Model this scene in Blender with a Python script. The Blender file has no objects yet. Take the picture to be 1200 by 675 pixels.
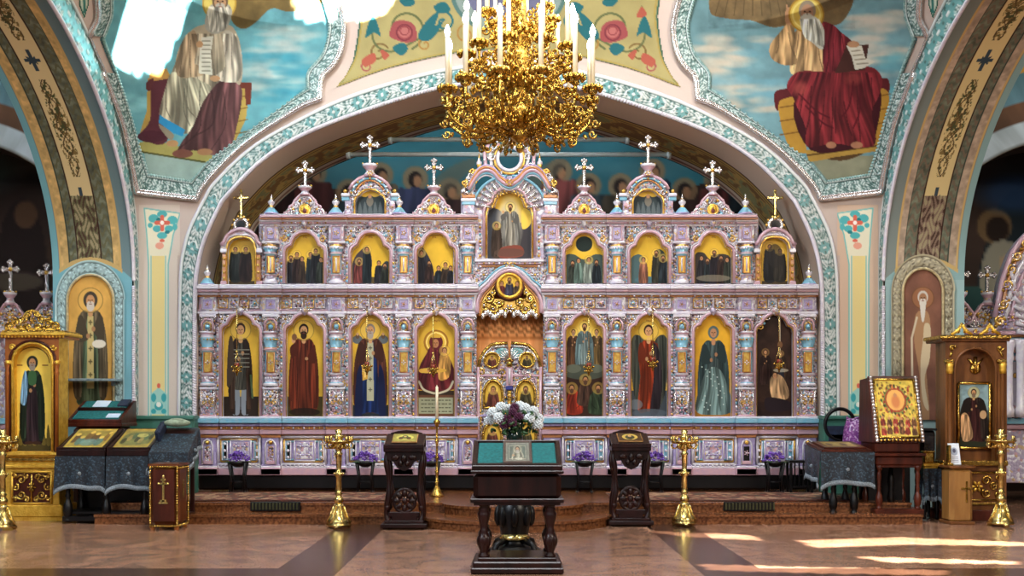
import bpy, math, random
import numpy as np
from mathutils import Vector, Matrix
from mathutils.bvhtree import BVHTree
from mathutils.geometry import tessellate_polygon

SC = bpy.context.scene
COL = SC.collection
RND = random.Random(11)
NPR = np.random.RandomState(5)
PI = math.pi
# the camera: level, 1.4 m above the floor, looking along +Y; W() turns a photo measurement and a depth into a point of the place
CX, HY, FL, CH = 596.0, 480.0, 1200.0, 1.4
def W(px, py, d):
    return Vector(((px - CX) * d / FL, d, CH + (HY - py) * d / FL))

# ------------------------------------------------------------------ materials
def lin(c):
    return tuple(((v / 255) / 12.92 if v / 255 <= 0.04045 else ((v / 255 + 0.055) / 1.055) ** 2.4) for v in c)
def lin_np(a):
    a = np.clip(a, 0, 255) / 255.0
    return np.where(a <= 0.04045, a / 12.92, ((a + 0.055) / 1.055) ** 2.4)
def new_mat(name):
    m = bpy.data.materials.new(name); m.use_nodes = True
    nt = m.node_tree
    return m, nt, nt.nodes['Principled BSDF']
def mat(name, col, rough=0.5, metal=0.0, col2=None, scale=20, bump=0.0, bscale=None, coat=0.0, spec=None, detail=3, stretch=None):
    m, nt, b = new_mat(name)
    b.inputs['Roughness'].default_value = rough
    b.inputs['Metallic'].default_value = metal
    if coat: b.inputs['Coat Weight'].default_value = coat; b.inputs['Coat Roughness'].default_value = 0.15
    if spec is not None: b.inputs['Specular IOR Level'].default_value = spec
    tc = nt.nodes.new('ShaderNodeTexCoord')
    src = tc.outputs['Object']
    if stretch:
        mp = nt.nodes.new('ShaderNodeMapping'); mp.inputs['Scale'].default_value = stretch
        nt.links.new(src, mp.inputs['Vector']); src = mp.outputs['Vector']
    n = nt.nodes.new('ShaderNodeTexNoise'); n.inputs['Scale'].default_value = scale; n.inputs['Detail'].default_value = detail
    nt.links.new(src, n.inputs['Vector'])
    r = nt.nodes.new('ShaderNodeValToRGB')
    c1 = lin(col); c2 = lin(col2 if col2 else tuple(v * 0.82 for v in col))
    r.color_ramp.elements[0].position = 0.35; r.color_ramp.elements[0].color = (*c2, 1)
    r.color_ramp.elements[1].position = 0.65; r.color_ramp.elements[1].color = (*c1, 1)
    nt.links.new(n.outputs['Fac'], r.inputs['Fac']); nt.links.new(r.outputs['Color'], b.inputs['Base Color'])
    if bump:
        n2 = nt.nodes.new('ShaderNodeTexNoise'); n2.inputs['Scale'].default_value = bscale or scale * 2; n2.inputs['Detail'].default_value = 2
        nt.links.new(src, n2.inputs['Vector'])
        bp = nt.nodes.new('ShaderNodeBump'); bp.inputs['Strength'].default_value = bump; bp.inputs['Distance'].default_value = 0.02
        nt.links.new(n2.outputs['Fac'], bp.inputs['Height']); nt.links.new(bp.outputs['Normal'], b.inputs['Normal'])
    return m
def paint_mat(name, rough=0.6, bump=0.0, bscale=60, coat=0.0, metal=0.0, spec=0.3):
    m, nt, b = new_mat(name)
    a = nt.nodes.new('ShaderNodeAttribute'); a.attribute_name = 'paint'
    nt.links.new(a.outputs['Color'], b.inputs['Base Color'])
    b.inputs['Roughness'].default_value = rough; b.inputs['Metallic'].default_value = metal
    b.inputs['Specular IOR Level'].default_value = spec
    if coat: b.inputs['Coat Weight'].default_value = coat; b.inputs['Coat Roughness'].default_value = 0.1
    if bump:
        tc = nt.nodes.new('ShaderNodeTexCoord')
        n2 = nt.nodes.new('ShaderNodeTexNoise'); n2.inputs['Scale'].default_value = bscale
        nt.links.new(tc.outputs['Object'], n2.inputs['Vector'])
        bp = nt.nodes.new('ShaderNodeBump'); bp.inputs['Strength'].default_value = bump; bp.inputs['Distance'].default_value = 0.02
        nt.links.new(n2.outputs['Fac'], bp.inputs['Height']); nt.links.new(bp.outputs['Normal'], b.inputs['Normal'])
    return m
def majolica(name, cols, scale=34, rough=0.22, bump=0.5):
    """glazed carved ceramic: patches of several glazes"""
    m, nt, b = new_mat(name)
    b.inputs['Roughness'].default_value = rough
    b.inputs['Coat Weight'].default_value = 0.5; b.inputs['Coat Roughness'].default_value = 0.12
    tc = nt.nodes.new('ShaderNodeTexCoord')
    v = nt.nodes.new('ShaderNodeTexVoronoi'); v.inputs['Scale'].default_value = scale
    nt.links.new(tc.outputs['Object'], v.inputs['Vector'])
    sp = nt.nodes.new('ShaderNodeSeparateColor'); nt.links.new(v.outputs['Color'], sp.inputs['Color'])
    r = nt.nodes.new('ShaderNodeValToRGB'); r.color_ramp.interpolation = 'CONSTANT'
    els = r.color_ramp.elements
    while len(els) < len(cols): els.new(0.5)
    pos = 0
    for i, (c, w) in enumerate(cols):
        els[i].position = pos; els[i].color = (*lin(c), 1); pos += w
    nt.links.new(sp.outputs['Red'], r.inputs['Fac'])
    nt.links.new(r.outputs['Color'], b.inputs['Base Color'])
    bp = nt.nodes.new('ShaderNodeBump'); bp.inputs['Strength'].default_value = bump; bp.inputs['Distance'].default_value = 0.03
    bp.invert = True
    nt.links.new(v.outputs['Distance'], bp.inputs['Height']); nt.links.new(bp.outputs['Normal'], b.inputs['Normal'])
    return m
def emit_mat(name, col, s):
    m, nt, b = new_mat(name)
    b.inputs['Base Color'].default_value = (*lin(col), 1)
    b.inputs['Emission Color'].default_value = (*lin(col), 1); b.inputs['Emission Strength'].default_value = s
    return m

LAV, WHT, PNK, CYN, ORG = (172, 160, 180), (218, 214, 216), (196, 156, 162), (132, 174, 190), (190, 132, 76)
M = {}
M['lav'] = majolica('lavender_majolica', [(LAV, .5), (WHT, .24), (PNK, .16), ((196, 168, 130), .1)], 24, .25, .35)
M['carved'] = majolica('carved_majolica', [(LAV, .24), (WHT, .24), (PNK, .16), (CYN, .08), ((206, 166, 104), .14), ((96, 76, 84), .14)], 40, .22, 1.0)  # dark cells put the shade of the recesses into the colour
M['white'] = mat('white_glaze', WHT, .2, 0, (206, 198, 212), 18, coat=.5)
M['pink'] = mat('pink_glaze', PNK, .22, 0, (186, 152, 166), 18, coat=.5)
M['cyan'] = mat('cyan_glaze', CYN, .2, 0, (112, 172, 196), 18, coat=.5)
M['orange'] = mat('amber_glaze', ORG, .22, 0, (186, 120, 70), 18, coat=.5)
M['giltglaze'] = mat('gilded_glaze', (236, 196, 96), .25, .6, (206, 150, 60), 24, coat=.3)
M['lilac'] = mat('lilac_glaze', (174, 162, 196), .22, 0, (150, 134, 178), 18, coat=.5)
M['gold'] = mat('polished_gold', (224, 188, 98), .24, 1, (150, 112, 42), 22, .3, 60)
M['goldpale'] = mat('pale_brass', (232, 210, 140), .27, 1, (206, 176, 98), 20, .1, 40)
M['goldleaf'] = mat('gold_leaf', (240, 196, 80), .4, .6, (216, 164, 54), 14, .3, 50)
M['silver'] = mat('silvered_gilding', (222, 220, 222), .24, .75, (196, 184, 176), 30, .2, 60)
M['darkwood'] = mat('dark_mahogany', (42, 17, 14), .3, 0, (22, 9, 8), 9, .1, 30, spec=.3, stretch=(1, 1, .2))
M['redwood'] = mat('red_mahogany', (84, 36, 22), .3, 0, (52, 20, 12), 9, .1, 30, spec=.3, stretch=(1, 1, .2))
M['brownwood'] = mat('brown_oak', (126, 80, 42), .35, 0, (92, 54, 26), 9, .1, 30, spec=.3, stretch=(1, 1, .2))
M['lightwood'] = mat('light_oak', (168, 120, 62), .4, 0, (140, 94, 44), 9, .1, 30, coat=.2, stretch=(1, 1, .2))
M['copperwood'] = mat('coppery_wood', (186, 110, 44), .3, .3, (150, 80, 28), 9, .1, 30, coat=.4, stretch=(1, 1, .2))
M['black'] = mat('black_lacquer', (15, 12, 13), .35, 0, (8, 7, 8), 10, spec=.3)
M['candle'] = mat('ivory_candle', (244, 232, 204), .45, 0, (236, 220, 184), 10)
M['bulb'] = emit_mat('lit_bulb', (255, 246, 222), 30)
M['paint'] = paint_mat('painted_plaster', .7, .06, 40, spec=.15)
M['icon'] = paint_mat('varnished_icon', .38, .02, 90, spec=.12)
M['lace'] = paint_mat('glazed_relief', .32, .1, 120, spec=.5)
M['teal_felt'] = mat('teal_velvet', (16, 104, 104), .9, 0, (10, 82, 84), 40)
M['purple'] = mat('purple_petals', (120, 78, 176), .6, 0, (92, 54, 150), 60)
M['leaf'] = mat('green_leaves', (44, 84, 38), .5, 0, (22, 52, 22), 40)
M['petal'] = mat('white_petals', (232, 236, 238), .6, 0, (206, 214, 216), 60)
M['plum'] = mat('plum_petals', (96, 36, 72), .6, 0, (64, 22, 50), 60)
M['glass'] = mat('dark_glass', (30, 52, 44), .08, 0, (20, 38, 32), 6)
M['paper'] = mat('white_paper', (206, 220, 232), .7, 0, (186, 204, 222), 6)
M['damask'] = majolica('dark_damask', [((12, 22, 32), .6), ((24, 42, 56), .25), ((46, 68, 82), .15)], 60, .7, .1)
M['fringe'] = mat('silver_fringe', (146, 156, 162), .6, 0, (90, 102, 112), 90)
M['purplecloth'] = majolica('purple_brocade', [((112, 40, 120), .6), ((150, 80, 150), .25), ((190, 150, 190), .15)], 50, .6, .1)
M['leather'] = mat('navy_cloth', (26, 40, 66), .6, 0, (16, 26, 46), 20)

# ------------------------------------------------------------------ mesh builder
def tag(o, label=None, cat=None, group=None, kind=None):
    if label: o['label'] = label
    if cat: o['category'] = cat
    if group: o['group'] = group
    if kind: o['kind'] = kind
    return o
def empty(name, loc, label=None, cat=None, group=None):
    o = bpy.data.objects.new(name, None); COL.objects.link(o); o.location = loc; o.empty_display_size = .1
    return tag(o, label, cat, group)
def base_of(o):
    v = Vector(o.location)
    while o.parent: o = o.parent; v += Vector(o.location)
    return v
def copy_tree(o, parent=None):
    c = o.copy(); COL.objects.link(c)
    if parent is not None: c.parent = parent
    for ch in list(o.children): copy_tree(ch, c)
    return c

def catmull(pts, n=6, closed=False):
    P = [Vector(p) for p in pts]; out = []; k = len(P)
    rng = range(k) if closed else range(k - 1)
    for i in rng:
        p1, p2 = P[i], P[(i + 1) % k]
        p0 = P[i - 1] if (i > 0 or closed) else p1 * 2 - p2
        p3 = P[(i + 2) % k] if (i + 2 < k or closed) else p2 * 2 - p1
        for j in range(n):
            t = j / n
            out.append(0.5 * ((2 * p1) + (p2 - p0) * t + (2 * p0 - 5 * p1 + 4 * p2 - p3) * t * t + (3 * p1 - p0 - 3 * p2 + p3) * t ** 3))
    if not closed: out.append(P[-1])
    return out

class MB:
    def __init__(s): s.v = []; s.f = []; s.m = []; s.sm = []
    def add(s, vs, fs, m=0, smooth=False):
        o = len(s.v); s.v.extend(tuple(v) for v in vs)
        for f in fs: s.f.append(tuple(i + o for i in f)); s.m.append(m); s.sm.append(smooth)
    def box(s, c, sz, m=0, rot=None, bev=None):
        hx, hy, hz = sz[0] / 2, sz[1] / 2, sz[2] / 2
        b = min(hx, hy, hz) * .35 if bev is None else min(bev, hx * .9, hy * .9, hz * .9)
        vs = []; idx = {}
        for sx in (-1, 1):
            for sy in (-1, 1):
                for sz_ in (-1, 1):
                    for a in range(3):
                        v = [sx * (hx - (b if a != 0 else 0)), sy * (hy - (b if a != 1 else 0)), sz_ * (hz - (b if a != 2 else 0))]
                        idx[(sx, sy, sz_, a)] = len(vs); vs.append(Vector(v))
        fs = []
        for a in range(3):
            o1, o2 = [k for k in range(3) if k != a]
            for sg in (-1, 1):
                q = []
                for (p, r) in ((-1, -1), (1, -1), (1, 1), (-1, 1)):
                    k = [0, 0, 0]; k[a] = sg; k[o1] = p; k[o2] = r
                    q.append(idx[(*k, a)])
                flip = (sg > 0) == (a == 1)
                fs.append(tuple(reversed(q)) if flip else tuple(q))
                if a != 1: pass
            for p in (-1, 1):
                for r in (-1, 1):
                    k0 = [0, 0, 0]; k1 = [0, 0, 0]; k0[a] = -1; k1[a] = 1; k0[o1] = k1[o1] = p; k0[o2] = k1[o2] = r
                    fs.append((idx[(*k0, o1)], idx[(*k1, o1)], idx[(*k1, o2)], idx[(*k0, o2)]))
        for sx in (-1, 1):
            for sy in (-1, 1):
                for sz_ in (-1, 1): fs.append(tuple(idx[(sx, sy, sz_, a)] for a in range(3)))
        # make normals outward
        out = []
        for f in fs:
            n = (vs[f[1]] - vs[f[0]]).cross(vs[f[2]] - vs[f[0]])
            cc = sum((vs[i] for i in f), Vector()) / len(f)
            out.append(f if n.dot(cc) >= 0 else tuple(reversed(f)))
        if rot is not None: vs = [rot @ v for v in vs]
        c = Vector(c)
        s.add([v + c for v in vs], out, m)
    def lathe(s, prof, c, seg=14, m=0, axis='Z', ang0=0, ang1=2 * PI, sc=(1, 1)):
        """prof: (r, h[, material])"""
        c = Vector(c); full = abs(ang1 - ang0 - 2 * PI) < 1e-6
        n = seg if full else seg + 1
        vs = []
        for p in prof:
            for i in range(n):
                a = ang0 + (ang1 - ang0) * i / seg
                x, y, z = p[0] * math.cos(a) * sc[0], p[0] * math.sin(a) * sc[1], p[1]
                if axis == 'Y': x, y, z = x, z, y
                elif axis == 'X': x, y, z = z, x, y
                vs.append(c + Vector((x, y, z)))
        o = len(s.v); s.v.extend(tuple(v) for v in vs)
        up = prof[-1][1] >= prof[0][1]
        for k in range(len(prof) - 1):
            mm = prof[k][2] if len(prof[k]) > 2 else m
            for i in range(seg if full else n - 1):
                j = (i + 1) % n
                f = (o + k * n + i, o + k * n + j, o + (k + 1) * n + j, o + (k + 1) * n + i)
                if (axis == 'Y') == up: f = tuple(reversed(f))
                s.f.append(f); s.m.append(mm); s.sm.append(True)
        for k, rev in ((0, up), (len(prof) - 1, not up)):
            if prof[k][0] > 1e-5 and full:
                f = tuple(o + k * n + i for i in range(n))
                s.f.append(tuple(reversed(f)) if rev else f); s.m.append(prof[k][2] if len(prof[k]) > 2 else m); s.sm.append(False)
    def ell(s, c, r, m=0, seg=8, rings=5, rot=None):
        c = Vector(c); r = (r, r, r) if isinstance(r, (int, float)) else r
        vs = [Vector((0, 0, r[2]))]
        for k in range(1, rings):
            t = PI * k / rings
            for i in range(seg):
                a = 2 * PI * i / seg
                vs.append(Vector((r[0] * math.sin(t) * math.cos(a), r[1] * math.sin(t) * math.sin(a), r[2] * math.cos(t))))
        vs.append(Vector((0, 0, -r[2])))
        fs = []
        for i in range(seg):
            j = (i + 1) % seg
            fs.append((0, 1 + i, 1 + j))
            for k in range(rings - 2):
                a = 1 + k * seg
                fs.append((a + i, a + seg + i, a + seg + j, a + j))
            a = 1 + (rings - 2) * seg
            fs.append((a + i, len(vs) - 1, a + j))
        if rot is not None: vs = [rot @ v for v in vs]
        s.add([v + c for v in vs], fs, m, True)
    def tube(s, path, r, seg=6, m=0, closed=False, cap=True):
        P = [Vector(p) for p in path]; n = len(P)
        rr = r if isinstance(r, (list, tuple)) else [r] * n
        up = None; vs = []
        for i in range(n):
            a = P[i - 1] if (i > 0 or closed) else P[i]; b = P[(i + 1) % n] if (i < n - 1 or closed) else P[i]
            t = (b - a)
            if t.length < 1e-9: t = Vector((0, 0, 1))
            t.normalize()
            if up is None:
                up = Vector((0, 1, 0)) if abs(t.y) < .9 else Vector((1, 0, 0))
            up = (up - t * up.dot(t))
            if up.length < 1e-6: up = t.orthogonal()
            up.normalize(); sd = t.cross(up)
            for k in range(seg):
                an = 2 * PI * k / seg
                vs.append(P[i] + (up * math.cos(an) + sd * math.sin(an)) * rr[i])
        fs = []
        for i in range(n if closed else n - 1):
            j = (i + 1) % n
            for k in range(seg):
                l = (k + 1) % seg
                fs.append((i * seg + k, i * seg + l, j * seg + l, j * seg + k))
        if cap and not closed:
            fs.append(tuple(reversed(range(seg)))); fs.append(tuple(range((n - 1) * seg, n * seg)))
        s.add(vs, fs, m, True)
    def prism(s, poly, y0, y1, m=0, mside=None, caps=True):
        """poly: list of (x, z) seen from the front; y0 front, y1 back"""
        n = len(poly)
        tri = tessellate_polygon([[Vector((p[0], p[1], 0)) for p in poly]])
        vs = [(p[0], y0, p[1]) for p in poly] + [(p[0], y1, p[1]) for p in poly]
        area = sum(poly[i][0] * poly[(i + 1) % n][1] - poly[(i + 1) % n][0] * poly[i][1] for i in range(n))
        ft = []
        for t in tri:
            a, b, c = (Vector((poly[i][0], poly[i][1])) for i in t)
            cr = (b - a).x * (c - a).y - (b - a).y * (c - a).x
            if abs(cr) < 1e-12: continue
            t = tuple(t) if cr > 0 else tuple(reversed(t))   # ccw in x,z seen from -Y: normal -Y
            ft.append(t)
        o = len(s.v); s.v.extend(vs)
        for t in ft:
            s.f.append(tuple(i + o for i in t)); s.m.append(m); s.sm.append(False)
            s.f.append(tuple(i + n + o for i in reversed(t))); s.m.append(m); s.sm.append(False)
        for i in range(n):
            j = (i + 1) % n
            f = (o + i, o + n + i, o + n + j, o + j)
            s.f.append(f if area > 0 else tuple(reversed(f))); s.m.append(m if mside is None else mside); s.sm.append(False)
    def prism_z(s, poly, z0, z1, m=0, mtop=None):
        n = len(poly); area = sum(poly[i][0] * poly[(i + 1) % n][1] - poly[(i + 1) % n][0] * poly[i][1] for i in range(n))
        if area < 0: poly = poly[::-1]
        tri = tessellate_polygon([[Vector((p[0], p[1], 0)) for p in poly]])
        o = len(s.v); s.v.extend([(p[0], p[1], z0) for p in poly] + [(p[0], p[1], z1) for p in poly])
        for t in tri:
            a, b, c = (Vector(poly[i]) for i in t)
            cr = (b - a).x * (c - a).y - (b - a).y * (c - a).x
            t = tuple(t) if cr > 0 else tuple(reversed(t))
            s.f.append(tuple(i + o for i in reversed(t))); s.m.append(m); s.sm.append(False)
            s.f.append(tuple(i + n + o for i in t)); s.m.append(m if mtop is None else mtop); s.sm.append(False)
        for i in range(n):
            j = (i + 1) % n
            s.f.append((o + i, o + j, o + n + j, o + n + i)); s.m.append(m); s.sm.append(False)
    def build(s, name, mats, parent=None, origin=None):
        off = base_of(parent) if parent is not None else (Vector(origin) if origin is not None else Vector((0, 0, 0)))
        me = bpy.data.meshes.new(name)
        V = np.array(s.v, dtype=np.float64) - np.array(off)
        me.from_pydata(V.tolist(), [], s.f)
        for k in (mats if isinstance(mats, (list, tuple)) else [mats]): me.materials.append(M[k] if isinstance(k, str) else k)
        me.polygons.foreach_set('material_index', s.m); me.polygons.foreach_set('use_smooth', s.sm)
        me.update()
        o = bpy.data.objects.new(name, me); COL.objects.link(o)
        if parent is not None: o.parent = parent
        else: o.location = off
        return o
    # px helpers -------------------------------------------------
    def B(s, x0, y0, x1, y1, d0, d1, m=0, bev=None):
        a = W(x0, y1, d0); b = W(x1, y0, d0)
        s.box(((a.x + b.x) / 2, (d0 + d1) / 2, (a.z + b.z) / 2), (abs(b.x - a.x), abs(d1 - d0), abs(b.z - a.z)), m, None, bev)
    def PP(s, pts, d0, d1, m=0, mside=None):
        q = [W(p[0], p[1], d0) for p in pts]
        s.prism([(p.x, p.z) for p in q], d0, d1, m, mside)
    def T(s, pts, d, r, m=0, seg=6, closed=False):
        s.tube([W(p[0], p[1], d) for p in pts], r * d / FL if not isinstance(r, list) else [k * d / FL for k in r], seg, m, closed)
    def rosette(s, px, py, d, r, m=0, mc=1, n=6):
        c = W(px, py, d); rr = r * d / FL
        for i in range(n):
            a = 2 * PI * i / n
            s.ell(c + Vector((math.cos(a) * rr * .6, 0, math.sin(a) * rr * .6)), (rr * .42, rr * .3, rr * .22), m, 6, 4, Matrix.Rotation(-a, 3, 'Y'))
        s.ell(c + Vector((0, -rr * .15, 0)), rr * .3, mc, 6, 4)
    def curl(s, px, py, d, r, a0, turns, th, m=0, sgn=1, n=14):
        """flat spiral scroll"""
        pts = []; rad = []
        for i in range(n + 1):
            t = i / n
            a = a0 + sgn * turns * 2 * PI * t; q = r * (1 - .82 * t)
            pts.append((px + q * math.cos(a), py - q * math.sin(a))); rad.append(th * (1 - .45 * t))
        s.T(pts, d, rad, m, 5)
    def ball(s, px, py, d, r, m=0, seg=8, rings=5): s.ell(W(px, py, d), r * d / FL, m, seg, rings)
    def spin(s, px, d, prof, m=0, seg=12):
        """prof in px: (radius, y[, material])"""
        c = W(px, HY, d); k = d / FL
        pr = [(p[0] * k, (HY - p[1]) * k, *(p[2:])) for p in prof]
        s.lathe(pr, c, seg, m)

def grid_mesh(name, pos, col, mats, parent=None, origin=None, smooth=True, mask=None, thick=None):
    """pos (H,W,3), col (H,W,3) sRGB 0..255 as painted pigment"""
    H, Wd = pos.shape[:2]
    off = base_of(parent) if parent is not None else (Vector(origin) if origin is not None else Vector((0, 0, 0)))
    idx = np.arange(H * Wd).reshape(H, Wd)
    q = np.stack([idx[:-1, :-1], idx[1:, :-1], idx[1:, 1:], idx[:-1, 1:]], -1)
    if mask is not None:
        ok = mask[:-1, :-1] & mask[1:, :-1] & mask[1:, 1:] & mask[:-1, 1:]
        q = q[ok]
    q = q.reshape(-1, 4)
    used = np.zeros(H * Wd, bool); used[q.ravel()] = True
    rem = np.cumsum(used) - 1
    V = pos.reshape(-1, 3)[used] - np.array(off); C = col.reshape(-1, 3)[used]; q = rem[q]
    me = bpy.data.meshes.new(name)
    me.vertices.add(len(V)); me.vertices.foreach_set('co', V.astype(np.float32).ravel())
    me.loops.add(len(q) * 4); me.loops.foreach_set('vertex_index', q.astype(np.int32).ravel())
    me.polygons.add(len(q)); me.polygons.foreach_set('loop_start', np.arange(0, len(q) * 4, 4, dtype=np.int32))
    me.polygons.foreach_set('loop_total', np.full(len(q), 4, np.int32))
    me.polygons.foreach_set('use_smooth', np.full(len(q), smooth, bool))
    me.update(calc_edges=True); me.validate()
    at = me.color_attributes.new('paint', 'FLOAT_COLOR', 'POINT')
    at.data.foreach_set('color', np.concatenate([lin_np(C), np.ones((len(C), 1))], 1).astype(np.float32).ravel())
    for k in (mats if isinstance(mats, (list, tuple)) else [mats]): me.materials.append(M[k])
    o = bpy.data.objects.new(name, me); COL.objects.link(o)
    if parent is not None: o.parent = parent
    else: o.location = off
    return o

# ------------------------------------------------------------------ painter: pigment laid on icons, murals, ornament
def vnoise(X, Y, seed=0):
    def h(a, b): 
        q = np.sin(a * 127.1 + b * 311.7 + seed * 74.7) * 43758.5453
        return q - np.floor(q)
    x0, y0 = np.floor(X), np.floor(Y); fx, fy = X - x0, Y - y0
    fx = fx * fx * (3 - 2 * fx); fy = fy * fy * (3 - 2 * fy)
    return (h(x0, y0) * (1 - fx) + h(x0 + 1, y0) * fx) * (1 - fy) + (h(x0, y0 + 1) * (1 - fx) + h(x0 + 1, y0 + 1) * fx) * fy
def fbm(X, Y, seed=0, o=4):
    r = 0; a = .5; t = 0
    for i in range(o):
        r = r + a * vnoise(X * 2 ** i, Y * 2 ** i, seed + i * 13); t += a; a *= .5
    return r / t

class Canvas:
    def __init__(s, x0, y0, x1, y1, ppu, bg):
        s.x0, s.y0, s.k = x0, y0, ppu
        s.w, s.h = int(round((x1 - x0) * ppu)) + 1, int(round((y1 - y0) * ppu)) + 1
        s.Y, s.X = np.mgrid[0:s.h, 0:s.w]; s.X = x0 + s.X / ppu; s.Y = y0 + s.Y / ppu
        s.img = np.empty((s.h, s.w, 3)); s.img[:] = bg
    def _bb(s, x0, y0, x1, y1):
        a = max(0, int((x0 - s.x0) * s.k) - 1); b = max(0, int((y0 - s.y0) * s.k) - 1)
        c = min(s.w, int((x1 - s.x0) * s.k) + 3); d = min(s.h, int((y1 - s.y0) * s.k) + 3)
        return (slice(b, max(b, d)), slice(a, max(a, c)))
    def put(s, sl, cov, col, clip=None):
        if clip is not None: cov = cov * clip[sl]
        s.img[sl] += (np.array(col, float) - s.img[sl]) * cov[..., None]
    def mask(s, pts):
        P = np.array([tuple(p)[:2] for p in pts], float); m = np.zeros((s.h, s.w), float)
        sl = s._bb(P[:, 0].min(), P[:, 1].min(), P[:, 0].max(), P[:, 1].max())
        X, Y = s.X[sl], s.Y[sl]; ins = np.zeros(X.shape, bool); n = len(P)
        for i in range(n):
            xa, ya = P[i]; xb, yb = P[(i + 1) % n]
            if ya == yb: continue
            c = ((ya > Y) != (yb > Y)) & (X < (xb - xa) * (Y - ya) / (yb - ya) + xa)
            ins ^= c
        m[sl] = ins
        return m, sl
    def poly(s, pts, col, a=1, smooth=True, clip=None):
        if smooth: pts = [(p.x, p.y) for p in catmull([(q[0], q[1], 0) for q in pts], 5, True)]
        m, sl = s.mask(pts)
        s.put(sl, m[sl] * a, col, clip)
        return m
    def ell(s, cx, cy, rx, ry, col, a=1, clip=None, soft=0.0):
        sl = s._bb(cx - rx * (1 + soft), cy - ry * (1 + soft), cx + rx * (1 + soft), cy + ry * (1 + soft))
        q = np.sqrt(((s.X[sl] - cx) / rx) ** 2 + ((s.Y[sl] - cy) / ry) ** 2)
        e = max(soft, .6 / (s.k * max(min(rx, ry), 1e-6)))
        s.put(sl, np.clip((1 - q) / e + .5, 0, 1) * a, col, clip)
    def ring(s, cx, cy, r, w, col, a=1, clip=None, ry=None):
        ry = ry or r
        sl = s._bb(cx - r - w, cy - ry - w, cx + r + w, cy + ry + w)
        q = np.sqrt(((s.X[sl] - cx) / r) ** 2 + ((s.Y[sl] - cy) / ry) ** 2)
        s.put(sl, np.clip((w / 2 - np.abs(q - 1) * r) * s.k + .5, 0, 1) * a, col, clip)
    def line(s, pts, w, col, a=1, clip=None, smooth=False):
        if smooth: pts = [(p.x, p.y) for p in catmull([(q[0], q[1], 0) for q in pts], 6)]
        for (xa, ya), (xb, yb) in zip(pts[:-1], pts[1:]):
            sl = s._bb(min(xa, xb) - w, min(ya, yb) - w, max(xa, xb) + w, max(ya, yb) + w)
            dx, dy = xb - xa, yb - ya; L = dx * dx + dy * dy + 1e-12
            t = np.clip(((s.X[sl] - xa) * dx + (s.Y[sl] - ya) * dy) / L, 0, 1)
            q = np.hypot(s.X[sl] - xa - t * dx, s.Y[sl] - ya - t * dy)
            s.put(sl, np.clip((w / 2 - q) * s.k + .5, 0, 1) * a, col, clip)
    def mottle(s, amt, sc, seed=0, clip=None):
        n = (fbm(s.X * sc, s.Y * sc, seed) - .5) * 2 * amt
        if clip is not None: n = n * clip
        s.img *= (1 + n)[..., None]
    def folds(s, m, pts, col, n=8, seed=0, w=1.0, lean=0.0):
        """painted drapery: soft broad pleats and a few dark creases inside mask m"""
        r = random.Random(seed); P = np.array([tuple(p)[:2] for p in pts], float)
        xa, ya = P.min(0); xb, yb = P.max(0); sl = s._bb(xa, ya, xb, yb)
        X, Y = s.X[sl], s.Y[sl]; t = np.clip((Y - ya) / max(yb - ya, 1e-6), 0, 1); xm = (xa + xb) / 2
        sp = (X - lean * (Y - ya) - xm) / (.55 + .45 * t) + .04 * (xb - xa) * np.sin(t * 5 + seed)
        f = n / max(xb - xa, 1e-6) * 1.15
        v = .62 * vnoise(sp * f + 31, t * 1.7, seed) + .38 * vnoise(sp * f * 2.3 + 7, t * 3.1, seed + 5)
        g = .62 + .78 * np.clip((v - .22) / .56, 0, 1) ** 1.3
        mm = m[sl][..., None]
        s.img[sl] = s.img[sl] * (1 - mm) + np.clip(s.img[sl] * g[..., None] + 10 * np.clip(g - 1.15, 0, 1)[..., None], 0, 255) * mm
        dk = tuple(c * .5 for c in col)
        for i in range(max(2, n // 2)):
            q = (i + .5 + r.uniform(-.4, .4)) / max(2, n // 2); x = xa + (xb - xa) * q; xt = xm + (x - xm) * r.uniform(.4, .9)
            y0 = ya + (yb - ya) * r.uniform(.05, .4)
            s.line([(xt, y0), ((x + xt) / 2 + r.uniform(-1, 1) * w, (y0 + yb) / 2), (x + lean * (yb - ya), y0 + (yb - y0) * r.uniform(.7, 1))], w * r.uniform(.5, .9), dk, .55, m, True)
    def sample(s, X, Y):
        fx = np.clip((X - s.x0) * s.k, 0, s.w - 1.001); fy = np.clip((Y - s.y0) * s.k, 0, s.h - 1.001)
        i, j = fx.astype(int), fy.astype(int); a, b = (fx - i)[..., None], (fy - j)[..., None]
        I = s.img
        return (I[j, i] * (1 - a) + I[j, i + 1] * a) * (1 - b) + (I[j + 1, i] * (1 - a) + I[j + 1, i + 1] * a) * b

def head(c, x, y, r, hair=(70, 45, 28), skin=(196, 146, 100), beard=None, halo=None, hood=None, turn=0):
    """a small painted head, r = half the face height"""
    if halo:
        c.ell(x, y, r * 1.95, r * 1.95, halo, .5); c.ring(x, y, r * 1.95, r * .14, tuple(v * .6 for v in halo), .8)
    if hood: c.ell(x, y - r * .05, r * 1.12, r * 1.35, hood)
    else: c.ell(x, y - r * .15, r * .95, r * 1.15, hair)
    c.ell(x + turn * r * .2, y + r * .08, r * .68, r * .95, skin)
    if beard: c.ell(x + turn * r * .2, y + r * .95, r * .62, r * .8, beard); c.ell(x + turn * r * .2, y + r * .45, r * .55, r * .3, beard)
    sk = tuple(v * .55 for v in skin)
    for e in (-.28, .28): c.ell(x + turn * r * .25 + e * r, y - r * .02, r * .14, r * .09, (40, 26, 18))
    c.line([(x + turn * r * .25, y), (x + turn * r * .25, y + r * .38)], r * .1, sk)
    c.line([(x - .18 * r + turn * r * .2, y + r * .58), (x + .18 * r + turn * r * .2, y + r * .58)], r * .1, (130, 60, 48))

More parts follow.
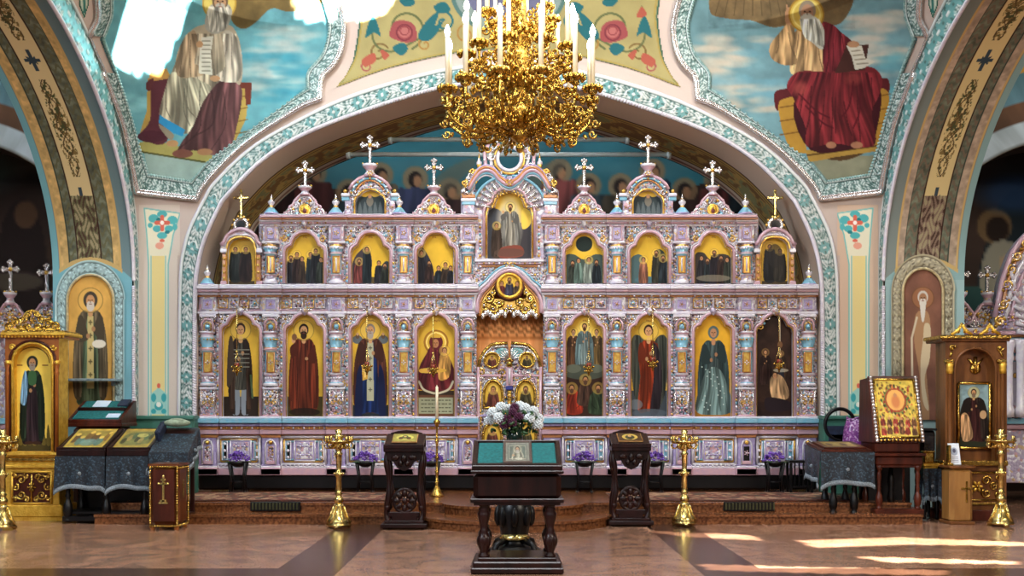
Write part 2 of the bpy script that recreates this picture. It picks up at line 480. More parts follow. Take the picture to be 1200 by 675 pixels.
def saint(c, cx, top, h, robe, cloak=None, hair=(60, 40, 26), beard=None, halo=(236, 196, 92), skin=(196, 146, 100), hood=None, seed=1, wide=.17, hands='chest', boots=None, stole=None):
    dim = lambda q: tuple(v * .74 for v in q) if q else q
    robe, cloak = dim(robe), dim(cloak)
    r = h * .058; hy = top + r * 1.2
    sh = hy + r * 2.1; bot = top + h; w = h * wide
    rp = [(cx - w * .55, sh), (cx + w * .55, sh), (cx + w * .85, sh + h * .22), (cx + w * .75, sh + h * .42), (cx + w * .95, bot), (cx, bot + h * .01), (cx - w * .95, bot), (cx - w * .75, sh + h * .42), (cx - w * .85, sh + h * .22)]
    if boots:
        for sx in (-1, 1): c.poly([(cx + sx * w * .12, bot - h * .3), (cx + sx * w * .55, bot - h * .3), (cx + sx * w * .5, bot), (cx + sx * w * .75, bot + h * .012), (cx + sx * w * .1, bot)], boots)
        rp = rp[:4] + [(cx + w * .85, bot - h * .27), (cx - w * .85, bot - h * .27)] + rp[7:]
    else:
        for sx in (-1, 1): c.ell(cx + sx * w * .35, bot + h * .008, w * .3, h * .016, (70, 44, 30))
    m = c.poly(rp, robe); c.folds(m, rp, robe, 8, seed, h * .011)
    if cloak:
        for sx in (-1, 1):
            cp = [(cx + sx * w * .2, sh - h * .005), (cx + sx * w * .75, sh + h * .015), (cx + sx * w * 1.12, sh + h * .28), (cx + sx * w * 1.15, bot - h * .09), (cx + sx * w * .62, bot - h * .05), (cx + sx * w * .5, sh + h * .3)]
            m = c.poly(cp, cloak); c.folds(m, cp, cloak, 5, seed + 3 + sx, h * .01)
    if stole:
        c.poly([(cx - w * .2, sh + h * .02), (cx + w * .2, sh + h * .02), (cx + w * .24, bot - h * .12), (cx - w * .24, bot - h * .12)], stole, 1, False)
        for k in range(5):
            y = sh + h * (.08 + .12 * k); q = tuple(v * .5 for v in stole)
            c.line([(cx - w * .1, y), (cx + w * .1, y)], h * .012, q); c.line([(cx, y - h * .018), (cx, y + h * .018)], h * .012, q)
    sl = cloak or robe; sd = tuple(v * .8 for v in sl)
    if hands == 'chest':
        c.poly([(cx - w * .85, sh + h * .04), (cx - w * .5, sh + h * .03), (cx - w * .15, sh + h * .2), (cx - w * .3, sh + h * .25), (cx - w * .9, sh + h * .24)], sd)
        c.poly([(cx + w * .85, sh + h * .04), (cx + w * .5, sh + h * .03), (cx + w * .2, sh + h * .14), (cx + w * .3, sh + h * .19), (cx + w * .9, sh + h * .24)], sd)
        c.ell(cx - w * .16, sh + h * .205, r * .3, r * .42, tuple(v * .85 for v in skin)); c.ell(cx + w * .2, sh + h * .14, r * .3, r * .42, tuple(v * .85 for v in skin))
    elif hands == 'raised':
        c.poly([(cx - w * .9, sh + h * .04), (cx - w * .5, sh + h * .03), (cx - w * .5, sh + h * .12), (cx - w * .9, sh + h * .2), (cx - w * 1.1, sh + h * .1)], sd)
        c.ell(cx - w * .8, sh - h * .01, r * .4, r * .6, skin)
        c.poly([(cx + w * .85, sh + h * .04), (cx + w * .3, sh + h * .18), (cx + w * .4, sh + h * .24), (cx + w * .95, sh + h * .24)], sd)
        c.ell(cx + w * .22, sh + h * .2, r * .32, r * .32, tuple(v * .85 for v in skin))
    c.line([(cx, sh - r * .5), (cx, sh + r * .1)], r * .8, skin)
    head(c, cx, hy, r, hair, skin, beard, halo, hood)
# ================================================================== THE SETTING
DW = 14.4          # front wall with the great arch
DJ = 14.2          # jambs of the side arches
XN, XA = 5.22, 6.32  # nave and aisle faces of the side arches
def struct(o): o['kind'] = 'structure'; return o

# ---- measured curves
ARC_O = [(209, 487), (210, 400), (211, 330), (214, 298), (222, 268), (240, 232), (252, 213), (292, 175), (340, 146), (411, 112.6), (515, 83), (596, 75)]
ARC_I = [(228, 487), (228, 400), (229, 335), (233, 305), (241, 277), (256, 244), (266, 229), (303, 191), (349, 160.6), (417, 133), (517, 102.5), (596, 96)]
def mirror(L): return L + [(2 * CX - p[0], p[1]) for p in L[-2::-1]]
def dense(L, n): return [(p.x, p.y) for p in catmull([(q[0], q[1], 0) for q in L], n)]
AO, AI = dense(mirror(ARC_O), 22), dense(mirror(ARC_I), 22)
def out_d(z):   # outer curve of the side arch on the nave face: depth at height z
    t = min(1, max(0, (z - 3.2) / 3.52)); return 9.7 + 4.7 * (1 - t ** 2.2) ** (1 / 2.2)
def in_pt(th): # inner curve (d, z)
    return 9.7 + 4.5 * math.cos(th), 3.2 + 3.12 * math.sin(th)

# ---- front wall and pendentives: one vaulted surface for each side
OL = dense(ARC_O, 10)
XF = [((p[0] - CX) * DW / FL, CH + (HY - p[1]) * DW / FL) for p in OL]   # (x, z) rising
zc = XF[-1][1]
zs = sorted(set([0.0, .5, 1.0] + [p[1] for p in XF] + [3.0 + .06 * i for i in range(54)] + [zc + .08 * i for i in range(1, 19)]))
zs = [z for i, z in enumerate(zs) if i == 0 or z - zs[i - 1] > .004 or abs(z - zc) < 1e-9]
def xf(z):
    if z <= XF[0][1]: return XF[0][0]
    for (xa, za), (xb, zb) in zip(XF[:-1], XF[1:]):
        if za <= z <= zb: return xa + (xb - xa) * (z - za) / max(zb - za, 1e-9)
    return 0.0
NT = 80
wall_tris = ([], [])
def vault(side, name):
    rows = []
    for z in zs:
        row = []; x1 = abs(xf(z)); r1 = (x1 / XN) ** 7; dF = DW - .25 * max(0, z - zc) ** 1.5; dL = min(out_d(z), dF)
        for i in range(NT + 1):
            t = (i / NT) ** 1.5; x = XN + (x1 - XN) * t; h = max(0, ((x / XN) ** 7 - r1) / max(1 - r1, 1e-6))
            row.append((-x * side, dF - (dF - dL) * h, z))
        rows.append(row)
    pos = np.array(rows)
    if side < 0: pos = pos[:, ::-1]
    pos = pos[::-1]
    X, Z = pos[..., 0], pos[..., 2]
    n = fbm(X * 1.3, Z * 1.3, 3)[..., None]
    col = np.array([198, 180, 168.]) * (.96 + .08 * n)
    o = grid_mesh(name, pos, col, 'paint', origin=(0, DW, 0)); struct(o)
    off = len(wall_tris[0]); H, Wd = pos.shape[:2]
    wall_tris[0].extend(pos.reshape(-1, 3).tolist())
    for i in range(H - 1):
        for j in range(Wd - 1):
            a = off + i * Wd + j; wall_tris[1].append((a, a + Wd, a + Wd + 1, a + 1))
vault(1, 'wall_front'); vault(-1, 'wall_front')
BV = BVHTree.FromPolygons(wall_tris[0], wall_tris[1])
EYE = Vector((0, 0, CH))
def on_wall(px, py, lift=.015):
    d = (W(px, py, 10) - EYE).normalized()
    h = BV.ray_cast(EYE, d)
    if h[0] is None: return W(px, py, DW - lift)
    return h[0] - d * lift
def wall_patch(name, x0, y0, x1, y1, step, canvas, lift=.015, poly=None, mats='paint'):
    nx, ny = int((x1 - x0) / step) + 1, int((y1 - y0) / step) + 1
    PX, PY = np.meshgrid(np.linspace(x0, x1, nx), np.linspace(y0, y1, ny))
    msk = None
    if poly is not None:
        c = Canvas(x0, y0, x1, y1, 1 / step, (0, 0, 0)); mk, _ = c.mask(poly); msk = mk[:ny, :nx] > .5
    pos = np.zeros((ny, nx, 3))
    for i in range(ny):
        for j in range(nx):
            if msk is None or msk[i, j] or (i and msk[i - 1, j]) or (j and msk[i, j - 1]): pos[i, j] = on_wall(PX[i, j], PY[i, j], lift)
    return struct(grid_mesh(name, pos, canvas.sample(PX, PY), mats, mask=msk, origin=tuple(on_wall((x0 + x1) / 2, (y0 + y1) / 2))))

# ---- lace-like relief bands
TEAL, TEALD, LW, LB = np.array([92, 144, 142.]), np.array([48, 88, 82.]), np.array([206, 210, 206.]), np.array([146, 162, 156.])
FT, FD, FW, FB = np.array([96, 150, 146.]), np.array([44, 76, 72.]), np.array([200, 214, 210.]), np.array([104, 136, 130.])
def lace(u, v, w, per=.34, teal=TEAL, dark=TEALD, white=LW, base=LB, flower=True):
    cu = (np.mod(u / per, 1) - .5) * per; cv = (v - .5) * w
    col = np.empty(u.shape + (3,)); hgt = np.zeros(u.shape)
    n = np.sin(u * 62 + 3 * np.sin(v * 9)) * np.sin(v * w * 70 + 2 * np.sin(u * 23))
    col[:] = base; k = n > .25; col[k] = white; hgt[k] = .012; k = n < -.45; col[k] = dark
    if flower:
        r = np.hypot(cu, cv); th = np.arctan2(cv, cu)
        R0 = w * .40 * (.6 + .4 * np.abs(np.cos(2 * th)))
        k = r < R0 * 1.16; col[k] = white; hgt[k] = .016
        k = r < R0; col[k] = teal; hgt[k] = .01
        k = (r < R0) & (np.abs(np.sin(2 * th)) < .22) & (r > w * .1); col[k] = dark
        k = r < w * .08; col[k] = white; hgt[k] = .02
    k = (v < .1) | (v > .9); col[k] = white; hgt[k] = .014
    k = ((v > .1) & (v < .16)) | ((v > .84) & (v < .9)); col[k] = dark; hgt[k] = 0
    return col, hgt
def band(name, A, B, nv, fn, mats='lace', flip=False, lift=None, origin=None):
    """strip between two 3D polylines of equal length"""
    A = np.array([tuple(p) for p in A]); B = np.array([tuple(p) for p in B])
    mid = (A + B) / 2; u = np.concatenate([[0], np.cumsum(np.linalg.norm(np.diff(mid, axis=0), axis=1))])
    v = np.linspace(0, 1, nv); w = np.linalg.norm(A - B, axis=1)
    U, V = np.meshgrid(u, v, indexing='ij'); Wd = np.repeat(w[:, None], nv, 1)
    pos = A[:, None] * (1 - V[..., None]) + B[:, None] * V[..., None]
    col, hgt = fn(U, V, Wd)
    if lift is not None:
        L = np.array(lift, float) if not callable(lift) else None
        if L is None: dirs = np.array([tuple((EYE - Vector(p)).normalized()) for p in mid])[:, None]
        else: dirs = L
        pos = pos + dirs * hgt[..., None]
    if flip: pos = pos[:, ::-1]; col = col[:, ::-1]
    return struct(grid_mesh(name, pos, col, mats, origin=origin or tuple(mid[len(mid) // 2])))
def resample(pts, step):
    P = [Vector(p) for p in pts]; out = [P[0]]; 
    for a, b in zip(P[:-1], P[1:]):
        n = max(1, int((b - a).length / step))
        for i in range(1, n + 1): out.append(a.lerp(b, i / n))
    return out
def to_w(L, d): return [W(p[0], p[1], d) for p in L]

tn = [0]
def trim(): tn[0] += 1; return 'trim_%d' % tn[0]
# great arch band, its rope and its outer fillet
def pair_res(A, B, step):
    oa, ob = [], []
    for i in range(len(A) - 1):
        n = max(1, int(math.dist(A[i], A[i + 1]) / step))
        for j in range(n):
            t = j / n
            oa.append((A[i][0] + (A[i + 1][0] - A[i][0]) * t, A[i][1] + (A[i + 1][1] - A[i][1]) * t))
            ob.append((B[i][0] + (B[i + 1][0] - B[i][0]) * t, B[i][1] + (B[i + 1][1] - B[i][1]) * t))
    oa.append(A[-1]); ob.append(B[-1]); return oa, ob
pa, pb = pair_res(AO, AI, 1.2)
band(trim(), to_w(pa, DW - .03), to_w(pb, DW - .03), 22, lambda u, v, w: lace(u, v, w, .36), flip=True, lift=(0, -1, 0))
mb = MB()
rope = to_w(dense(mirror(ARC_I), 30), DW - .02)
rp = resample(rope, .05)
for i, p in enumerate(rp):
    t = (rp[min(i + 1, len(rp) - 1)] - rp[max(0, i - 1)]).normalized()
    ang = math.atan2(t.z, t.x)
    mb.ell(p, (.042, .04, .022), 0, 7, 4, Matrix.Rotation(-ang - .9, 3, 'Y'))
struct(mb.build(trim(), ['white'], origin=(0, DW, 1.4)))
mb = MB(); mb.tube(resample(to_w(AO, DW - .02), .08), .022, 6); struct(mb.build(trim(), ['white'], origin=(0, DW, 1.4)))

# arch soffit running back to the apse
DB = 16.4
sof = resample([Vector(((p[0] - CX) * DW / FL, 0, CH + (HY - p[1]) * DW / FL)) for p in AI], .03)
sof = [Vector((sof[0].x, 0, 0))] + sof + [Vector((sof[-1].x, 0, 0))]
def soffit_col(u, v, w):
    col = np.empty(u.shape + (3,)); col[:] = (232, 212, 192)
    g = (v > .42) & (v < .86); col[g] = (214, 178, 108)
    n = fbm(u * 9, v * 14, 4); m = np.sin(u * 9) * np.cos(v * 22)
    k = g & (np.abs(v - .64) < .14) & ((n > .52) | (m > .55)); col[k] = (158, 120, 80)
    k = g & (np.abs(v - .64) < .14) & (n < .38); col[k] = (170, 164, 116)
    for e in (.42, .47, .81, .86): k = np.abs(v - e) < .008; col[k] = (92, 60, 40)
    k = np.abs(v - .95) < .02; col[k] = (170, 128, 112)
    return col, np.zeros(u.shape)
band('ceiling_arch', [Vector((p.x, DW, p.z)) for p in sof], [Vector((p.x, DB, p.z)) for p in sof], 90, soffit_col, 'paint', origin=(0, DW, 0))

# ---- apse beyond the arch: dark painted walls
AP = 19.2
c = Canvas(-5, 0, 5, 7.2, 34, (44, 92, 102))     # x right, y up
c.img *= (.75 + .5 * fbm(c.X * 1.1, c.Y * 1.6, 8))[..., None]
for i in range(26): 
    x, y = RND.uniform(-4.8, 4.8), RND.uniform(5.2, 7); c.ell(x, y, RND.uniform(.4, 1.1), RND.uniform(.06, .2), (70, 104, 110), .35, soft=.8)
c.poly([(-5, 0), (5, 0), (5, 5.3), (3, 5.5), (1.5, 5.3), (0, 5.6), (-1.6, 5.3), (-3, 5.5), (-5, 5.3)], (50, 34, 28))
for i, x in enumerate([-4.3, -3.65, -3.0, -2.4, -1.75, -1.1, .95, 1.5, 2.1, 2.7, 3.3, 3.9, 4.5]):
    y = 5.62 + .2 * math.sin(i * 2.3); rob = [(60, 36, 34), (84, 40, 38), (44, 52, 58), (70, 58, 46), (38, 40, 60)][i % 5]
    q = [(x - .38, 3.6), (x + .38, 3.6), (x + .36, y - .3), (x + .14, y - .12), (x - .14, y - .12), (x - .36, y - .3)]
    c.ell(x, y + .06, .24, .24, (132, 100, 70), .8); m = c.poly(q, rob); c.folds(m, q, rob, 4, i, .03); c.ell(x, y + .05, .13, .15, (30, 20, 18)); c.ell(x + .04, y + .02, .08, .11, (140, 98, 70))
for i, x in enumerate([-.9, .8]): c.poly([(x - .5, 5.3), (x + .2, 5.9), (x + .25, 6.1), (x - .1, 6.0), (x - .5, 5.7)], (96, 86, 70), .6)
nx, nz = 300, 220
GX, GZ = np.meshgrid(np.linspace(-5, 5, nx), np.linspace(7.2, 0, nz))
struct(grid_mesh('wall_apse', np.stack([GX, np.full_like(GX, AP), GZ], -1), c.sample(GX, GZ), 'paint', origin=(0, AP, 0)))
M['apse_side'] = mat('dim_painted_plaster', (58, 70, 72), .7, 0, (40, 48, 52), 2)
mb = MB()
for sx in (-1, 1): mb.box((sx * 5.1, (DB + AP) / 2, 3.5), (.2, AP - DB, 7.4), 0)
mb.box((0, (DB + AP) / 2, 7.3), (10.4, AP - DB + .1, .2), 0)
for sx in (-1, 1): mb.prism([(sx * 5.2, 0), (sx * 4.415, 0)] + [(sx * abs(p.x), p.z) for p in sof[2:len(sof) // 2 + 1]] + [(0, 7.4), (sx * 5.2, 7.4)], DB, DB + .04)
struct(mb.build('wall_apse_surround', ['apse_side'], origin=(0, DB, 0)))
# the two iron tie rods
M['rod'] = mat('pale_blue_painted_iron', (226, 240, 242), .4, 0, (210, 228, 232), 8)
for py, pl_, pr_ in ((163.5, 455, 737), (181, 406, 786)):
    mb = MB(); a = W(pl_, py, 16.1); b = W(pr_, py, 16.1); mb.tube([a, b], .035, 10); mb.tube([a, a + Vector((.06, 0, 0))], .07, 10); mb.tube([b, b - Vector((.06, 0, 0))], .07, 10)
    o = mb.build('tie_rod', ['rod'], origin=tuple((a + b) / 2)); tag(o, 'pale iron tie rod spanning the great arch, %s of the two' % ('upper' if py < 170 else 'lower'), 'tie rod', 'tie rods across the great arch')

# ---- side arches: soffit, jamb, lace band, pier
def soffit_side(u, v, w, warm):
    # v: 0 nave edge .. 1 aisle edge ; u: arc length from the jamb
    col = np.empty(u.shape + (3,)); sm = np.array([112, 136, 140.]) if not warm else np.array([128, 138, 132.])
    gold = np.array([198, 166, 108.]) if not warm else np.array([172, 152, 130.]); cream = np.array([224, 202, 150.]) if not warm else np.array([222, 200, 142.])
    dark = np.array([92, 96, 80.]); blue = np.array([120, 176, 186.]) if not warm else np.array([140, 172, 170.])  # right blue carries the same lighting tint as its jamb
    col[:] = sm
    n = fbm(u * 14, v * 16, 6); x = (v - .53)
    k = (v > .13) & (v < .91); col[k] = gold * (.8 + .5 * n[k][:, None])
    k = (v > .23) & (v < .79); col[k] = dark * (.7 + .9 * n[k][:, None])
    k = ((v > .24) & (v < .37) | (v > .69) & (v < .78)) & (np.sin(u * 40 + 2 * np.sin(v * 60)) > .35); col[k] = (104, 102, 76) if not warm else (118, 104, 86)
    cr = (v > .38) & (v < .68); col[cr] = cream
    # painted vines on the cream band
    act = (np.mod(u + 1.25, 2.05) > .62); env = np.sin(np.clip((np.mod(u + 1.25, 2.05) - .62) / 1.43, 0, 1) * PI)
    n3 = fbm(u * 24, v * 46, 9, 3); n4 = fbm(u * 20, v * 40 + 9, 15, 3)
    k = cr & act & (n3 > .60 - .08 * env) & (np.abs(x) < .045 + .06 * env); col[k] = (132, 110, 66)
    k = cr & act & (n4 > .64 - .07 * env) & (np.abs(x) < .035 + .06 * env); col[k] = (78, 82, 52)
    k = cr & act & ((np.abs(x - .05 * np.sin(u * 11)) < .008) | (np.abs(x + .05 * np.sin(u * 11)) < .008)); col[k] = (92, 72, 46)
    # cross in the gap of the vines
    uc = np.mod(u + 1.25, 2.05) - .30
    k = cr & (((np.abs(uc) < .17) & (np.abs(x) < .022)) | ((np.abs(x) < .085) & (np.abs(uc) < .028)) | ((np.abs(uc) < .07) & (np.abs(x) < .05) & (np.abs(np.abs(uc) - np.abs(x) * 1.1) < .016))); col[k] = (58, 72, 82)
    # closed ornamental panel at the foot
    foot = cr & (u < 1.15) ; m = np.sin(u * 26 + 2.2 * np.sin(x * 44)) * np.sin(x * 62 + 1.6 * np.sin(u * 17))
    k = foot; col[k] = np.array([104, 100, 72.]) if not warm else np.array([134, 112, 96.])
    k = foot & (m > .3); col[k] = (160, 148, 114)
    k = foot & (m < -.45); col[k] = (80, 60, 48)
    for e, wd, cc in ((.385, .008, (58, 34, 28)), (.675, .008, (58, 34, 28)), (.235, .007, (60, 70, 60)), (.785, .007, (60, 70, 60)), (.14, .012, (206, 172, 110)), (.90, .012, (206, 172, 110))):
        k = np.abs(v - e) < wd; col[k] = cc
    # the painted field ends in a scalloped edge above the jamb
    lim = .12 + .16 * (1 - ((v - .52) / .4) ** 2)
    k = (u < lim); col[k] = blue
    k = (np.abs(u - lim) < .03) & (v > .12) & (v < .92); col[k] = (200, 170, 110)
    k = v > .92; col[k] = blue
    return col, np.zeros(u.shape)
for sx, nm in ((-1, 'left'), (1, 'right')):
    warm = sx > 0
    ths = np.linspace(0, PI / 2, 620)
    A = [Vector((sx * XN, *in_pt(t))) for t in ths]; B = [Vector((sx * XA, *in_pt(t))) for t in ths]
    band('ceiling_side_arch_' + nm, A, B, 120, lambda u, v, w: soffit_side(u, v, w, warm), 'paint', flip=(sx < 0), origin=(sx * XN, DJ, 3.2))
    # lace band on the nave face, bent round the arch and down the pier
    ia = [Vector((sx * (XN - .012), DJ, z)) for z in np.linspace(0, 3.1, 100)] + [Vector((sx * (XN - .012), *in_pt(t))) for t in np.linspace(0, 1.5, 300)]
    oa = [Vector((sx * (XN - .012), DW - .01, z)) for z in np.linspace(0, 3.1, 100)]
    for t in np.linspace(0, 1.5, 300):
        z = 3.2 + 3.52 * math.sin(t); oa.append(Vector((sx * (XN - .012), out_d(z), z)))
    band(trim(), oa, ia, 18, lambda u, v, w: lace(u, v, w, .3), flip=(sx < 0), lift=(-sx, 0, 0))
    mb = MB()
    P = resample(ia, .06)
    for p in P: mb.ell(p + Vector((-sx * .01, 0, 0)), (.03, .03, .022), 0, 6, 4)
    struct(mb.build(trim(), ['white'], origin=(sx * XN, DJ, 0)))
    # pier: jamb face and body
    c = Canvas(0, 0, 1, 1, 2, (124, 178, 190) if not warm else (150, 178, 176))  # right jamb greyer: its lighting is put into the colour
    GX, GZ = np.meshgrid(np.linspace(-XA if sx < 0 else XN, -XN if sx < 0 else XA, 60), np.linspace(3.2, 0, 120))
    col = np.empty(GX.shape + (3,)); col[:] = c.img[0, 0]; col *= (.95 + .1 * fbm(GX * 2, GZ * 2, 2))[..., None]
    struct(grid_mesh('wall_pier_' + nm, np.stack([GX, np.full_like(GX, DJ), GZ], -1), col, 'paint', origin=(sx * 5.7, DJ, 0)))
    mb = MB(); mb.box((sx * (XA - .07), 15.92, 1.7), (.12, 3.38, 3.38), 0); mb.box((sx * XA, 11.95, 6.75), (.1, 9, .9), 0)
    struct(mb.build('wall_pier_side_' + nm, [mat('pier_blue_' + nm, (112, 164, 174), .6, 0, (104, 154, 164), 3)], origin=(sx * XA, 15.9, 0)))
    # niche painting on the jamb
    ncx, hw, ytop, ysp = (106, 27, 322, 352) if sx < 0 else (1081.5, 23.5, 315, 342)
    arch = [(ncx - hw, 492)] + [(ncx - hw * math.cos(a), ysp - (ysp - ytop) * math.sin(a)) for a in np.linspace(0, PI, 30)] + [(ncx + hw, 492)]
    c = Canvas(ncx - 32, 310, ncx + 32, 495, 3, (214, 164, 84) if sx < 0 else (124, 84, 68))
    c.img *= (.8 + .4 * fbm(c.X * .07, c.Y * .05, 3))[..., None]
    if sx < 0:
        c.ell(ncx, 420, 40, 90, (206, 160, 76), .35, soft=.8)
        saint(c, ncx, 343, 128, (112, 132, 100), (126, 110, 84), beard=(206, 196, 180), halo=(222, 178, 96), hair=(120, 108, 96), hood=(70, 62, 52), wide=.135, stole=(196, 176, 116), seed=4)
        c.ell(ncx + 10, 403, 8, 5, (224, 216, 196))
    else:
        c.ell(ncx, 390, 16, 60, (140, 96, 72), .4, soft=.8)
        r = 7
        c.poly([(ncx - 8, 368), (ncx + 6, 366), (ncx + 9, 395), (ncx + 4, 430), (ncx + 8, 490), (ncx - 2, 492), (ncx - 4, 440), (ncx - 10, 400)], (168, 128, 92))
        c.poly([(ncx + 2, 380), (ncx + 9, 384), (ncx + 8, 420), (ncx + 2, 445), (ncx + 7, 480), (ncx, 470), (ncx - 3, 430), (ncx, 400)], (206, 186, 150))
        c.line([(ncx - 7, 372), (ncx - 13, 396), (ncx - 12, 480)], 2.4, (206, 190, 160))
        head(c, ncx, 349, 6.5, (200, 190, 176), (160, 116, 84), (214, 206, 192), (176, 120, 76))
        c.poly([(ncx - 3, 355), (ncx + 3, 355), (ncx + 2, 372), (ncx, 378), (ncx - 2, 372)], (214, 206, 192))
    PX, PY = np.meshgrid(np.linspace(ncx - hw - 1, ncx + hw + 1, 90), np.linspace(ytop - 1, 492, 190))
    cm = Canvas(ncx - 32, 310, ncx + 32, 495, 1, (0, 0, 0))
    hh = ysp - ytop
    msk = (PY > ysp) | (((PX - ncx) / (hw + 1)) ** 2 + ((PY - ysp) / (hh + 1)) ** 2 < 1)
    d = DJ - .02
    pos = np.stack([(PX - CX) * d / FL, np.full_like(PX, d), CH + (HY - PY) * d / FL], -1)
    o = grid_mesh('mural', pos, c.sample(PX, PY), 'paint', mask=msk, origin=tuple(W(ncx, 490, d)))
    struct(o); o.name = 'wall_niche_painting_' + nm
    A = [(ncx - (hw + 14), 492), (ncx - (hw + 14), ysp)] + [(ncx - (hw + 14) * math.cos(a), ysp - (hh + 17) * math.sin(a)) for a in np.linspace(.05, PI - .05, 30)] + [(ncx + (hw + 13), ysp), (ncx + (hw + 13), 492)]
    Bq = [(ncx - hw, 492), (ncx - hw, ysp)] + [(ncx - hw * math.cos(a), ysp - hh * math.sin(a)) for a in np.linspace(.05, PI - .05, 30)] + [(ncx + hw, ysp), (ncx + hw, 492)]
    qa, qb = pair_res(A, Bq, 1.5)
    g = (np.array([150, 176, 176.]), np.array([96, 116, 112.])) if sx < 0 else (np.array([150, 142, 116.]), np.array([104, 94, 74.]))
    band(trim(), to_w(qa, d - .01), to_w(qb, d - .01), 14, lambda u, v, w: lace(u, v, w, .16, g[0], g[1], g[0] * 1.2, g[0] * .85), flip=True, lift=(0, -1, 0))
    mb = MB(); mb.tube(resample(to_w(Bq, d - .02), .05), .018, 6); struct(mb.build(trim(), [mat('niche_fillet_' + nm, (198, 178, 130), .5)], origin=tuple(W(ncx, 490, d))))

# ---- pendentive frames and evangelist murals
F_O = [(113, -14), (113.5, 0), (114, 21), (108, 34), (103, 45), (110, 62), (118.5, 80), (130, 110), (142, 142), (151, 180), (159.5, 226), (195, 230), (230.6, 234), (236, 221), (258, 195), (292, 164), (349, 127), (375.5, 116), (378, 91), (391, 77), (400, 60), (404, 33), (399, 7), (393, -14)]
F_I = [(131, -14), (131.5, 0), (131, 18), (126, 33), (121, 46), (127, 62), (135, 82), (145, 110), (155, 142), (164, 176), (174, 205), (199, 209), (224, 213), (233, 203), (250, 185), (292, 153.5), (342, 117), (361, 104), (361, 86), (371, 73), (380, 60), (386, 33), (381, 7), (373, -14)]
def run_dense(L, corners, n=8):
    out = []; cs = [0] + corners + [len(L) - 1]
    for a, b in zip(cs[:-1], cs[1:]):
        seg = dense(L[a:b + 1], n); out += seg if not out else seg[1:]
    return out
FO, FI = run_dense(F_O, [4, 10, 12, 17]), run_dense(F_I, [4, 10, 12, 17])
def mir(L): return [(2 * CX - p[0], p[1]) for p in L]

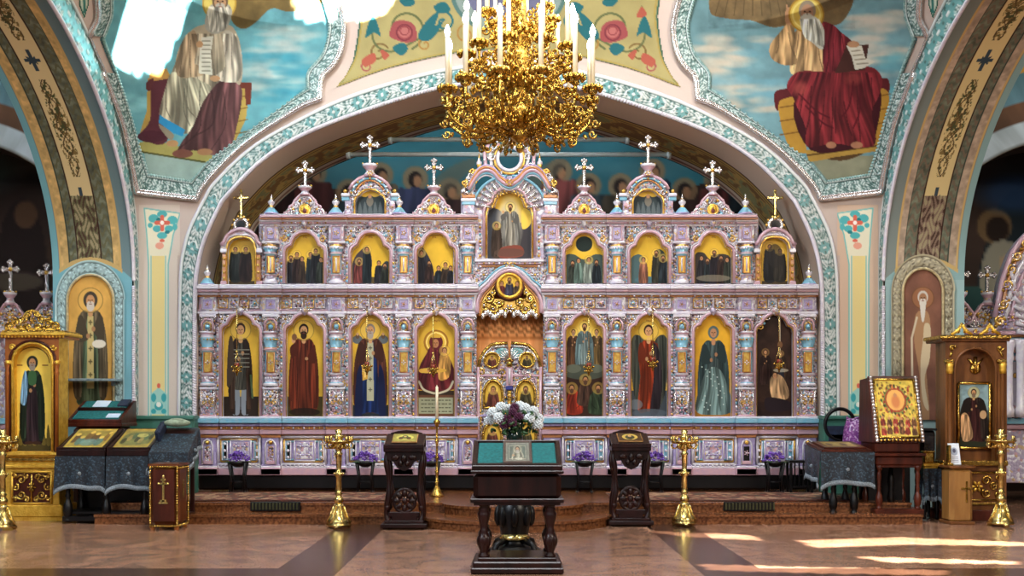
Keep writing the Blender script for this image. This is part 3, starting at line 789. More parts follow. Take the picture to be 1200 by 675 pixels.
def clouds(c, n, x0, y0, x1, y1, col, seed):
    r = random.Random(seed)
    for i in range(n):
        x, y = r.uniform(x0, x1), r.uniform(y0, y1); w = r.uniform(8, 30)
        for k in range(5): c.ell(x + r.uniform(-w, w), y + r.uniform(-3, 3), r.uniform(6, 18), r.uniform(2, 6), col, .32, soft=.9)
def evangelist_left():
    c = Canvas(108, -16, 400, 220, 2.4, (112, 176, 184))
    c.img *= (.84 + .3 * fbm(c.X * .02, c.Y * .04, 21))[..., None]
    clouds(c, 16, 290, 35, 372, 110, (206, 214, 204), 3); clouds(c, 8, 130, 70, 180, 130, (150, 214, 220), 4); clouds(c, 10, 300, 60, 370, 120, (70, 160, 180), 6)
    c.poly([(272, -16), (300, -16), (380, -16), (372, 8), (340, 14), (318, 10), (300, 26), (284, 34), (270, 20)], (128, 106, 62)); c.mottle(.25, .06, 9, (c.Y < 36) * (c.X > 262) * 1.0)
    # plinth and footstool
    c.poly([(168, 176), (250, 186), (246, 212), (176, 212)], (150, 180, 170), 1, False); c.ell(205, 196, 40, 18, (176, 198, 188), .6, soft=.9)
    c.poly([(160, 168), (176, 164), (248, 180), (252, 190), (236, 190), (160, 178)], (176, 168, 96), 1, False); c.line([(160, 177), (240, 190)], 2, (84, 84, 40))
    # throne posts
    c.poly([(173, 92), (196, 82), (200, 90), (190, 165), (162, 162), (172, 130)], (190, 156, 80), 1, False)
    c.poly([(178, 96), (198, 90), (196, 165), (164, 160), (176, 140)], (92, 48, 56)); c.ell(178, 160, 17, 7, (80, 40, 50))
    c.poly([(176, 84), (196, 80), (198, 92), (174, 96)], (196, 150, 80), 1, False); c.poly([(172, 96), (180, 92), (176, 106), (171, 104)], (96, 50, 52))
    c.poly([(276, 100), (293, 100), (288, 140), (270, 178), (262, 170)], (198, 166, 84), 1, False)
    for y in (112, 126, 140, 154): c.line([(270, y + 4), (290, y)], 1.4, (140, 104, 46))
    c.poly([(280, 96), (295, 97), (294, 122), (288, 124), (287, 104), (278, 104)], (120, 58, 44), 1, False)
    # seated figure
    body = [(214, 52), (226, 34), (244, 28), (266, 28), (278, 40), (284, 70), (282, 98), (266, 104), (240, 118), (214, 150), (190, 142), (192, 110), (200, 88)]
    m = c.poly(body, (188, 172, 146)); c.folds(m, [(196, 40), (276, 150)], (188, 172, 146), 12, 5, 2.0)
    sk = [(204, 84), (238, 96), (246, 108), (222, 156), (188, 140), (194, 104)]
    m = c.poly(sk, (186, 178, 152)); c.folds(m, sk, (186, 178, 152), 8, 8, 2.0, .1)
    ml = [(262, 92), (278, 98), (284, 110), (278, 146), (268, 178), (250, 182), (226, 176), (206, 184), (212, 168), (226, 148), (240, 116)]
    m = c.poly(ml, (116, 76, 76)); c.folds(m, [(206, 92), (284, 184)], (116, 76, 76), 9, 12, 2.2, -.25)
    c.poly([(187, 134), (192, 138), (217, 152), (214, 160), (203, 156), (186, 144)], (52, 150, 200), 1, False)
    c.poly([(186, 145), (203, 157), (200, 164), (190, 154)], (150, 140, 120))
    c.ell(202, 168, 7, 4, (196, 150, 104)); c.ell(240, 178, 9, 4, (180, 130, 92)); c.ell(214, 180, 12, 5, (132, 84, 70))
    # sleeves, hands, scroll
    m = c.poly([(216, 44), (228, 36), (232, 54), (228, 74), (240, 78), (238, 88), (210, 90), (206, 70)], (172, 146, 116)); c.folds(m, [(206, 40), (238, 90)], (172, 146, 116), 4, 3, 1.6)
    m = c.poly([(262, 36), (276, 42), (284, 70), (280, 94), (262, 96), (252, 90), (264, 78), (262, 56)], (196, 184, 164)); c.folds(m, [(256, 40), (284, 96)], (196, 184, 164), 4, 7, 1.6)
    c.poly([(236, 44), (250, 42), (247, 62), (249, 88), (233, 86), (234, 62)], (232, 228, 208), 1, False)
    for y in range(48, 86, 5): c.line([(237, y), (246, y)], 1.2, (110, 104, 92))
    c.ell(252, 92, 6, 3.5, (198, 152, 110)); c.ell(234, 52, 4, 4, (198, 152, 110))
    c.ell(257, 4, 19, 19, (232, 206, 104), .95); c.ring(257, 4, 19, 2, (196, 156, 64))
    c.poly([(244, 10), (252, 4), (266, 4), (272, 14), (266, 32), (252, 40), (240, 32)], (176, 172, 158))
    head(c, 258, 2, 10, (110, 90, 66), (190, 146, 108), (182, 178, 164))
    c.folds(c.mask([(242, 8), (270, 8), (264, 36), (246, 38)])[0], [(242, 8), (270, 38)], (176, 172, 158), 5, 2, 1.2)
    c.mottle(.09, .09, 31)
    return c
def evangelist_right():
    c = Canvas(792, -16, 1084, 220, 2.4, (122, 164, 170))
    c.img *= (.82 + .34 * fbm(c.X * .018, c.Y * .04, 17))[..., None]
    clouds(c, 34, 815, 36, 915, 130, (220, 204, 180), 2); clouds(c, 22, 1000, 5, 1060, 90, (226, 214, 192), 5); clouds(c, 10, 820, 50, 920, 130, (120, 176, 190), 8); clouds(c, 6, 1030, 60, 1062, 110, (110, 180, 190), 9)
    c.poly([(832, 14), (850, -16), (990, -16), (1000, 0), (990, 22), (975, 30), (925, 30), (905, 32), (880, 24), (855, 22)], (122, 100, 66)); c.mottle(.28, .08, 19, (c.Y < 34) * (c.X > 830) * (c.X < 1002) * 1.0)
    for k in range(9): c.line([(846 + k * 9, -10), (838 + k * 11, 18)], 1.2, (86, 70, 44), .7)
    c.poly([(948, 184), (1034, 182), (1030, 212), (972, 214)], (140, 140, 112), 1, False); c.ell(996, 198, 36, 14, (158, 158, 130), .7, soft=.9)
    # throne
    c.poly([(910, 116), (934, 110), (946, 180), (926, 178), (916, 150)], (196, 148, 58), 1, False); c.poly([(1022, 98), (1040, 94), (1044, 140), (1030, 176), (1022, 160)], (190, 140, 54), 1, False)
    for y in (126, 142, 158): c.line([(914, y), (940, y - 4)], 1.4, (128, 86, 34)); c.line([(1024, y - 12), (1043, y - 16)], 1.4, (128, 86, 34))
    c.poly([(944, 176), (1036, 164), (1034, 176), (948, 190)], (184, 146, 66), 1, False); c.line([(946, 182), (1034, 170)], 2, (96, 66, 30)); c.poly([(970, 186), (1000, 181), (1012, 180), (990, 188)], (90, 64, 34))
    c.poly([(908, 108), (920, 104), (932, 102), (930, 112), (914, 118), (912, 130), (908, 124)], (96, 34, 36)); c.poly([(1020, 96), (1040, 92), (1042, 108), (1036, 104), (1022, 104)], (96, 34, 36))
    c.poly([(934, 112), (1026, 96), (1026, 160), (1016, 170), (950, 176)], (64, 20, 26))
    # torso
    to = [(930, 40), (944, 32), (964, 30), (968, 86), (930, 88), (926, 70)]
    m = c.poly(to, (198, 158, 108)); c.folds(m, to, (198, 158, 108), 7, 3, 1.6)
    ar = [(926, 26), (932, 40), (930, 56), (934, 74), (918, 76), (904, 68), (902, 54), (912, 40)]
    m = c.poly(ar, (186, 148, 100)); c.folds(m, ar, (186, 148, 100), 5, 9, 1.6)
    c.poly([(921, 28), (928, 28), (930, 14), (926, 8), (920, 14)], (190, 140, 100)); c.line([(923, 14), (922, 6)], 2, (190, 140, 100)); c.line([(927, 14), (928, 7)], 2, (190, 140, 100))
    # red mantle over the far shoulder and across the knees
    sh = [(960, 28), (974, 28), (986, 38), (1000, 52), (990, 70), (978, 86), (966, 88), (964, 60)]
    m = c.poly(sh, (116, 38, 44)); c.folds(m, sh, (136, 40, 46), 6, 5, 1.8)
    sk = [(922, 100), (936, 84), (976, 84), (1018, 78), (1034, 92), (1030, 112), (1022, 132), (1026, 168), (1004, 172), (978, 168), (946, 172), (944, 150), (930, 116)]
    m = c.poly(sk, (120, 38, 42)); c.folds(m, [(924, 86), (1030, 172)], (120, 38, 42), 16, 6, 2.2)
    c.ell(938, 104, 8, 8, (190, 84, 74), .6, soft=.8); c.ell(1000, 92, 10, 7, (176, 72, 66), .5, soft=.8)
    for a, b in (((936, 110), (972, 138)), ((944, 124), (976, 150)), ((1000, 96), (984, 140)), ((1008, 100), (1000, 150))): c.line([a, ((a[0] + b[0]) / 2 + 3, (a[1] + b[1]) / 2 + 6), b], 2, (86, 20, 28), .8, smooth=True)
    c.ell(974, 170, 6, 4, (180, 124, 92)); c.ell(1004, 170, 7, 4, (180, 124, 92))
    # book and page
    c.poly([(978, 86), (992, 54), (1018, 52), (1014, 82)], (74, 42, 34), 1, False)
    c.poly([(992, 54), (1010, 54), (1014, 68), (1026, 72), (1012, 80), (1002, 82), (998, 66)], (226, 218, 194), 1, False)
    for k in range(4): c.line([(998 + k * 2, 60 + k * 5), (1008 + k * 3, 59 + k * 5)], 1.1, (120, 104, 84))
    c.ell(1000, 52, 7, 4, (196, 146, 106))
    c.ell(945, 17, 20, 20, (226, 190, 84), .95); c.ring(945, 17, 20, 2, (176, 130, 44)); c.ring(945, 17, 16, 2, (240, 216, 120))
    head(c, 946, 14, 10.5, (150, 132, 108), (176, 130, 98), (196, 192, 172))
    c.poly([(938, 20), (956, 20), (966, 36), (964, 58), (952, 50), (942, 42)], (202, 198, 178)); c.folds(c.mask([(938, 22), (960, 22), (966, 56), (942, 44)])[0], [(938, 22), (966, 58)], (202, 198, 178), 6, 2, 1.2)
    c.mottle(.09, .09, 33)
    return c
for side, cnv, nm in ((1, evangelist_left(), 'left'), (-1, evangelist_right(), 'right')):
    cnv.img *= .86
    fo, fi = (FO, FI) if side > 0 else (mir(FO), mir(FI))
    xs = [p[0] for p in fi]
    cxp, cyp = sum(xs) / len(xs), 90
    ring = [(p[0] + (q[0] - p[0]) * .25, p[1] + (q[1] - p[1]) * .25) for p, q in zip(fi, fo)]
    wall_patch('wall_mural_' + nm, min(p[0] for p in ring), -14, max(p[0] for p in ring), max(p[1] for p in ring), 1.0, cnv, .012, ring)
    qa, qb = pair_res(fo, fi, 1.3)
    band(trim(), [on_wall(*p, .05) for p in qa], [on_wall(*p, .04) for p in qb], 16, lambda u, v, w: lace(u * 1.6, v, w, .17, FT, FD, FW, FB, False), flip=(side > 0), lift=on_wall)
    mb = MB(); mb.tube(resample([on_wall(*p, .05) for p in fo], .05), .034, 7, 0); mb.tube(resample([on_wall(p[0] + (q[0] - p[0]) * .16, p[1] + (q[1] - p[1]) * .16, .05) for p, q in zip(fo, fi)], .05), .02, 6, 0)
    struct(mb.build(trim(), ['silver'], origin=tuple(on_wall(cxp, cyp))))
    mb = MB()
    for p in resample([on_wall(*p, .04) for p in fi], .055): mb.ell(p, .024, 0, 6, 4)
    struct(mb.build(trim(), [mat('pale_bead_' + nm, (150, 176, 172), .35, 0, (90, 130, 124), 30)], origin=tuple(on_wall(cxp, cyp))))
    # small green triangle beside the frame at the top
    tri = [(90, -14), (93, 8), (99, 24), (105, 4), (104, -14)]
    if side < 0: tri = mir(tri)
    c = Canvas(min(p[0] for p in tri) - 2, -16, max(p[0] for p in tri) + 2, 30, 3, (196, 204, 184))
    c.line(tri, 4, (46, 98, 82)); c.line([(tri[2][0], 14), (tri[2][0] - 1, -14)], 3, (60, 120, 110))
    wall_patch('wall_spandrel_' + nm, c.x0, -14, c.x0 + (c.w - 1) / c.k, 26, 1.0, c, .01, tri)

# ---- yellow panel with scrolls over the crown
YP = [(391, 104), (404, 88), (413.5, 69), (418.5, 40), (420.6, 19), (418, 0), (416, -14)]
bot = dense([(391, 104), (450, 82), (515, 66), (560, 59.5), (596, 58)], 8)
full = YP[::-1] + bot[1:] + mir(bot)[::-1][1:] + mir(YP)[1:]
c = Canvas(386, -16, 806, 108, 2.4, (184, 170, 112))
c.img *= (.92 + .16 * fbm(c.X * .05, c.Y * .05, 2))[..., None]
GR, TL, RD, OC = (58, 92, 74), (44, 112, 118), (168, 84, 84), (176, 130, 66)
edge = dense(YP, 6)[::-1] + bot[1:]
for S in (1, -1):
    f = (lambda p: p) if S > 0 else (lambda p: (2 * CX - p[0], p[1]))
    c.line([f(p) for p in edge], 5, (70, 112, 92)); c.line([f((p[0] + 4, p[1] - 3)) for p in edge], 2, (186, 160, 84))
    def spiral(x, y, r, a0, turns, col, w, sg=1):
        c.line([f((x + r * (1 - .8 * i / 30) * math.cos(a0 + sg * turns * 2 * PI * i / 30), y - r * (1 - .8 * i / 30) * math.sin(a0 + sg * turns * 2 * PI * i / 30))) for i in range(31)], w, col)
    spiral(474, 34, 25, -1.2, 1.3, (104, 112, 72), 2.6); spiral(520, 26, 14, 2.6, 1.2, TL, 2.4, -1); spiral(444, 62, 12, .5, 1.2, (128, 100, 56), 2)
    spiral(498, 52, 9, 1, 1.2, OC, 1.8); spiral(546, 40, 11, 2, 1.2, OC, 2); spiral(430, 78, 7, 2, 1.2, RD, 1.8); spiral(560, 20, 12, 1, 1.3, (104, 112, 72), 2)
    c.line([f(p) for p in ((440, 8), (436, 40), (444, 56), (462, 60), (486, 48), (502, 40), (524, 34))], 2.4, (104, 112, 72), smooth=True)
    c.poly([f(p) for p in ((462, 26), (474, 24), (486, 30), (488, 46), (476, 50), (462, 46), (456, 40))], RD); c.ell(f((474, 38))[0], 38, 7, 6, (196, 116, 110)); c.ring(f((474, 38))[0], 38, 9, 1.5, (120, 50, 60)); c.ring(f((474, 38))[0], 36, 5, 1.2, (140, 60, 66))
    for q in ([(428, 44), (434, 22), (440, 22), (446, 42), (438, 38)], [(490, 40), (504, 20), (514, 16), (510, 30), (520, 24), (508, 44), (496, 48)], [(460, 56), (472, 50), (478, 58), (470, 65)], [(468, 0), (480, -6), (486, 4), (476, 8)], [(508, 8), (520, 2), (528, 12), (516, 16)]): c.poly([f(p) for p in q], TL)
    for q in ([(446, 58), (456, 64), (450, 70)], [(434, 18), (440, 8), (446, 20)], [(424, 70), (438, 62), (440, 72), (428, 78)]): c.poly([f(p) for p in q], (186, 96, 76))
c.ell(596, -10, 66, 50, (150, 168, 160)); c.ring(596, -10, 66, 5, (92, 128, 122), ry=50); c.ell(596, -10, 50, 38, (120, 120, 150))
c.img *= .86
wall_patch('wall_scroll_panel', 388, -14, 804, 106, 1.3, c, .012, full)

# ---- cream strips on the piers, green dado
for sx, nm in ((1, 'left'), (-1, 'right')):
    c = Canvas(160, 236, 216, 490, 3, (208, 194, 180) if sx > 0 else (206, 178, 154))  # right strip peachier: warm light put into its ground colour
    out = [(169, 244), (211, 250), (203, 275), (197, 310), (197, 488), (174, 488), (174, 310), (172, 275)]
    c.poly(out, (226, 220, 192), 1, False); c.poly([(178, 300), (193, 300), (193, 488), (178, 488)], (226, 206, 140), 1, False)
    for L in (out[:1] + out[1:], ): c.line(out + out[:1], 1.6, (120, 184, 178))
    c.line([(177, 300), (177, 488)], 1.2, (110, 176, 170)); c.line([(194, 300), (194, 488)], 1.2, (110, 176, 170))
    for q in ((180, 256, 6, 5), (202, 258, 6, 5), (184, 268, 5, 4), (198, 268, 5, 4), (190, 276, 6, 4), (190, 251, 6, 4), (176, 264, 3, 3), (205, 266, 3, 4)): c.ell(*q, (84, 172, 172))
    for q in ((186, 258, 3, 3), (196, 272, 3, 2)): c.ell(*q, (40, 118, 122))
    c.line([(190, 254), (190, 269)], 4.5, (214, 104, 84)); c.line([(183, 261), (197, 261)], 4.5, (214, 104, 84)); c.ell(190, 261, 2.4, 2.4, (250, 240, 230))
    c.ell(187, 288, 5, 4, (226, 160, 136)); c.ell(190, 282, 3, 2, (214, 104, 84))
    c.poly([(176, 486), (176, 462), (186, 454), (196, 462), (196, 486)], (150, 204, 196), .9, False)
    for q in ((180, 466, 3, 5), (192, 466, 3, 5), (186, 476, 5, 5), (180, 482, 3, 3), (192, 482, 3, 3)): c.ell(*q, (64, 160, 162))
    c.ell(186, 474, 3, 3, (226, 230, 216)); c.ell(186, 452, 2, 3, (214, 104, 84))
    PX, PY = np.meshgrid(np.linspace(163, 213, 90), np.linspace(240, 488, 260))
    msk = PX < 209.5 - np.clip((250 - PY), 0, 40) * 0 + np.clip((262 - PY) * .25, 0, 4)
    d = DW - .012; QX = PX if sx > 0 else 2 * CX - PX
    pos = np.stack([(QX - CX) * d / FL, np.full_like(PX, d), CH + (HY - PY) * d / FL], -1); col = c.sample(PX, PY)
    msk = (PX < 208.5) | ((PY < 300) & (PX < 211))
    if sx < 0: pos, col, msk = pos[:, ::-1], col[:, ::-1], msk[:, ::-1]
    for i_ in range(PX.shape[0]):
        for j_ in range(PX.shape[1]): pos[i_, j_] = on_wall(QX[i_, j_], PY[i_, j_], .012)
    col = c.sample(PX, PY); msk = (PX < 208.5) | ((PY < 300) & (PX < 211))
    if sx < 0: pos, col, msk = pos[:, ::-1], col[:, ::-1], msk[:, ::-1]
    struct(grid_mesh('wall_painted_strip_' + nm, pos, col, 'paint', mask=msk, origin=tuple(W(186 if sx > 0 else 1006, 488, d))))
    mb = MB(); a = W(148, 487, DJ - .03); 
    x0, x1 = (a.x, W(233, 487, DW).x)
    if sx < 0: x0, x1 = -x1, -x0
    mb.box(((x0 + x1) / 2, DW - .12, a.z / 2), (x1 - x0, .24, a.z), 0, None, .02)
    mb.box(((x0 + x1) / 2, DW - .13, a.z - .03), (x1 - x0 + .02, .28, .06), 0, None, .015)
    struct(mb.build('baseboard_dado_' + nm, [mat('green_dado_' + nm, (66, 120, 102), .45, 0, (54, 104, 90), 6)], origin=((x0 + x1) / 2, DW, 0)))

# ---- aisles
for sx, nm in ((-1, 'left'), (1, 'right')):
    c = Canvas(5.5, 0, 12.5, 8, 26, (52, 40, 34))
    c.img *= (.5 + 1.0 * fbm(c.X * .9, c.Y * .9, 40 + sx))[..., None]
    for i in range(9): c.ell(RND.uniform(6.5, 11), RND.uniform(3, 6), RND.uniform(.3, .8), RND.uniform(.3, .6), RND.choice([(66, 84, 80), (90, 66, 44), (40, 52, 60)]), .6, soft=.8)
    if sx > 0:
        c.poly([(8.0, 2.6), (9.2, 2.6), (9.3, 4.4), (8.8, 5.2), (8.3, 4.6)], (30, 40, 46)); c.ell(8.35, 4.55, .3, .3, (120, 96, 66)); c.ell(8.4, 4.5, .2, .22, (40, 28, 22))
        c.poly([(8.2, 2.8), (8.7, 2.8), (8.75, 4.0), (8.6, 4.3), (8.25, 4.2), (8.1, 3.6)], (150, 146, 128)); c.poly([(8.5, 3.8), (8.9, 3.9), (8.8, 4.1), (8.45, 4.0)], (176, 150, 118)); c.poly([(7.2, 2.6), (8.1, 2.6), (8.1, 3.5), (7.2, 3.3)], (50, 82, 78))
        c.ell(8.8, 5.1, .7, .3, (44, 76, 120), .7, soft=.7)
    else:
        c.poly([(7.9, 3), (8.8, 3), (8.7, 4.6), (8.3, 5), (8.0, 4.4)], (40, 30, 28)); c.ell(8.3, 4.75, .2, .24, (96, 70, 52)); c.ell(8.5, 3.6, .5, .16, (96, 86, 72), .7)
    GX, GZ = np.meshgrid(np.linspace(5.9, 12, 180), np.linspace(7.4, 0, 200)); col = c.sample(GX, GZ)
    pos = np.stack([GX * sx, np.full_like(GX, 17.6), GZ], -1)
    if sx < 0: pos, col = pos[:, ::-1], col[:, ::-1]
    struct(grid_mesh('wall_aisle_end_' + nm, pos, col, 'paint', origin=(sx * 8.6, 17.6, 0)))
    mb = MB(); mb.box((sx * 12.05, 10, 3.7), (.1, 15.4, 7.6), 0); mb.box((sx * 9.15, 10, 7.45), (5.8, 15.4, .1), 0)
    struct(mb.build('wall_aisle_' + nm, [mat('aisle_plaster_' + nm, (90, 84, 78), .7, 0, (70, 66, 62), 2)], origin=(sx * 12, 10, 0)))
    # transverse arch in the aisle
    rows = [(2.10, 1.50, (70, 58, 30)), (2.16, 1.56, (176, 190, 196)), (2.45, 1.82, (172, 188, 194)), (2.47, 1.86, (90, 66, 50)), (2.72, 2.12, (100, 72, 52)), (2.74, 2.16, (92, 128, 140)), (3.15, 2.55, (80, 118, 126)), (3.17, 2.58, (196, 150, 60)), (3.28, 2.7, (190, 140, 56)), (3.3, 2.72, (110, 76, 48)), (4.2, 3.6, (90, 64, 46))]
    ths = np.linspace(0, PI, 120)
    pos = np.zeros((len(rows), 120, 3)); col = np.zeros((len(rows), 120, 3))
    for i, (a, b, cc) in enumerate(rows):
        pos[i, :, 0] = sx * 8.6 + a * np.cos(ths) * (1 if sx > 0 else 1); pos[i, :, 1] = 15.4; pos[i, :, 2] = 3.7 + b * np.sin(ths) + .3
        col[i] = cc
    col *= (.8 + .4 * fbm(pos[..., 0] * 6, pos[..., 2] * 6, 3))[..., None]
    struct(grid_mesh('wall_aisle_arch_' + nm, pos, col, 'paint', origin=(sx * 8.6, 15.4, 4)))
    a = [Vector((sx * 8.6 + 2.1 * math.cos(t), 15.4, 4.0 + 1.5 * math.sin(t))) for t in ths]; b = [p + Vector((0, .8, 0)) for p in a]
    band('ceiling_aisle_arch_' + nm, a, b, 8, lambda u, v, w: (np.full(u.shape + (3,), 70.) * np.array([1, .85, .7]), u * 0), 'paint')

# ---- floor, steps
def floor_mat():
    m, nt, b = new_mat('polished_granite')
    tc = nt.nodes.new('ShaderNodeTexCoord'); sep = nt.nodes.new('ShaderNodeSeparateXYZ'); nt.links.new(tc.outputs['Object'], sep.inputs[0])
    def mth(op, a, bb=None):
        n = nt.nodes.new('ShaderNodeMath'); n.operation = op
        for i, v in enumerate((a, bb)):
            if v is None: continue
            if isinstance(v, (int, float)): n.inputs[i].default_value = v
            else: nt.links.new(v, n.inputs[i])
        return n.outputs[0]
    ax = mth('ABSOLUTE', mth('SUBTRACT', sep.outputs['X'], .09))
    inx = mth('LESS_THAN', mth('ABSOLUTE', mth('SUBTRACT', ax, 1.84)), .28)
    iny = mth('MULTIPLY', mth('LESS_THAN', mth('ABSOLUTE', mth('SUBTRACT', sep.outputs['Y'], 8.66)), .37), mth('GREATER_THAN', ax, 2.1))
    st = mth('MAXIMUM', inx, iny)
    n1 = nt.nodes.new('ShaderNodeTexNoise'); n1.inputs['Scale'].default_value = 2.2; n1.inputs['Detail'].default_value = 8; n1.inputs['Distortion'].default_value = 1.2
    n2 = nt.nodes.new('ShaderNodeTexNoise'); n2.inputs['Scale'].default_value = 55; n2.inputs['Detail'].default_value = 3
    for n in (n1, n2): nt.links.new(tc.outputs['Object'], n.inputs['Vector'])
    mixf = mth('ADD', mth('MULTIPLY', n1.outputs['Fac'], .45), mth('MULTIPLY', n2.outputs['Fac'], .55))
    def ramp(c1, c2, c3):
        r = nt.nodes.new('ShaderNodeValToRGB'); e = r.color_ramp.elements
        e[0].position = .36; e[0].color = (*lin(c1), 1); e[1].position = .66; e[1].color = (*lin(c3), 1); k = e.new(.5); k.color = (*lin(c2), 1)
        nt.links.new(mixf, r.inputs['Fac']); return r.outputs['Color']
    mx = nt.nodes.new('ShaderNodeMix'); mx.data_type = 'RGBA'
    nt.links.new(st, mx.inputs[0]); nt.links.new(ramp((122, 88, 68), (146, 108, 86), (172, 134, 110)), mx.inputs[6]); nt.links.new(ramp((58, 38, 28), (74, 50, 38), (94, 66, 50)), mx.inputs[7])
    nt.links.new(mx.outputs[2], b.inputs['Base Color'])
    b.inputs['Roughness'].default_value = .2; b.inputs['Specular IOR Level'].default_value = .22
    return m
M['floor'] = floor_mat()
M['stepstone'] = mat('brown_granite', (140, 88, 52), .25, 0, (84, 48, 28), 30, detail=5, spec=.3)
mb = MB(); mb.box((0, 10.5, -.05), (26, 19, .1), 0, None, .001); struct(mb.build('floor', ['floor'], origin=(0, 0, 0)))
def plan(xw, d0, a, b, nose, back=16.3):
    xa = a + nose
    P = [(-xw, back), (-xw, d0 - nose)]
    for i in range(41):
        t = PI + PI * i / 40
        P.append((xa * math.cos(t) + .06, d0 - nose + (b) * math.sin(t)))
    P += [(xw, d0 - nose), (xw, back)]
    return P
mb = MB(); mb.prism_z(plan(5.05, 12.49, 1.14, .86, 0), 0, .09); mb.prism_z(plan(5.05, 12.49, 1.14, .86, .025), .09, .122); struct(mb.build('floor_step_lower', ['stepstone'], origin=(0, 12.5, 0)))
mb = MB(); mb.prism_z(plan(5.02, 12.77, .86, .6, 0), .122, .208); mb.prism_z(plan(5.02, 12.77, .86, .6, .025), .208, .24); struct(mb.build('floor_step_upper', ['stepstone'], origin=(0, 12.77, .12)))
# vents in the upper riser
for px0, px1, nm in ((293, 352, 'left'), (848, 908, 'right')):
    mb = MB(); mb.B(px0, 588, px1, 599, 12.735, 12.78, 0)
    for k in range(int((px1 - px0) / 4)): mb.B(px0 + 2 + k * 4, 589.5, px0 + 4 + k * 4, 597.5, 12.725, 12.74, 1)
    o = mb.build('vent_grille', ['black', mat('tarnished_bronze_' + nm, (84, 84, 54), .4, .6)], origin=tuple(W((px0 + px1) / 2, 599, 12.74)))
    tag(o, 'dark bronze vent grille in the step riser, %s half of the steps' % nm, 'vent grille', 'vent grilles in the steps')
# carpets on the platform
def carpet(name, x0, x1, d0, d1, lab, seed):
    GX, GY = np.meshgrid(np.linspace(x0, x1, 260), np.linspace(d1, d0, 60))
    n = fbm(GX * 9, GY * 9, seed); s = np.sin(GX * 22) * np.sin(GY * 30)
    col = np.empty(GX.shape + (3,)); col[:] = (120, 62, 52); col[n > .54] = (172, 140, 112); col[s > .6] = (70, 36, 38); col[n < .4] = (84, 76, 66)
    e = (GY < d0 + .08) | (GY > d1 - .08); col[e] = (96, 52, 44)
    pos = np.stack([GX, GY, np.full_like(GX, .252) + .003 * fbm(GX * 20, GY * 20, 2)], -1)
    o = grid_mesh(name, pos, col, 'paint', origin=((x0 + x1) / 2, (d0 + d1) / 2, .24))
    mb = MB(); mb.box(((x0 + x1) / 2, (d0 + d1) / 2, .2445), (x1 - x0, d1 - d0, .009), 0, None, .001); mb.build('backing', ['redwood'], o)
    tag(o, lab, 'carpet', 'patterned carpets on the platform')
carpet('carpet_runner', -4.3, -1.25, 12.95, 14.25, 'patterned red carpet on the platform left of the central doors', 2)
carpet('carpet_runner', 1.35, 4.4, 12.95, 14.25, 'patterned red carpet on the platform right of the central doors', 5)
# ================================================================== THE ICON SCREEN
D0 = 14.6
ICO = empty('iconostasis', W(596, 575, D0 + .1), 'tall carved icon screen of lavender and gilded majolica filling the great arch', 'icon screen')
SL = ['carved', 'white', 'pink', 'cyan', 'orange', 'giltglaze', 'lilac', 'lav', 'silver', 'black']
CA, WH, PK, CY, OR, GD, LI, LV, SI, BK = range(10)
LOWC = [243, 317, 394, 473, 548, 647, 723, 799, 875, 947]
BAYS = [282, 357, 434, 511, 685, 761, 836, 908]
UPC = [317, 394, 473, 548, 647, 723, 799, 875]
def bay_edges(cx):
    for a, b in zip(LOWC[:-1], LOWC[1:]):
        if a < cx < b: return a + 10.5, b - 10.5
def part(mb, name, parent=None, mats=None): return mb.build(name, mats or SL, parent or ICO)

# horizontal mouldings: (y0, y1, depth of the face in front of D0, glaze)
def mould(mb, x0, x1, prof, cols=(), hw=12, ext=.05):
    for (ya, yb, dep, m) in prof:
        mb.B(x0, ya, x1, yb, D0 - dep, D0 + .03, m, .008)
        for c in cols:
            if x0 - 14 < c < x1 + 14: mb.B(c - hw - dep * 8, ya, c + hw + dep * 8, yb, D0 - dep - ext, D0 - dep + .02, m, .008)
def beads(mb, x0, x1, y, dep, r, step, m, m2=None):
    n = max(1, int((x1 - x0) / step))
    for i in range(n): mb.ball(x0 + (i + .5) * (x1 - x0) / n, y, D0 - dep, r, m if (m2 is None or i % 2) else m2, 6, 4)

SEG = [(232, 558.5), (636.5, 958)]
# backing wall of the screen
mb = MB(); 
for a, b in SEG: mb.B(a, 337, b, 572, D0 + .03, D0 + .14, LV)
mb.B(303, 252, 889, 340, D0 + .03, D0 + .14, LV); mb.B(540, 222, 655, 320, D0 + .03, D0 + .14, LV)
part(mb, 'backing')
mb = MB()
for a, b in SEG: mb.B(a - 1, 556, b, 574, D0 - .06, D0 + .1, BK)
part(mb, 'plinth')
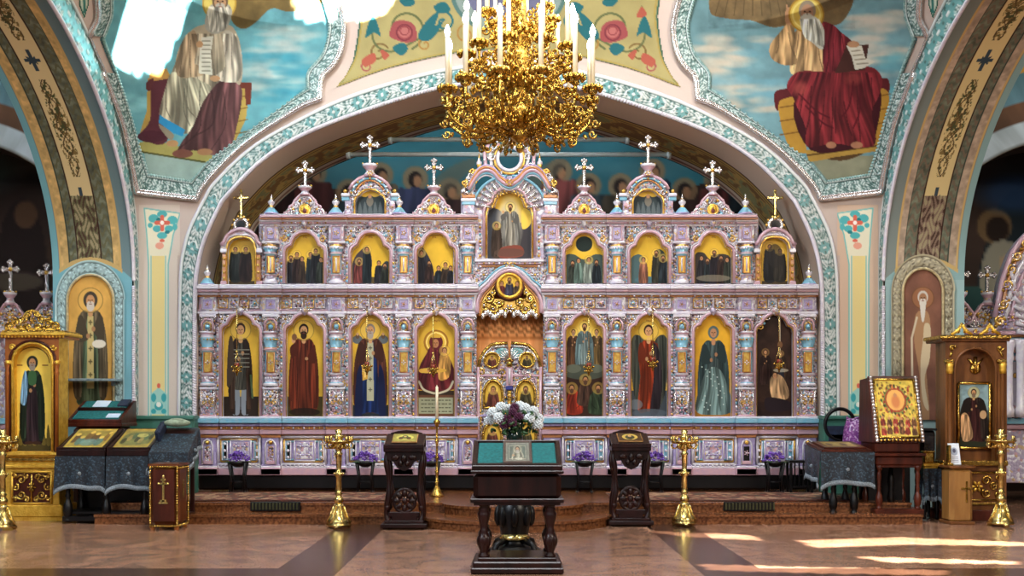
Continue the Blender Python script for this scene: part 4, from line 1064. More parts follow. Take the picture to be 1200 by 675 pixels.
# dado
mb = MB()
for a, b in SEG:
    mb.B(a, 508, b, 557, D0 - .05, D0 + .05, LI)
    mould(mb, a, b, [(549, 557, .10, PK), (546, 549, .085, WH), (544.5, 546, .07, LI), (508, 511, .07, OR)], LOWC, 11)
    beads(mb, a, b, 545.5, .09, 1.2, 5, WH)
part(mb, 'dado')
for cx in BAYS:
    a, b = bay_edges(cx); a += 2; b -= 2; mb = MB(); d = D0 - .05
    for (k, m, w_, y0, y1) in ((0, WH, 1.6, 512, 544), (3.4, GD, 1.0, 515, 541), (6, CY, 1.1, 517.5, 538.5)):
        for q in (((a + k, y0), (b - k, y0)), ((a + k, y1), (b - k, y1)), ((a + k, y0), (a + k, y1)), ((b - k, y0), (b - k, y1))): mb.T(q, d - .015, w_, m, 6)
    mb.B(cx - 12, 516, cx + 12, 540, d - .03, d + .02, LI); mb.B(cx - 10, 518, cx + 10, 538, d - .04, d, LV)
    for q in (((cx - 12, 516), (cx + 12, 516)), ((cx - 12, 540), (cx + 12, 540)), ((cx - 12, 516), (cx - 12, 540)), ((cx + 12, 516), (cx + 12, 540))): mb.T(q, d - .03, .8, WH, 5)
    for sx in (-1, 1):
        for sy in (-1, 1): mb.rosette(cx + sx * 5, 528 + sy * 5, d - .045, 4.2, LI, WH, 4)
        x = cx + sx * ((b - a) / 4 + 6.5)
        mb.B(x - 2.6, 518, x + 2.6, 538, d - .02, d + .02, BK if sx < 0 else CY); mb.T([(x - 3, 517), (x + 3, 517), (x + 3, 539), (x - 3, 539)], d - .025, .8, WH, 5, True)
        for y in (520, 528, 536): mb.ball(x, y, d - .03, 1.8, WH)
    part(mb, 'dado_panel')
for cx in LOWC:
    mb = MB(); d = D0 - .12
    mb.B(cx - 10, 510, cx + 10, 557, d, D0, LI, .01); mb.B(cx - 12, 548, cx + 12, 557, d - .03, D0, PK, .01); mb.B(cx - 11.5, 509, cx + 11.5, 513, d - .02, D0, OR, .01)
    mb.B(cx - 5.5, 520, cx + 5.5, 544, d - .012, d + .01, LI); mb.B(cx - 3.6, 523, cx + 3.6, 542, d - .016, d + .01, BK if cx in (473, 723, 875) else CA)
    mb.T([(cx - 6, 544), (cx - 6, 522), (cx - 4, 517), (cx, 515), (cx + 4, 517), (cx + 6, 522), (cx + 6, 544)], d - .015, 1.1, WH, 6)
    mb.ball(cx, 518.5, d - .03, 2.6, GD); mb.B(cx - 5, 540, cx + 5, 544, d - .03, d, PK, .006); mb.rosette(cx, 531, d - .02, 3.4, PK, WH, 5)
    part(mb, 'dado_pedestal')
# ledge above the dado
mb = MB()
for a, b in SEG:
    mould(mb, a, b, [(503.5, 509, .13, PK), (499.5, 503.5, .10, OR), (496, 499.5, .15, LI), (490.5, 496, .2, CY), (488, 490.5, .15, WH)], LOWC, 11.5)
    beads(mb, a, b, 501.5, .135, 1.3, 6, GD, WH)
part(mb, 'ledge')

# ---- lower columns
def column(cx, top, bot, parent_name, upper=False):
    mb = MB(); d = D0 - .06; H = bot - top
    mb.B(cx - 10.5, top, cx + 10.5, bot, D0 - .03, D0 + .05, CA, .006)
    if not upper:
        Y = lambda t: top + H * t
        mb.spin(cx, d, [(8.6, Y(.70), WH), (9, Y(.685), WH), (8.6, Y(.67), CY), (6.8, Y(.66), LV), (6.4, Y(.60), PK), (7.8, Y(.59), WH), (7.8, Y(.575), PK), (6.2, Y(.565), CY), (6.4, Y(.36), WH), (8, Y(.35), PK), (8, Y(.335), OR), (6, Y(.325), CY), (8.4, Y(.26), CY), (8.8, Y(.23), WH), (7, Y(.2), PK), (9, Y(.185), WH), (9, Y(.17), WH)], CY, 12)
        for k in range(7):
            a = PI + PI * (k + .5) / 7; r = 6.8 * D0 / FL; p = W(cx, 0, d) 
            mb.ball(cx + 6.6 * math.cos(a), Y(.62), d + 6.6 * d / FL * math.sin(a), 1.4, WH)
            mb.ball(cx + 8.2 * math.cos(a), Y(.245), d + 8.0 * d / FL * math.sin(a), 1.3, GD)
        col = part(mb, 'column')
        # gilded cartouche on the shaft
        mb = MB(); f = d - 6.6 * d / FL
        mb.B(cx - 4, Y(.37), cx + 4, Y(.565), f - .02, d, GD, .01); mb.T([(cx - 4.2, Y(.37)), (cx + 4.2, Y(.37)), (cx + 4.2, Y(.565)), (cx - 4.2, Y(.565))], f - .02, .8, OR, 5, True); mb.rosette(cx, Y(.468), f - .025, 3, WH, GD, 4)
        part(mb, 'cartouche', col)
        # carved base block
        mb = MB(); b0 = D0 - .14
        mb.B(cx - 9, Y(.71), cx + 9, bot, b0, D0, CA, .012)
        for q in (Y(.72), Y(.985)): mb.B(cx - 10, q - 1.4, cx + 10, q + 1.4, b0 - .02, D0, WH if q < Y(.8) else PK, .01)
        mb.rosette(cx, Y(.80), b0 - .01, 5.6, WH, GD, 6); mb.rosette(cx, Y(.91), b0 - .01, 5.6, PK, CY, 6)
        for sx in (-1, 1):
            mb.T([(cx + sx * 7.8, Y(.735)), (cx + sx * 7.8, Y(.965))], b0, .9, SI, 5)
            mb.curl(cx + sx * 4.4, Y(.855), b0 - .01, 3.2, PI / 2, 1.1 * sx, .9, GD)
        part(mb, 'base_block', col)
        mb = MB(); b0 = D0 - .12
        mb.B(cx - 10, top, cx + 10, top + 3.5, b0 - .03, D0, WH, .008); mb.B(cx - 8.5, top + 3.5, cx + 8.5, Y(.17), b0, D0, CA, .008)
        mb.T([(cx - 6.5, Y(.16)), (cx - 6.5, Y(.09)), (cx - 4, Y(.055)), (cx, Y(.045)), (cx + 4, Y(.055)), (cx + 6.5, Y(.09)), (cx + 6.5, Y(.16))], b0 - .01, 1.3, PK, 6)
        mb.T([(cx - 4, Y(.16)), (cx - 4, Y(.1)), (cx, Y(.075)), (cx + 4, Y(.1)), (cx + 4, Y(.16))], b0 - .01, .8, GD, 5); mb.ball(cx, Y(.125), b0 - .015, 3, CY)
        for sx in (-1, 1): mb.curl(cx + sx * 7.6, Y(.04), b0 - .02, 3, 0, 1.2 * sx, .9, SI)
        part(mb, 'capital', col)
    else:
        Y = lambda t: top + H * t
        mb.spin(cx, d, [(8.4, Y(.99), WH), (8.8, Y(.95), WH), (7, Y(.92), LV), (6.4, Y(.86), PK), (7.6, Y(.84), WH), (6, Y(.82), CY), (6.2, Y(.50), WH), (7.8, Y(.48), PK), (6.4, Y(.46), CY), (8.4, Y(.40), WH), (8.8, Y(.37), GD), (6.8, Y(.34), LV), (8.6, Y(.32), WH), (8.6, Y(.30), WH)], CY, 12)
        for k in range(7):
            a = PI + PI * (k + .5) / 7
            mb.ball(cx + 7.6 * math.cos(a), Y(.39), d + 7.4 * d / FL * math.sin(a), 1.3, WH)
        col = part(mb, 'column')
        mb = MB(); f = d - 6.4 * d / FL
        mb.B(cx - 3.8, Y(.52), cx + 3.8, Y(.8), f - .02, d, GD, .01); mb.T([(cx - 4, Y(.52)), (cx + 4, Y(.52)), (cx + 4, Y(.8)), (cx - 4, Y(.8))], f - .02, .8, OR, 5, True); mb.T([(cx, Y(.55)), (cx, Y(.77))], f - .025, 1, WH)
        part(mb, 'cartouche', col)
        mb = MB(); b0 = D0 - .13
        mb.B(cx - 9, top, cx + 9, Y(.29), b0, D0, LV, .01); mb.B(cx - 10, Y(.27), cx + 10, Y(.31), b0 - .02, D0, WH, .008); mb.B(cx - 4, top + 4, cx + 4, Y(.24), b0 - .015, D0, LI, .008); mb.rosette(cx, Y(.14), b0 - .02, 3.4, GD, WH, 5)
        mb.T([(cx - 5.5, top + 2), (cx + 5.5, top + 2), (cx + 5.5, Y(.26)), (cx - 5.5, Y(.26))], b0 - .01, .9, PK, 5, True)
        part(mb, 'capital', col)
for cx in LOWC: column(cx, 368, 489, '')
for cx in UPC: column(cx, 263, 334, '', True)

# ---- arched surrounds
LOW_OPEN = [(21, 489), (21, 390), (20, 386), (17.5, 383.5), (14.2, 382), (13, 379), (11, 375.2), (7, 371.8), (3, 369.8), (0, 369)]
UP_OPEN = [(21.5, 332), (21.5, 297), (20.4, 293), (17.5, 290.5), (14.6, 289), (13.6, 285), (11, 279.5), (6.5, 275.4), (3, 274.2), (0, 274)]
def outline(cx, half): return [(cx - p[0], p[1]) for p in half] + [(cx + p[0], p[1]) for p in half[-2::-1]]
def surround(cx, half, x0, x1, top, bot):
    mb = MB(); o = outline(cx, half)
    mb.PP([(x0, bot), (x0, top), (x1, top), (x1, bot)] + o[::-1], D0 - .05, D0 + .03, CA, WH)
    grow = lambda k: [(cx + (p[0] - cx) * (1 + k / 21), p[1] - (k if p[1] < bot - 4 else 0)) for p in o]
    mb.T(grow(2.6), D0 - .07, 1.9, PK, 7); mb.T(grow(4.8), D0 - .055, .9, WH, 5); mb.T(grow(.6), D0 - .055, .8, GD, 5)
    ys = half[1][1]
    for sx in (-1, 1):
        xs = (x0 + cx - 25) / 2 if sx < 0 else (x1 + cx + 25) / 2
        n = int((bot - ys) / 4.2)
        for i in range(n): mb.ball(xs, ys + 3 + i * 4.2, D0 - .055, 1.7, (WH, PK, GD, CY)[i % 4], 6, 4)
        cxs = x0 + 7 if sx < 0 else x1 - 7
        mb.rosette(cxs, top + 7, D0 - .055, 5, WH, GD, 6); mb.curl(cxs - sx * 6.5, top + 4.5, D0 - .055, 4, 0, 1.2 * sx, 1, SI); mb.curl(cxs + sx * .5, top + 16, D0 - .055, 4, PI / 2, -1.2 * sx, 1, GD)
        mb.ball(cxs - sx * 3, top + 12, D0 - .055, 1.8, CY); mb.ball(cxs - sx * 10, top + 2.5, D0 - .055, 1.5, PK)
    sp = part(mb, 'icon_surround')
    mb = MB(); mb.spin(cx, D0 - .09, [(0, top - 7), (2.5, top - 6), (4.4, top - 3), (3, top), (1.2, top + 2), (0, top + 3)], LV, 8); mb.curl(cx - 6, top - 2, D0 - .07, 3.4, 0, 1.2, 1, SI); mb.curl(cx + 6, top - 2, D0 - .07, 3.4, PI, -1.2, 1, SI)
    part(mb, 'keystone', sp)
for cx in BAYS: surround(cx, LOW_OPEN, *bay_edges(cx), 367, 489)
for cx in BAYS[1:-1]: surround(cx, UP_OPEN, *bay_edges(cx), 264, 334)

# ---- frieze and cornice between the tiers
mb = MB()
for a, b in ((232, 560), (635, 958)):
    mb.B(a, 345, b, 368, D0 - .05, D0 + .05, LV)
    mould(mb, a, b, [(364.5, 368, .08, WH), (362.5, 364.5, .06, PK), (345.5, 348, .08, OR), (342, 345.5, .12, WH), (338.5, 342, .17, PK), (335, 338.5, .2, WH), (333, 335, .16, WH)], LOWC, 11.5)
    beads(mb, a, b, 346.8, .1, 1.2, 5, WH, GD)
part(mb, 'cornice')
for cx in BAYS:
    a, b = bay_edges(cx); mb = MB(); d = D0 - .055; n = 4; w = (b - a - 4) / n
    for i in range(n):
        x = a + 2 + (i + .5) * w
        mb.B(x - w * .46, 349.5, x + w * .46, 361.5, d - .02, d + .01, CA, .008); mb.T([(x - w * .42, 350.3), (x + w * .42, 350.3), (x + w * .42, 360.7), (x - w * .42, 360.7)], d - .02, .7, (GD, WH)[i % 2], 5, True); mb.ball(x, 355.5, d - .025, 2.6, (PK, CY, WH, LI)[(i + cx) % 4]); mb.ball(x, 355.5, d - .05, 1.2, GD)
    part(mb, 'frieze_panel')
for cx in LOWC:
    mb = MB(); d = D0 - .12
    mb.B(cx - 10, 348, cx + 10, 365, d, D0, LV, .01); mb.B(cx - 5.5, 351, cx + 5.5, 362, d - .012, d + .01, LI, .006); mb.T([(cx - 6, 350.5), (cx + 6, 350.5), (cx + 6, 362.5), (cx - 6, 362.5)], d - .01, .9, WH, 5, True); mb.rosette(cx, 356.5, d - .015, 3.6, PK, GD, 5)
    part(mb, 'frieze_block')
# ---- upper cornice
mb = MB()
for a, b in ((304, 560), (634, 888)):
    mould(mb, a, b, [(262, 265, .06, WH), (259.5, 262, .09, PK), (257, 259.5, .12, WH), (254.5, 257, .16, OR), (252, 254.5, .19, PK), (250.5, 252, .14, WH)], UPC, 11)
    beads(mb, a, b, 261, .105, 1.1, 5, GD, WH)
part(mb, 'upper_cornice')

# ---- crosses, finials, gables
def cross(mb, cx, top, foot, hw=10.5, d=D0 - .05, m=SI):
    cy = top + hw * 1.0; th = 1.5
    mb.B(cx - th, top + 2, cx + th, foot, d - .02, d + .02, m, .006); mb.B(cx - hw + 2, cy - th, cx + hw - 2, cy + th, d - .02, d + .02, m, .006)
    for ex, ey in ((-1, 0), (1, 0), (0, -1)):
        px, py = cx + ex * (hw - 2.4), cy + ey * (hw - 2.4)
        mb.ball(px + ex * 1.6, py + ey * 1.6, d, 2.1, m, 7, 5); mb.ball(px - ey * 2.3, py + ex * 2.3, d, 1.9, m, 7, 5); mb.ball(px + ey * 2.3, py - ex * 2.3, d, 1.9, m, 7, 5)
    for k in range(8):
        a = PI / 8 + k * PI / 4 if k % 1 == 0 else 0
        if k % 2 == 0 or True: mb.T([(cx + 2 * math.cos(a), cy + 2 * math.sin(a)), (cx + hw * .62 * math.cos(a), cy + hw * .62 * math.sin(a))], d, [1.1, .4], m, 5)
    mb.ball(cx, cy, d - .02, 2.6, GD, 7, 5)
    y1 = cy + hw * 1.15
    mb.spin(cx, d, [(0, y1 - 3), (1.8, y1 - 1), (2.2, y1 + 1), (1.5, y1 + 4), (2.0, foot - 3), (3.2, foot), (0, foot + .5)], m, 8)
def collar(mb, cx, top, bot, r, d=D0 - .05):
    H = bot - top
    mb.spin(cx, d, [(r * .8, bot, PK), (r * .9, bot - H * .2, WH), (r * .62, bot - H * .35, LV), (r * .55, bot - H * .55, PK), (r, top + H * .18, WH), (r * 1.1, top, GD), (0, top)], WH, 10)
    for k in range(5): mb.ball(cx + (k - 2) * r * .48, top - 1.2, d - .02, 1.5, (GD, SI)[k % 2], 6, 4)
def finial(cx, top, bot, d=D0 - .1):
    mb = MB(); H = bot - top
    mb.spin(cx, d, [(9.5, bot, LI), (9, bot - H * .08, CY), (4.5, bot - H * .3, CY), (2.2, bot - H * .36, GD), (3.2, bot - H * .4, GD), (2, bot - H * .44, WH), (4.2, bot - H * .55, WH), (4.4, bot - H * .62, SI), (2.2, bot - H * .74, GD), (1.4, bot - H * .78, SI), (1.5, bot - H * .84, SI), (.6, bot - H * .92, SI), (.2, top, SI)], WH, 10)
    part(mb, 'finial')
for cx in (318, 393.5, 468, 723, 799.5, 873.5): finial(cx, 227, 252)
for cx in (243, 948): finial(cx, 309, 335)
def small_gable(cx, crosstop, top):
    mb = MB()
    P = [(25, 256), (25, 250), (21, 249), (19, 246), (18, 242), (14, 240), (12, 235), (8, 231), (6, 229), (0, 228)]
    mb.PP(outline(cx, P), D0 - .06, D0 + .05, CA, WH)
    mb.T(outline(cx, P)[1:-1], D0 - .065, 1.7, PK, 6); mb.T([(cx + (p[0] - cx) * .84, p[1] + 2.4) for p in outline(cx, P)[1:-1]], D0 - .065, .9, WH, 5)
    for sx in (-1, 1):
        mb.curl(cx + sx * 18, 250, D0 - .07, 6, PI if sx > 0 else 0, -1.5 * sx, 1.5, SI); mb.curl(cx + sx * 11, 241, D0 - .07, 4.5, PI if sx > 0 else 0, -1.4 * sx, 1.3, WH); mb.ball(cx + sx * 10, 251, D0 - .07, 2.2, CY); mb.ball(cx + sx * 14, 245.5, D0 - .07, 1.8, GD); mb.ball(cx + sx * 6, 235, D0 - .07, 1.8, GD)
    mb.rosette(cx, 234.5, D0 - .07, 3.6, WH, PK, 5); mb.B(cx - 25, 255, cx + 25, 258, D0 - .09, D0 + .04, WH, .006)
    g = part(mb, 'gable')
    mb = MB(); c = W(cx, 246, D0 - .07); r = 5.6 * D0 / FL
    mb.lathe([(r * .9, -.03, 0), (r * .88, -.032, 0), (0, -.034, 0)], c, 14, 1, 'Y'); mb.tube([c + Vector((r * 1.05 * math.cos(a), -.02, r * 1.05 * math.sin(a))) for a in np.linspace(0, 2 * PI, 19)[:-1]], .016, 6, 1, True)
    mb.ell(c + Vector((0, -.035, -.02)), (.03, .01, .035), 2, 7, 5); mb.ell(c + Vector((0, -.04, .018)), .016, 3, 7, 5)
    part(mb, 'medallion', g, ['goldleaf', 'giltglaze', mat('medallion_red', (120, 50, 44), .5), mat('medallion_skin', (190, 140, 96), .5)])
    mb = MB(); collar(mb, cx, top, 230, 7.5); part(mb, 'collar', g)
    mb = MB(); cross(mb, cx, crosstop, top + 1); part(mb, 'cross', g)
for cx, ct, tp in ((357.5, 189, 219), (508.5, 186, 219), (684.5, 186, 219), (835, 189, 219)): small_gable(cx, ct, tp)
LG_OPEN = [(17, 252), (17, 236), (15, 231), (11, 228.5), (9, 226), (5, 223.5), (0, 222.5)]
for cx in (433.5, 759.5):
    mb = MB()
    P = [(33, 254), (32, 249), (30, 247), (28, 238), (33, 233), (33, 228), (26, 228), (24, 222), (20, 215), (13, 209.5), (6, 206.5), (0, 206)]
    mb.PP(outline(cx, P) + outline(cx, LG_OPEN)[::-1], D0 - .07, D0 + .05, CA, WH)
    arc = outline(cx, P)[7:-7]; mb.T(arc, D0 - .075, 2.2, PK, 7); mb.T([(cx + (p[0] - cx) * .86, p[1] + 3) for p in arc], D0 - .085, 1.4, CY, 6); mb.T([(cx + (p[0] - cx) * .74, p[1] + 5.5) for p in arc], D0 - .08, 1.1, OR, 6)
    mb.T(outline(cx, [(p[0] + 1, p[1] - 1) for p in LG_OPEN]), D0 - .08, 1.3, GD, 6)
    for sx in (-1, 1):
        mb.B(cx + sx * 29 - 5, 226, cx + sx * 29 + 5, 230, D0 - .12, D0, WH, .01); mb.B(cx + sx * 29 - 4.5, 230, cx + sx * 29 + 4.5, 235, D0 - .1, D0, CY, .01); mb.B(cx + sx * 26 - 3.4, 235, cx + sx * 26 + 3.4, 252, D0 - .1, D0, LV, .01)
        mb.rosette(cx + sx * 26, 243, D0 - .11, 3.2, PK, GD, 5); mb.ball(cx + sx * 29, 224, D0 - .06, 2.4, GD); mb.curl(cx + sx * 18, 226, D0 - .09, 4, 0, 1.2 * sx, 1.2, SI); mb.ball(cx + sx * 20, 234, D0 - .08, 1.8, WH)
    for k in range(9):
        a = PI * (k + .5) / 9; mb.ball(cx + 22 * math.cos(a), 229 - 20 * math.sin(a), D0 - .1, 1.4, (GD, WH)[k % 2])
    mb.B(cx - 33, 252, cx + 33, 255.5, D0 - .1, D0 + .04, OR, .006)
    g = part(mb, 'gable')
    mb = MB(); collar(mb, cx, 193, 208, 8.5); mb.rosette(cx, 203, D0 - .13, 4, GD, WH, 6); part(mb, 'collar', g)
    mb = MB(); cross(mb, cx, 159, 194, 11); part(mb, 'cross', g)
# ---- outer bays of the upper tier
OB_OPEN = [(16, 334), (16, 293), (14.5, 286), (10, 281), (5, 279), (0, 278.5)]
for cx in (282.5, 908.5):
    mb = MB()
    P = [(23, 336), (22, 294), (24, 292), (24, 287), (20, 284), (17, 277), (11, 271.5), (5, 269), (0, 268.4)]
    mb.PP(outline(cx, P) + outline(cx, OB_OPEN)[::-1], D0 - .07, D0 + .05, LV, WH)
    mb.T(outline(cx, P)[3:-3], D0 - .08, 2.4, PK, 7); mb.T(outline(cx, [(p[0] + 1, p[1] - 1) for p in OB_OPEN]), D0 - .08, 1.4, GD, 6); mb.T(outline(cx, [(p[0] + 3.4, p[1] - 3.4) for p in OB_OPEN[1:]]), D0 - .08, 1, WH, 6)
    for sx in (-1, 1):
        mb.B(cx + sx * 20 - 2.4, 298, cx + sx * 20 + 2.4, 330, D0 - .1, D0, OR, .01); mb.B(cx + sx * 21 - 3.8, 291, cx + sx * 21 + 3.8, 296, D0 - .12, D0, WH, .01); mb.B(cx + sx * 21 - 3.6, 329, cx + sx * 21 + 3.6, 336, D0 - .12, D0, PK, .01)
        for y in (303, 311, 319, 326): mb.ball(cx + sx * 20, y, D0 - .11, 1.8, GD)
    g = part(mb, 'gable')
    mb = MB(); c = W(cx, 264, D0 - .05); r = 7.5 * D0 / FL
    mb.lathe([(r * .7, -.02, 1), (0, -.03, 1)], c, 12, 1, 'Y'); mb.tube([c + Vector((r * math.cos(a), 0, r * math.sin(a))) for a in np.linspace(0, 2 * PI, 19)[:-1]], .03, 7, 0, True)
    for k in range(10): mb.ell(c + Vector((r * 1.35 * math.cos(k * PI / 5), 0, r * 1.35 * math.sin(k * PI / 5))), .022, 2, 6, 4)
    part(mb, 'medallion', g, ['silver', 'black', 'giltglaze'])
    mb = MB(); mb.B(cx - 1.2, 224, cx + 1.2, 256, D0 - .07, D0 - .03, 0, .006); mb.B(cx - 8, 230.5, cx + 8, 233, D0 - .07, D0 - .03, 0, .006)
    for k in range(8):
        a = k * PI / 4 + PI / 8; mb.T([(cx, 231.7), (cx + 5.5 * math.cos(a), 231.7 + 5.5 * math.sin(a))], D0 - .05, [1, .3], 0, 5)
    for ex, ey in ((-8, 231.7), (8, 231.7), (0, 223.5)): mb.ball(cx + ex, ey, D0 - .05, 1.9, 0)
    mb.spin(cx, D0 - .05, [(0, 250), (2.4, 252), (3.4, 255), (4.5, 257), (0, 257.5)], 0, 8); part(mb, 'cross', g, ['goldpale'])

# ---- middle bay above the doors
mb = MB()
CI = [(25.5, 304), (25.5, 252), (24, 246), (20, 243.5), (16.5, 242), (15.5, 236), (12, 230), (6, 226), (0, 225)]
OUT = [(40, 318), (40, 262), (46, 256), (46, 240), (42, 232), (36, 222), (26, 213), (14, 208), (0, 206)]
mb.PP(outline(597, OUT) + outline(597, CI)[::-1], D0 - .06, D0 + .04, LV, WH)
mb.T(outline(597, [(p[0] + 1.4, p[1] - 1.4) for p in CI]), D0 - .075, 1.4, GD, 6); mb.T(outline(597, [(p[0] + 4.4, p[1] - 4.4) for p in CI]), D0 - .08, 1.9, PK, 6)
for sx in (-1, 1):
    for i in range(13): mb.ball(597 + sx * 34.5, 262 + i * 4.2, D0 - .07, 1.7, (WH, GD, PK, CY)[i % 4])
    # fluted silver fans beside the arch
    for k in range(7):
        a = .15 + k * .21; r0, r1 = 21, 37
        mb.T([(597 + sx * r0 * math.cos(a), 246 - r0 * math.sin(a)), (597 + sx * r1 * math.cos(a), 246 - r1 * math.sin(a))], D0 - .08, [1.6, 2.6], SI, 6); mb.ball(597 + sx * (r1 + 1.5) * math.cos(a), 246 - (r1 + 1.5) * math.sin(a), D0 - .08, 1.8, WH)
        mb.ball(597 + sx * (r0 - 1) * math.cos(a), 246 - (r0 - 1) * math.sin(a), D0 - .08, 1.4, GD)
    mb.T([(597 + sx * 43 * math.cos(a), 246 - 40 * math.sin(a)) for a in np.linspace(-.1, 1.5, 14)], D0 - .1, 1.8, CY, 6)
mb.B(556, 303, 638, 307, D0 - .11, D0, WH, .01); mb.B(558, 307, 636, 310, D0 - .09, D0, PK, .01); mb.B(560, 310, 634, 313, D0 - .07, D0, OR, .01); beads(mb, 558, 636, 308.5, .12, 1.3, 6, GD, WH)
MID = part(mb, 'middle_surround')
mb = MB()
hump = [(541, 252), (541, 240), (549, 222), (556, 210), (563, 202), (571, 199.5), (579, 203), (586, 211), (597, 217)]
full_h = hump + [(2 * 597 - p[0], p[1]) for p in hump[-2::-1]]
cr = [(p.x, p.y) for p in catmull([(q[0], q[1], 0) for q in full_h[2:-2]], 4)]
for (dy, r, m, dp) in ((0, 2.4, PK, .12), (-3.6, 1.7, OR, .13), (3.4, 1.6, CY, .11), (6, 1, WH, .1), (-6, 1.2, LI, .12)): mb.T([(p[0], p[1] + dy) for p in cr], D0 - dp, r, m, 7)
mb.rosette(597, 214, D0 - .15, 5, GD, PK, 6)
for sx in (-1, 1):
    for (y0, y1, x, hw_, m) in ((232, 236, 48, 9, WH), (236, 240, 48, 8, CY), (240, 250, 48, 7, LV), (228, 232, 48, 8, OR)): mb.B(597 + sx * x - hw_, y0, 597 + sx * x + hw_, y1, D0 - .14, D0, m, .01)
    # leafy corner ornament
    for (x, y, r, a) in ((50, 222, 6, 0), (47, 214, 5.5, .6), (45, 206, 5, 1.2), (53, 214, 4, .3), (42, 212, 4, .8), (43, 200, 3.4, 1.2)):
        mb.curl(597 + sx * x, y, D0 - .1, r, PI * .5 + a * sx, 1.3 * sx, 1.7, SI if r > 4.5 else GD)
    for (x, y) in ((55, 224), (52, 218), (49, 209), (46, 201), (41, 206)): mb.ball(597 + sx * x, y, D0 - .11, 2.2, (GD, WH)[int(x) % 2], 6, 4)
    mb.PP([(597 + sx * 40, 228), (597 + sx * 57, 228), (597 + sx * 53, 212), (597 + sx * 45, 198), (597 + sx * 40, 208)], D0 - .08, D0 + .02, CA)
    mb.spin(597 + sx * 35.5, D0 - .08, [(4.2, 202, WH), (4.4, 199, PK), (2, 197, GD), (3.4, 193, WH), (3.2, 190, SI), (1.2, 186, GD), (.3, 179, SI)], WH, 8)
part(mb, 'kokoshnik', MID)
mb = MB()   # pierced crown
for sx in (-1, 1):
    mb.T([(597 + sx * 31, 203), (597 + sx * 28, 192), (597 + sx * 29, 180), (597 + sx * 25, 170), (597 + sx * 27, 163)], D0 - .06, [2.4, 2.6, 2.4, 2.2, 1.2], PK, 6); mb.T([(597 + sx * 24, 204), (597 + sx * 21, 192), (597 + sx * 23, 180), (597 + sx * 19, 168)], D0 - .06, [2, 2.2, 2, 1.2], WH, 6)
    for (x, y, r) in ((25, 196, 5), (22, 184, 5), (26, 175, 4.5), (19, 172, 4), (14, 203, 5), (17, 166, 3.4)): mb.curl(597 + sx * x, y, D0 - .08, r, .5, 1.3 * sx, 1.3, (SI, GD)[int(r * 2) % 2])
    for (x, y) in ((28, 166), (23, 162), (18, 162), (29, 188), (12, 208)): mb.ball(597 + sx * x, y, D0 - .07, 2, (GD, SI)[x % 2])
    mb.T([(597 + sx * 24, 206), (597 + sx * 12, 207), (597, 212)], D0 - .06, 2.4, LI, 6)
c = W(597, 186, D0 - .05)
mb.tube([c + Vector((.17 * math.cos(a), 0, .17 * math.sin(a))) for a in np.linspace(0, 2 * PI, 25)[:-1]], .028, 7, WH, True); mb.tube([c + Vector((.215 * math.cos(a), 0, .215 * math.sin(a))) for a in np.linspace(0, 2 * PI, 25)[:-1]], .018, 6, GD, True)
for k in range(14): mb.ell(c + Vector((.255 * math.cos(k * PI / 7), 0, .255 * math.sin(k * PI / 7))), .03, (SI, PK)[k % 2], 6, 4)
part(mb, 'crown', MID)
mb = MB(); cross(mb, 597, 146, 172, 9); part(mb, 'cross', MID)
# arch over the doors with its round icon and gilded canopy
mb = MB()
ar = [(559, 367), (560, 352), (565, 342), (572, 335), (579, 327), (587, 320), (597, 317)]
arc = [(p.x, p.y) for p in catmull([(q[0], q[1], 0) for q in ar + [(1194 - p[0], p[1]) for p in ar[-2::-1]]], 5)]
for (k, r, m, dp) in ((0, 2.6, PK, .12), (-3.4, 1.6, WH, .13), (3.2, 1.5, OR, .1), (5.4, 1.0, GD, .09), (-6, 1.3, CY, .11)): mb.T([(597 + (p[0] - 597) * (1 - k / 40), p[1] + k) for p in arc], D0 - dp, r, m, 7)
for sx in (-1, 1): mb.PP([(597 + sx * 42, 368), (597 + sx * 42, 313), (597, 312), (597, 317), (597 + sx * 10, 320), (597 + sx * 18, 327), (597 + sx * 25, 335), (597 + sx * 32, 342), (597 + sx * 37, 352), (597 + sx * 38, 368)], D0 - .05, D0 + .03, CA, WH); mb.rosette(597 + sx * 30, 322, D0 - .06, 5.5, WH, GD, 6); mb.curl(597 + sx * 37, 334, D0 - .06, 4, 0, 1.2 * sx, 1.1, SI); mb.rosette(597 + sx * 16, 318, D0 - .07, 3, GD, WH, 5)
mb.rosette(597, 312, D0 - .12, 6, GD, PK, 6)
ARCH = part(mb, 'door_arch')
mb = MB(); r_ = random.Random(3)
mb.PP([(562, 368), (563, 354), (570, 345), (580, 350), (597, 352), (614, 350), (624, 345), (631, 354), (632, 368), (615, 372), (597, 366), (579, 372)], D0 - .05, D0, 1)
for sx in (-1, 1):
    for (x, y, r, a) in ((30, 358, 6.5, 0), (24, 350, 5.5, 1), (19, 362, 6.5, 2), (12, 355, 5, .4), (27, 366, 4.5, 3), (8, 365, 4.5, 1.5), (20, 343, 4, 1), (16, 370, 4, 0), (33, 348, 3.5, 2), (32, 369, 3, 1)):
        mb.curl(597 + sx * x, y, D0 - .08, r, a, 1.4 * sx, 1.9, 0); mb.ball(597 + sx * x, y, D0 - .09, 1.7, 2)
    for i in range(10): mb.ell(W(597 + sx * (5 + i * 2.9), 369 - 3 * math.sin(i * 1.1), D0 - .09), (.03, .02, .05), 2, 6, 4)
mb.rosette(597, 362, D0 - .09, 6, 2, 0, 6)
part(mb, 'gilded_canopy', ARCH, ['gold', 'giltglaze', 'silver'])

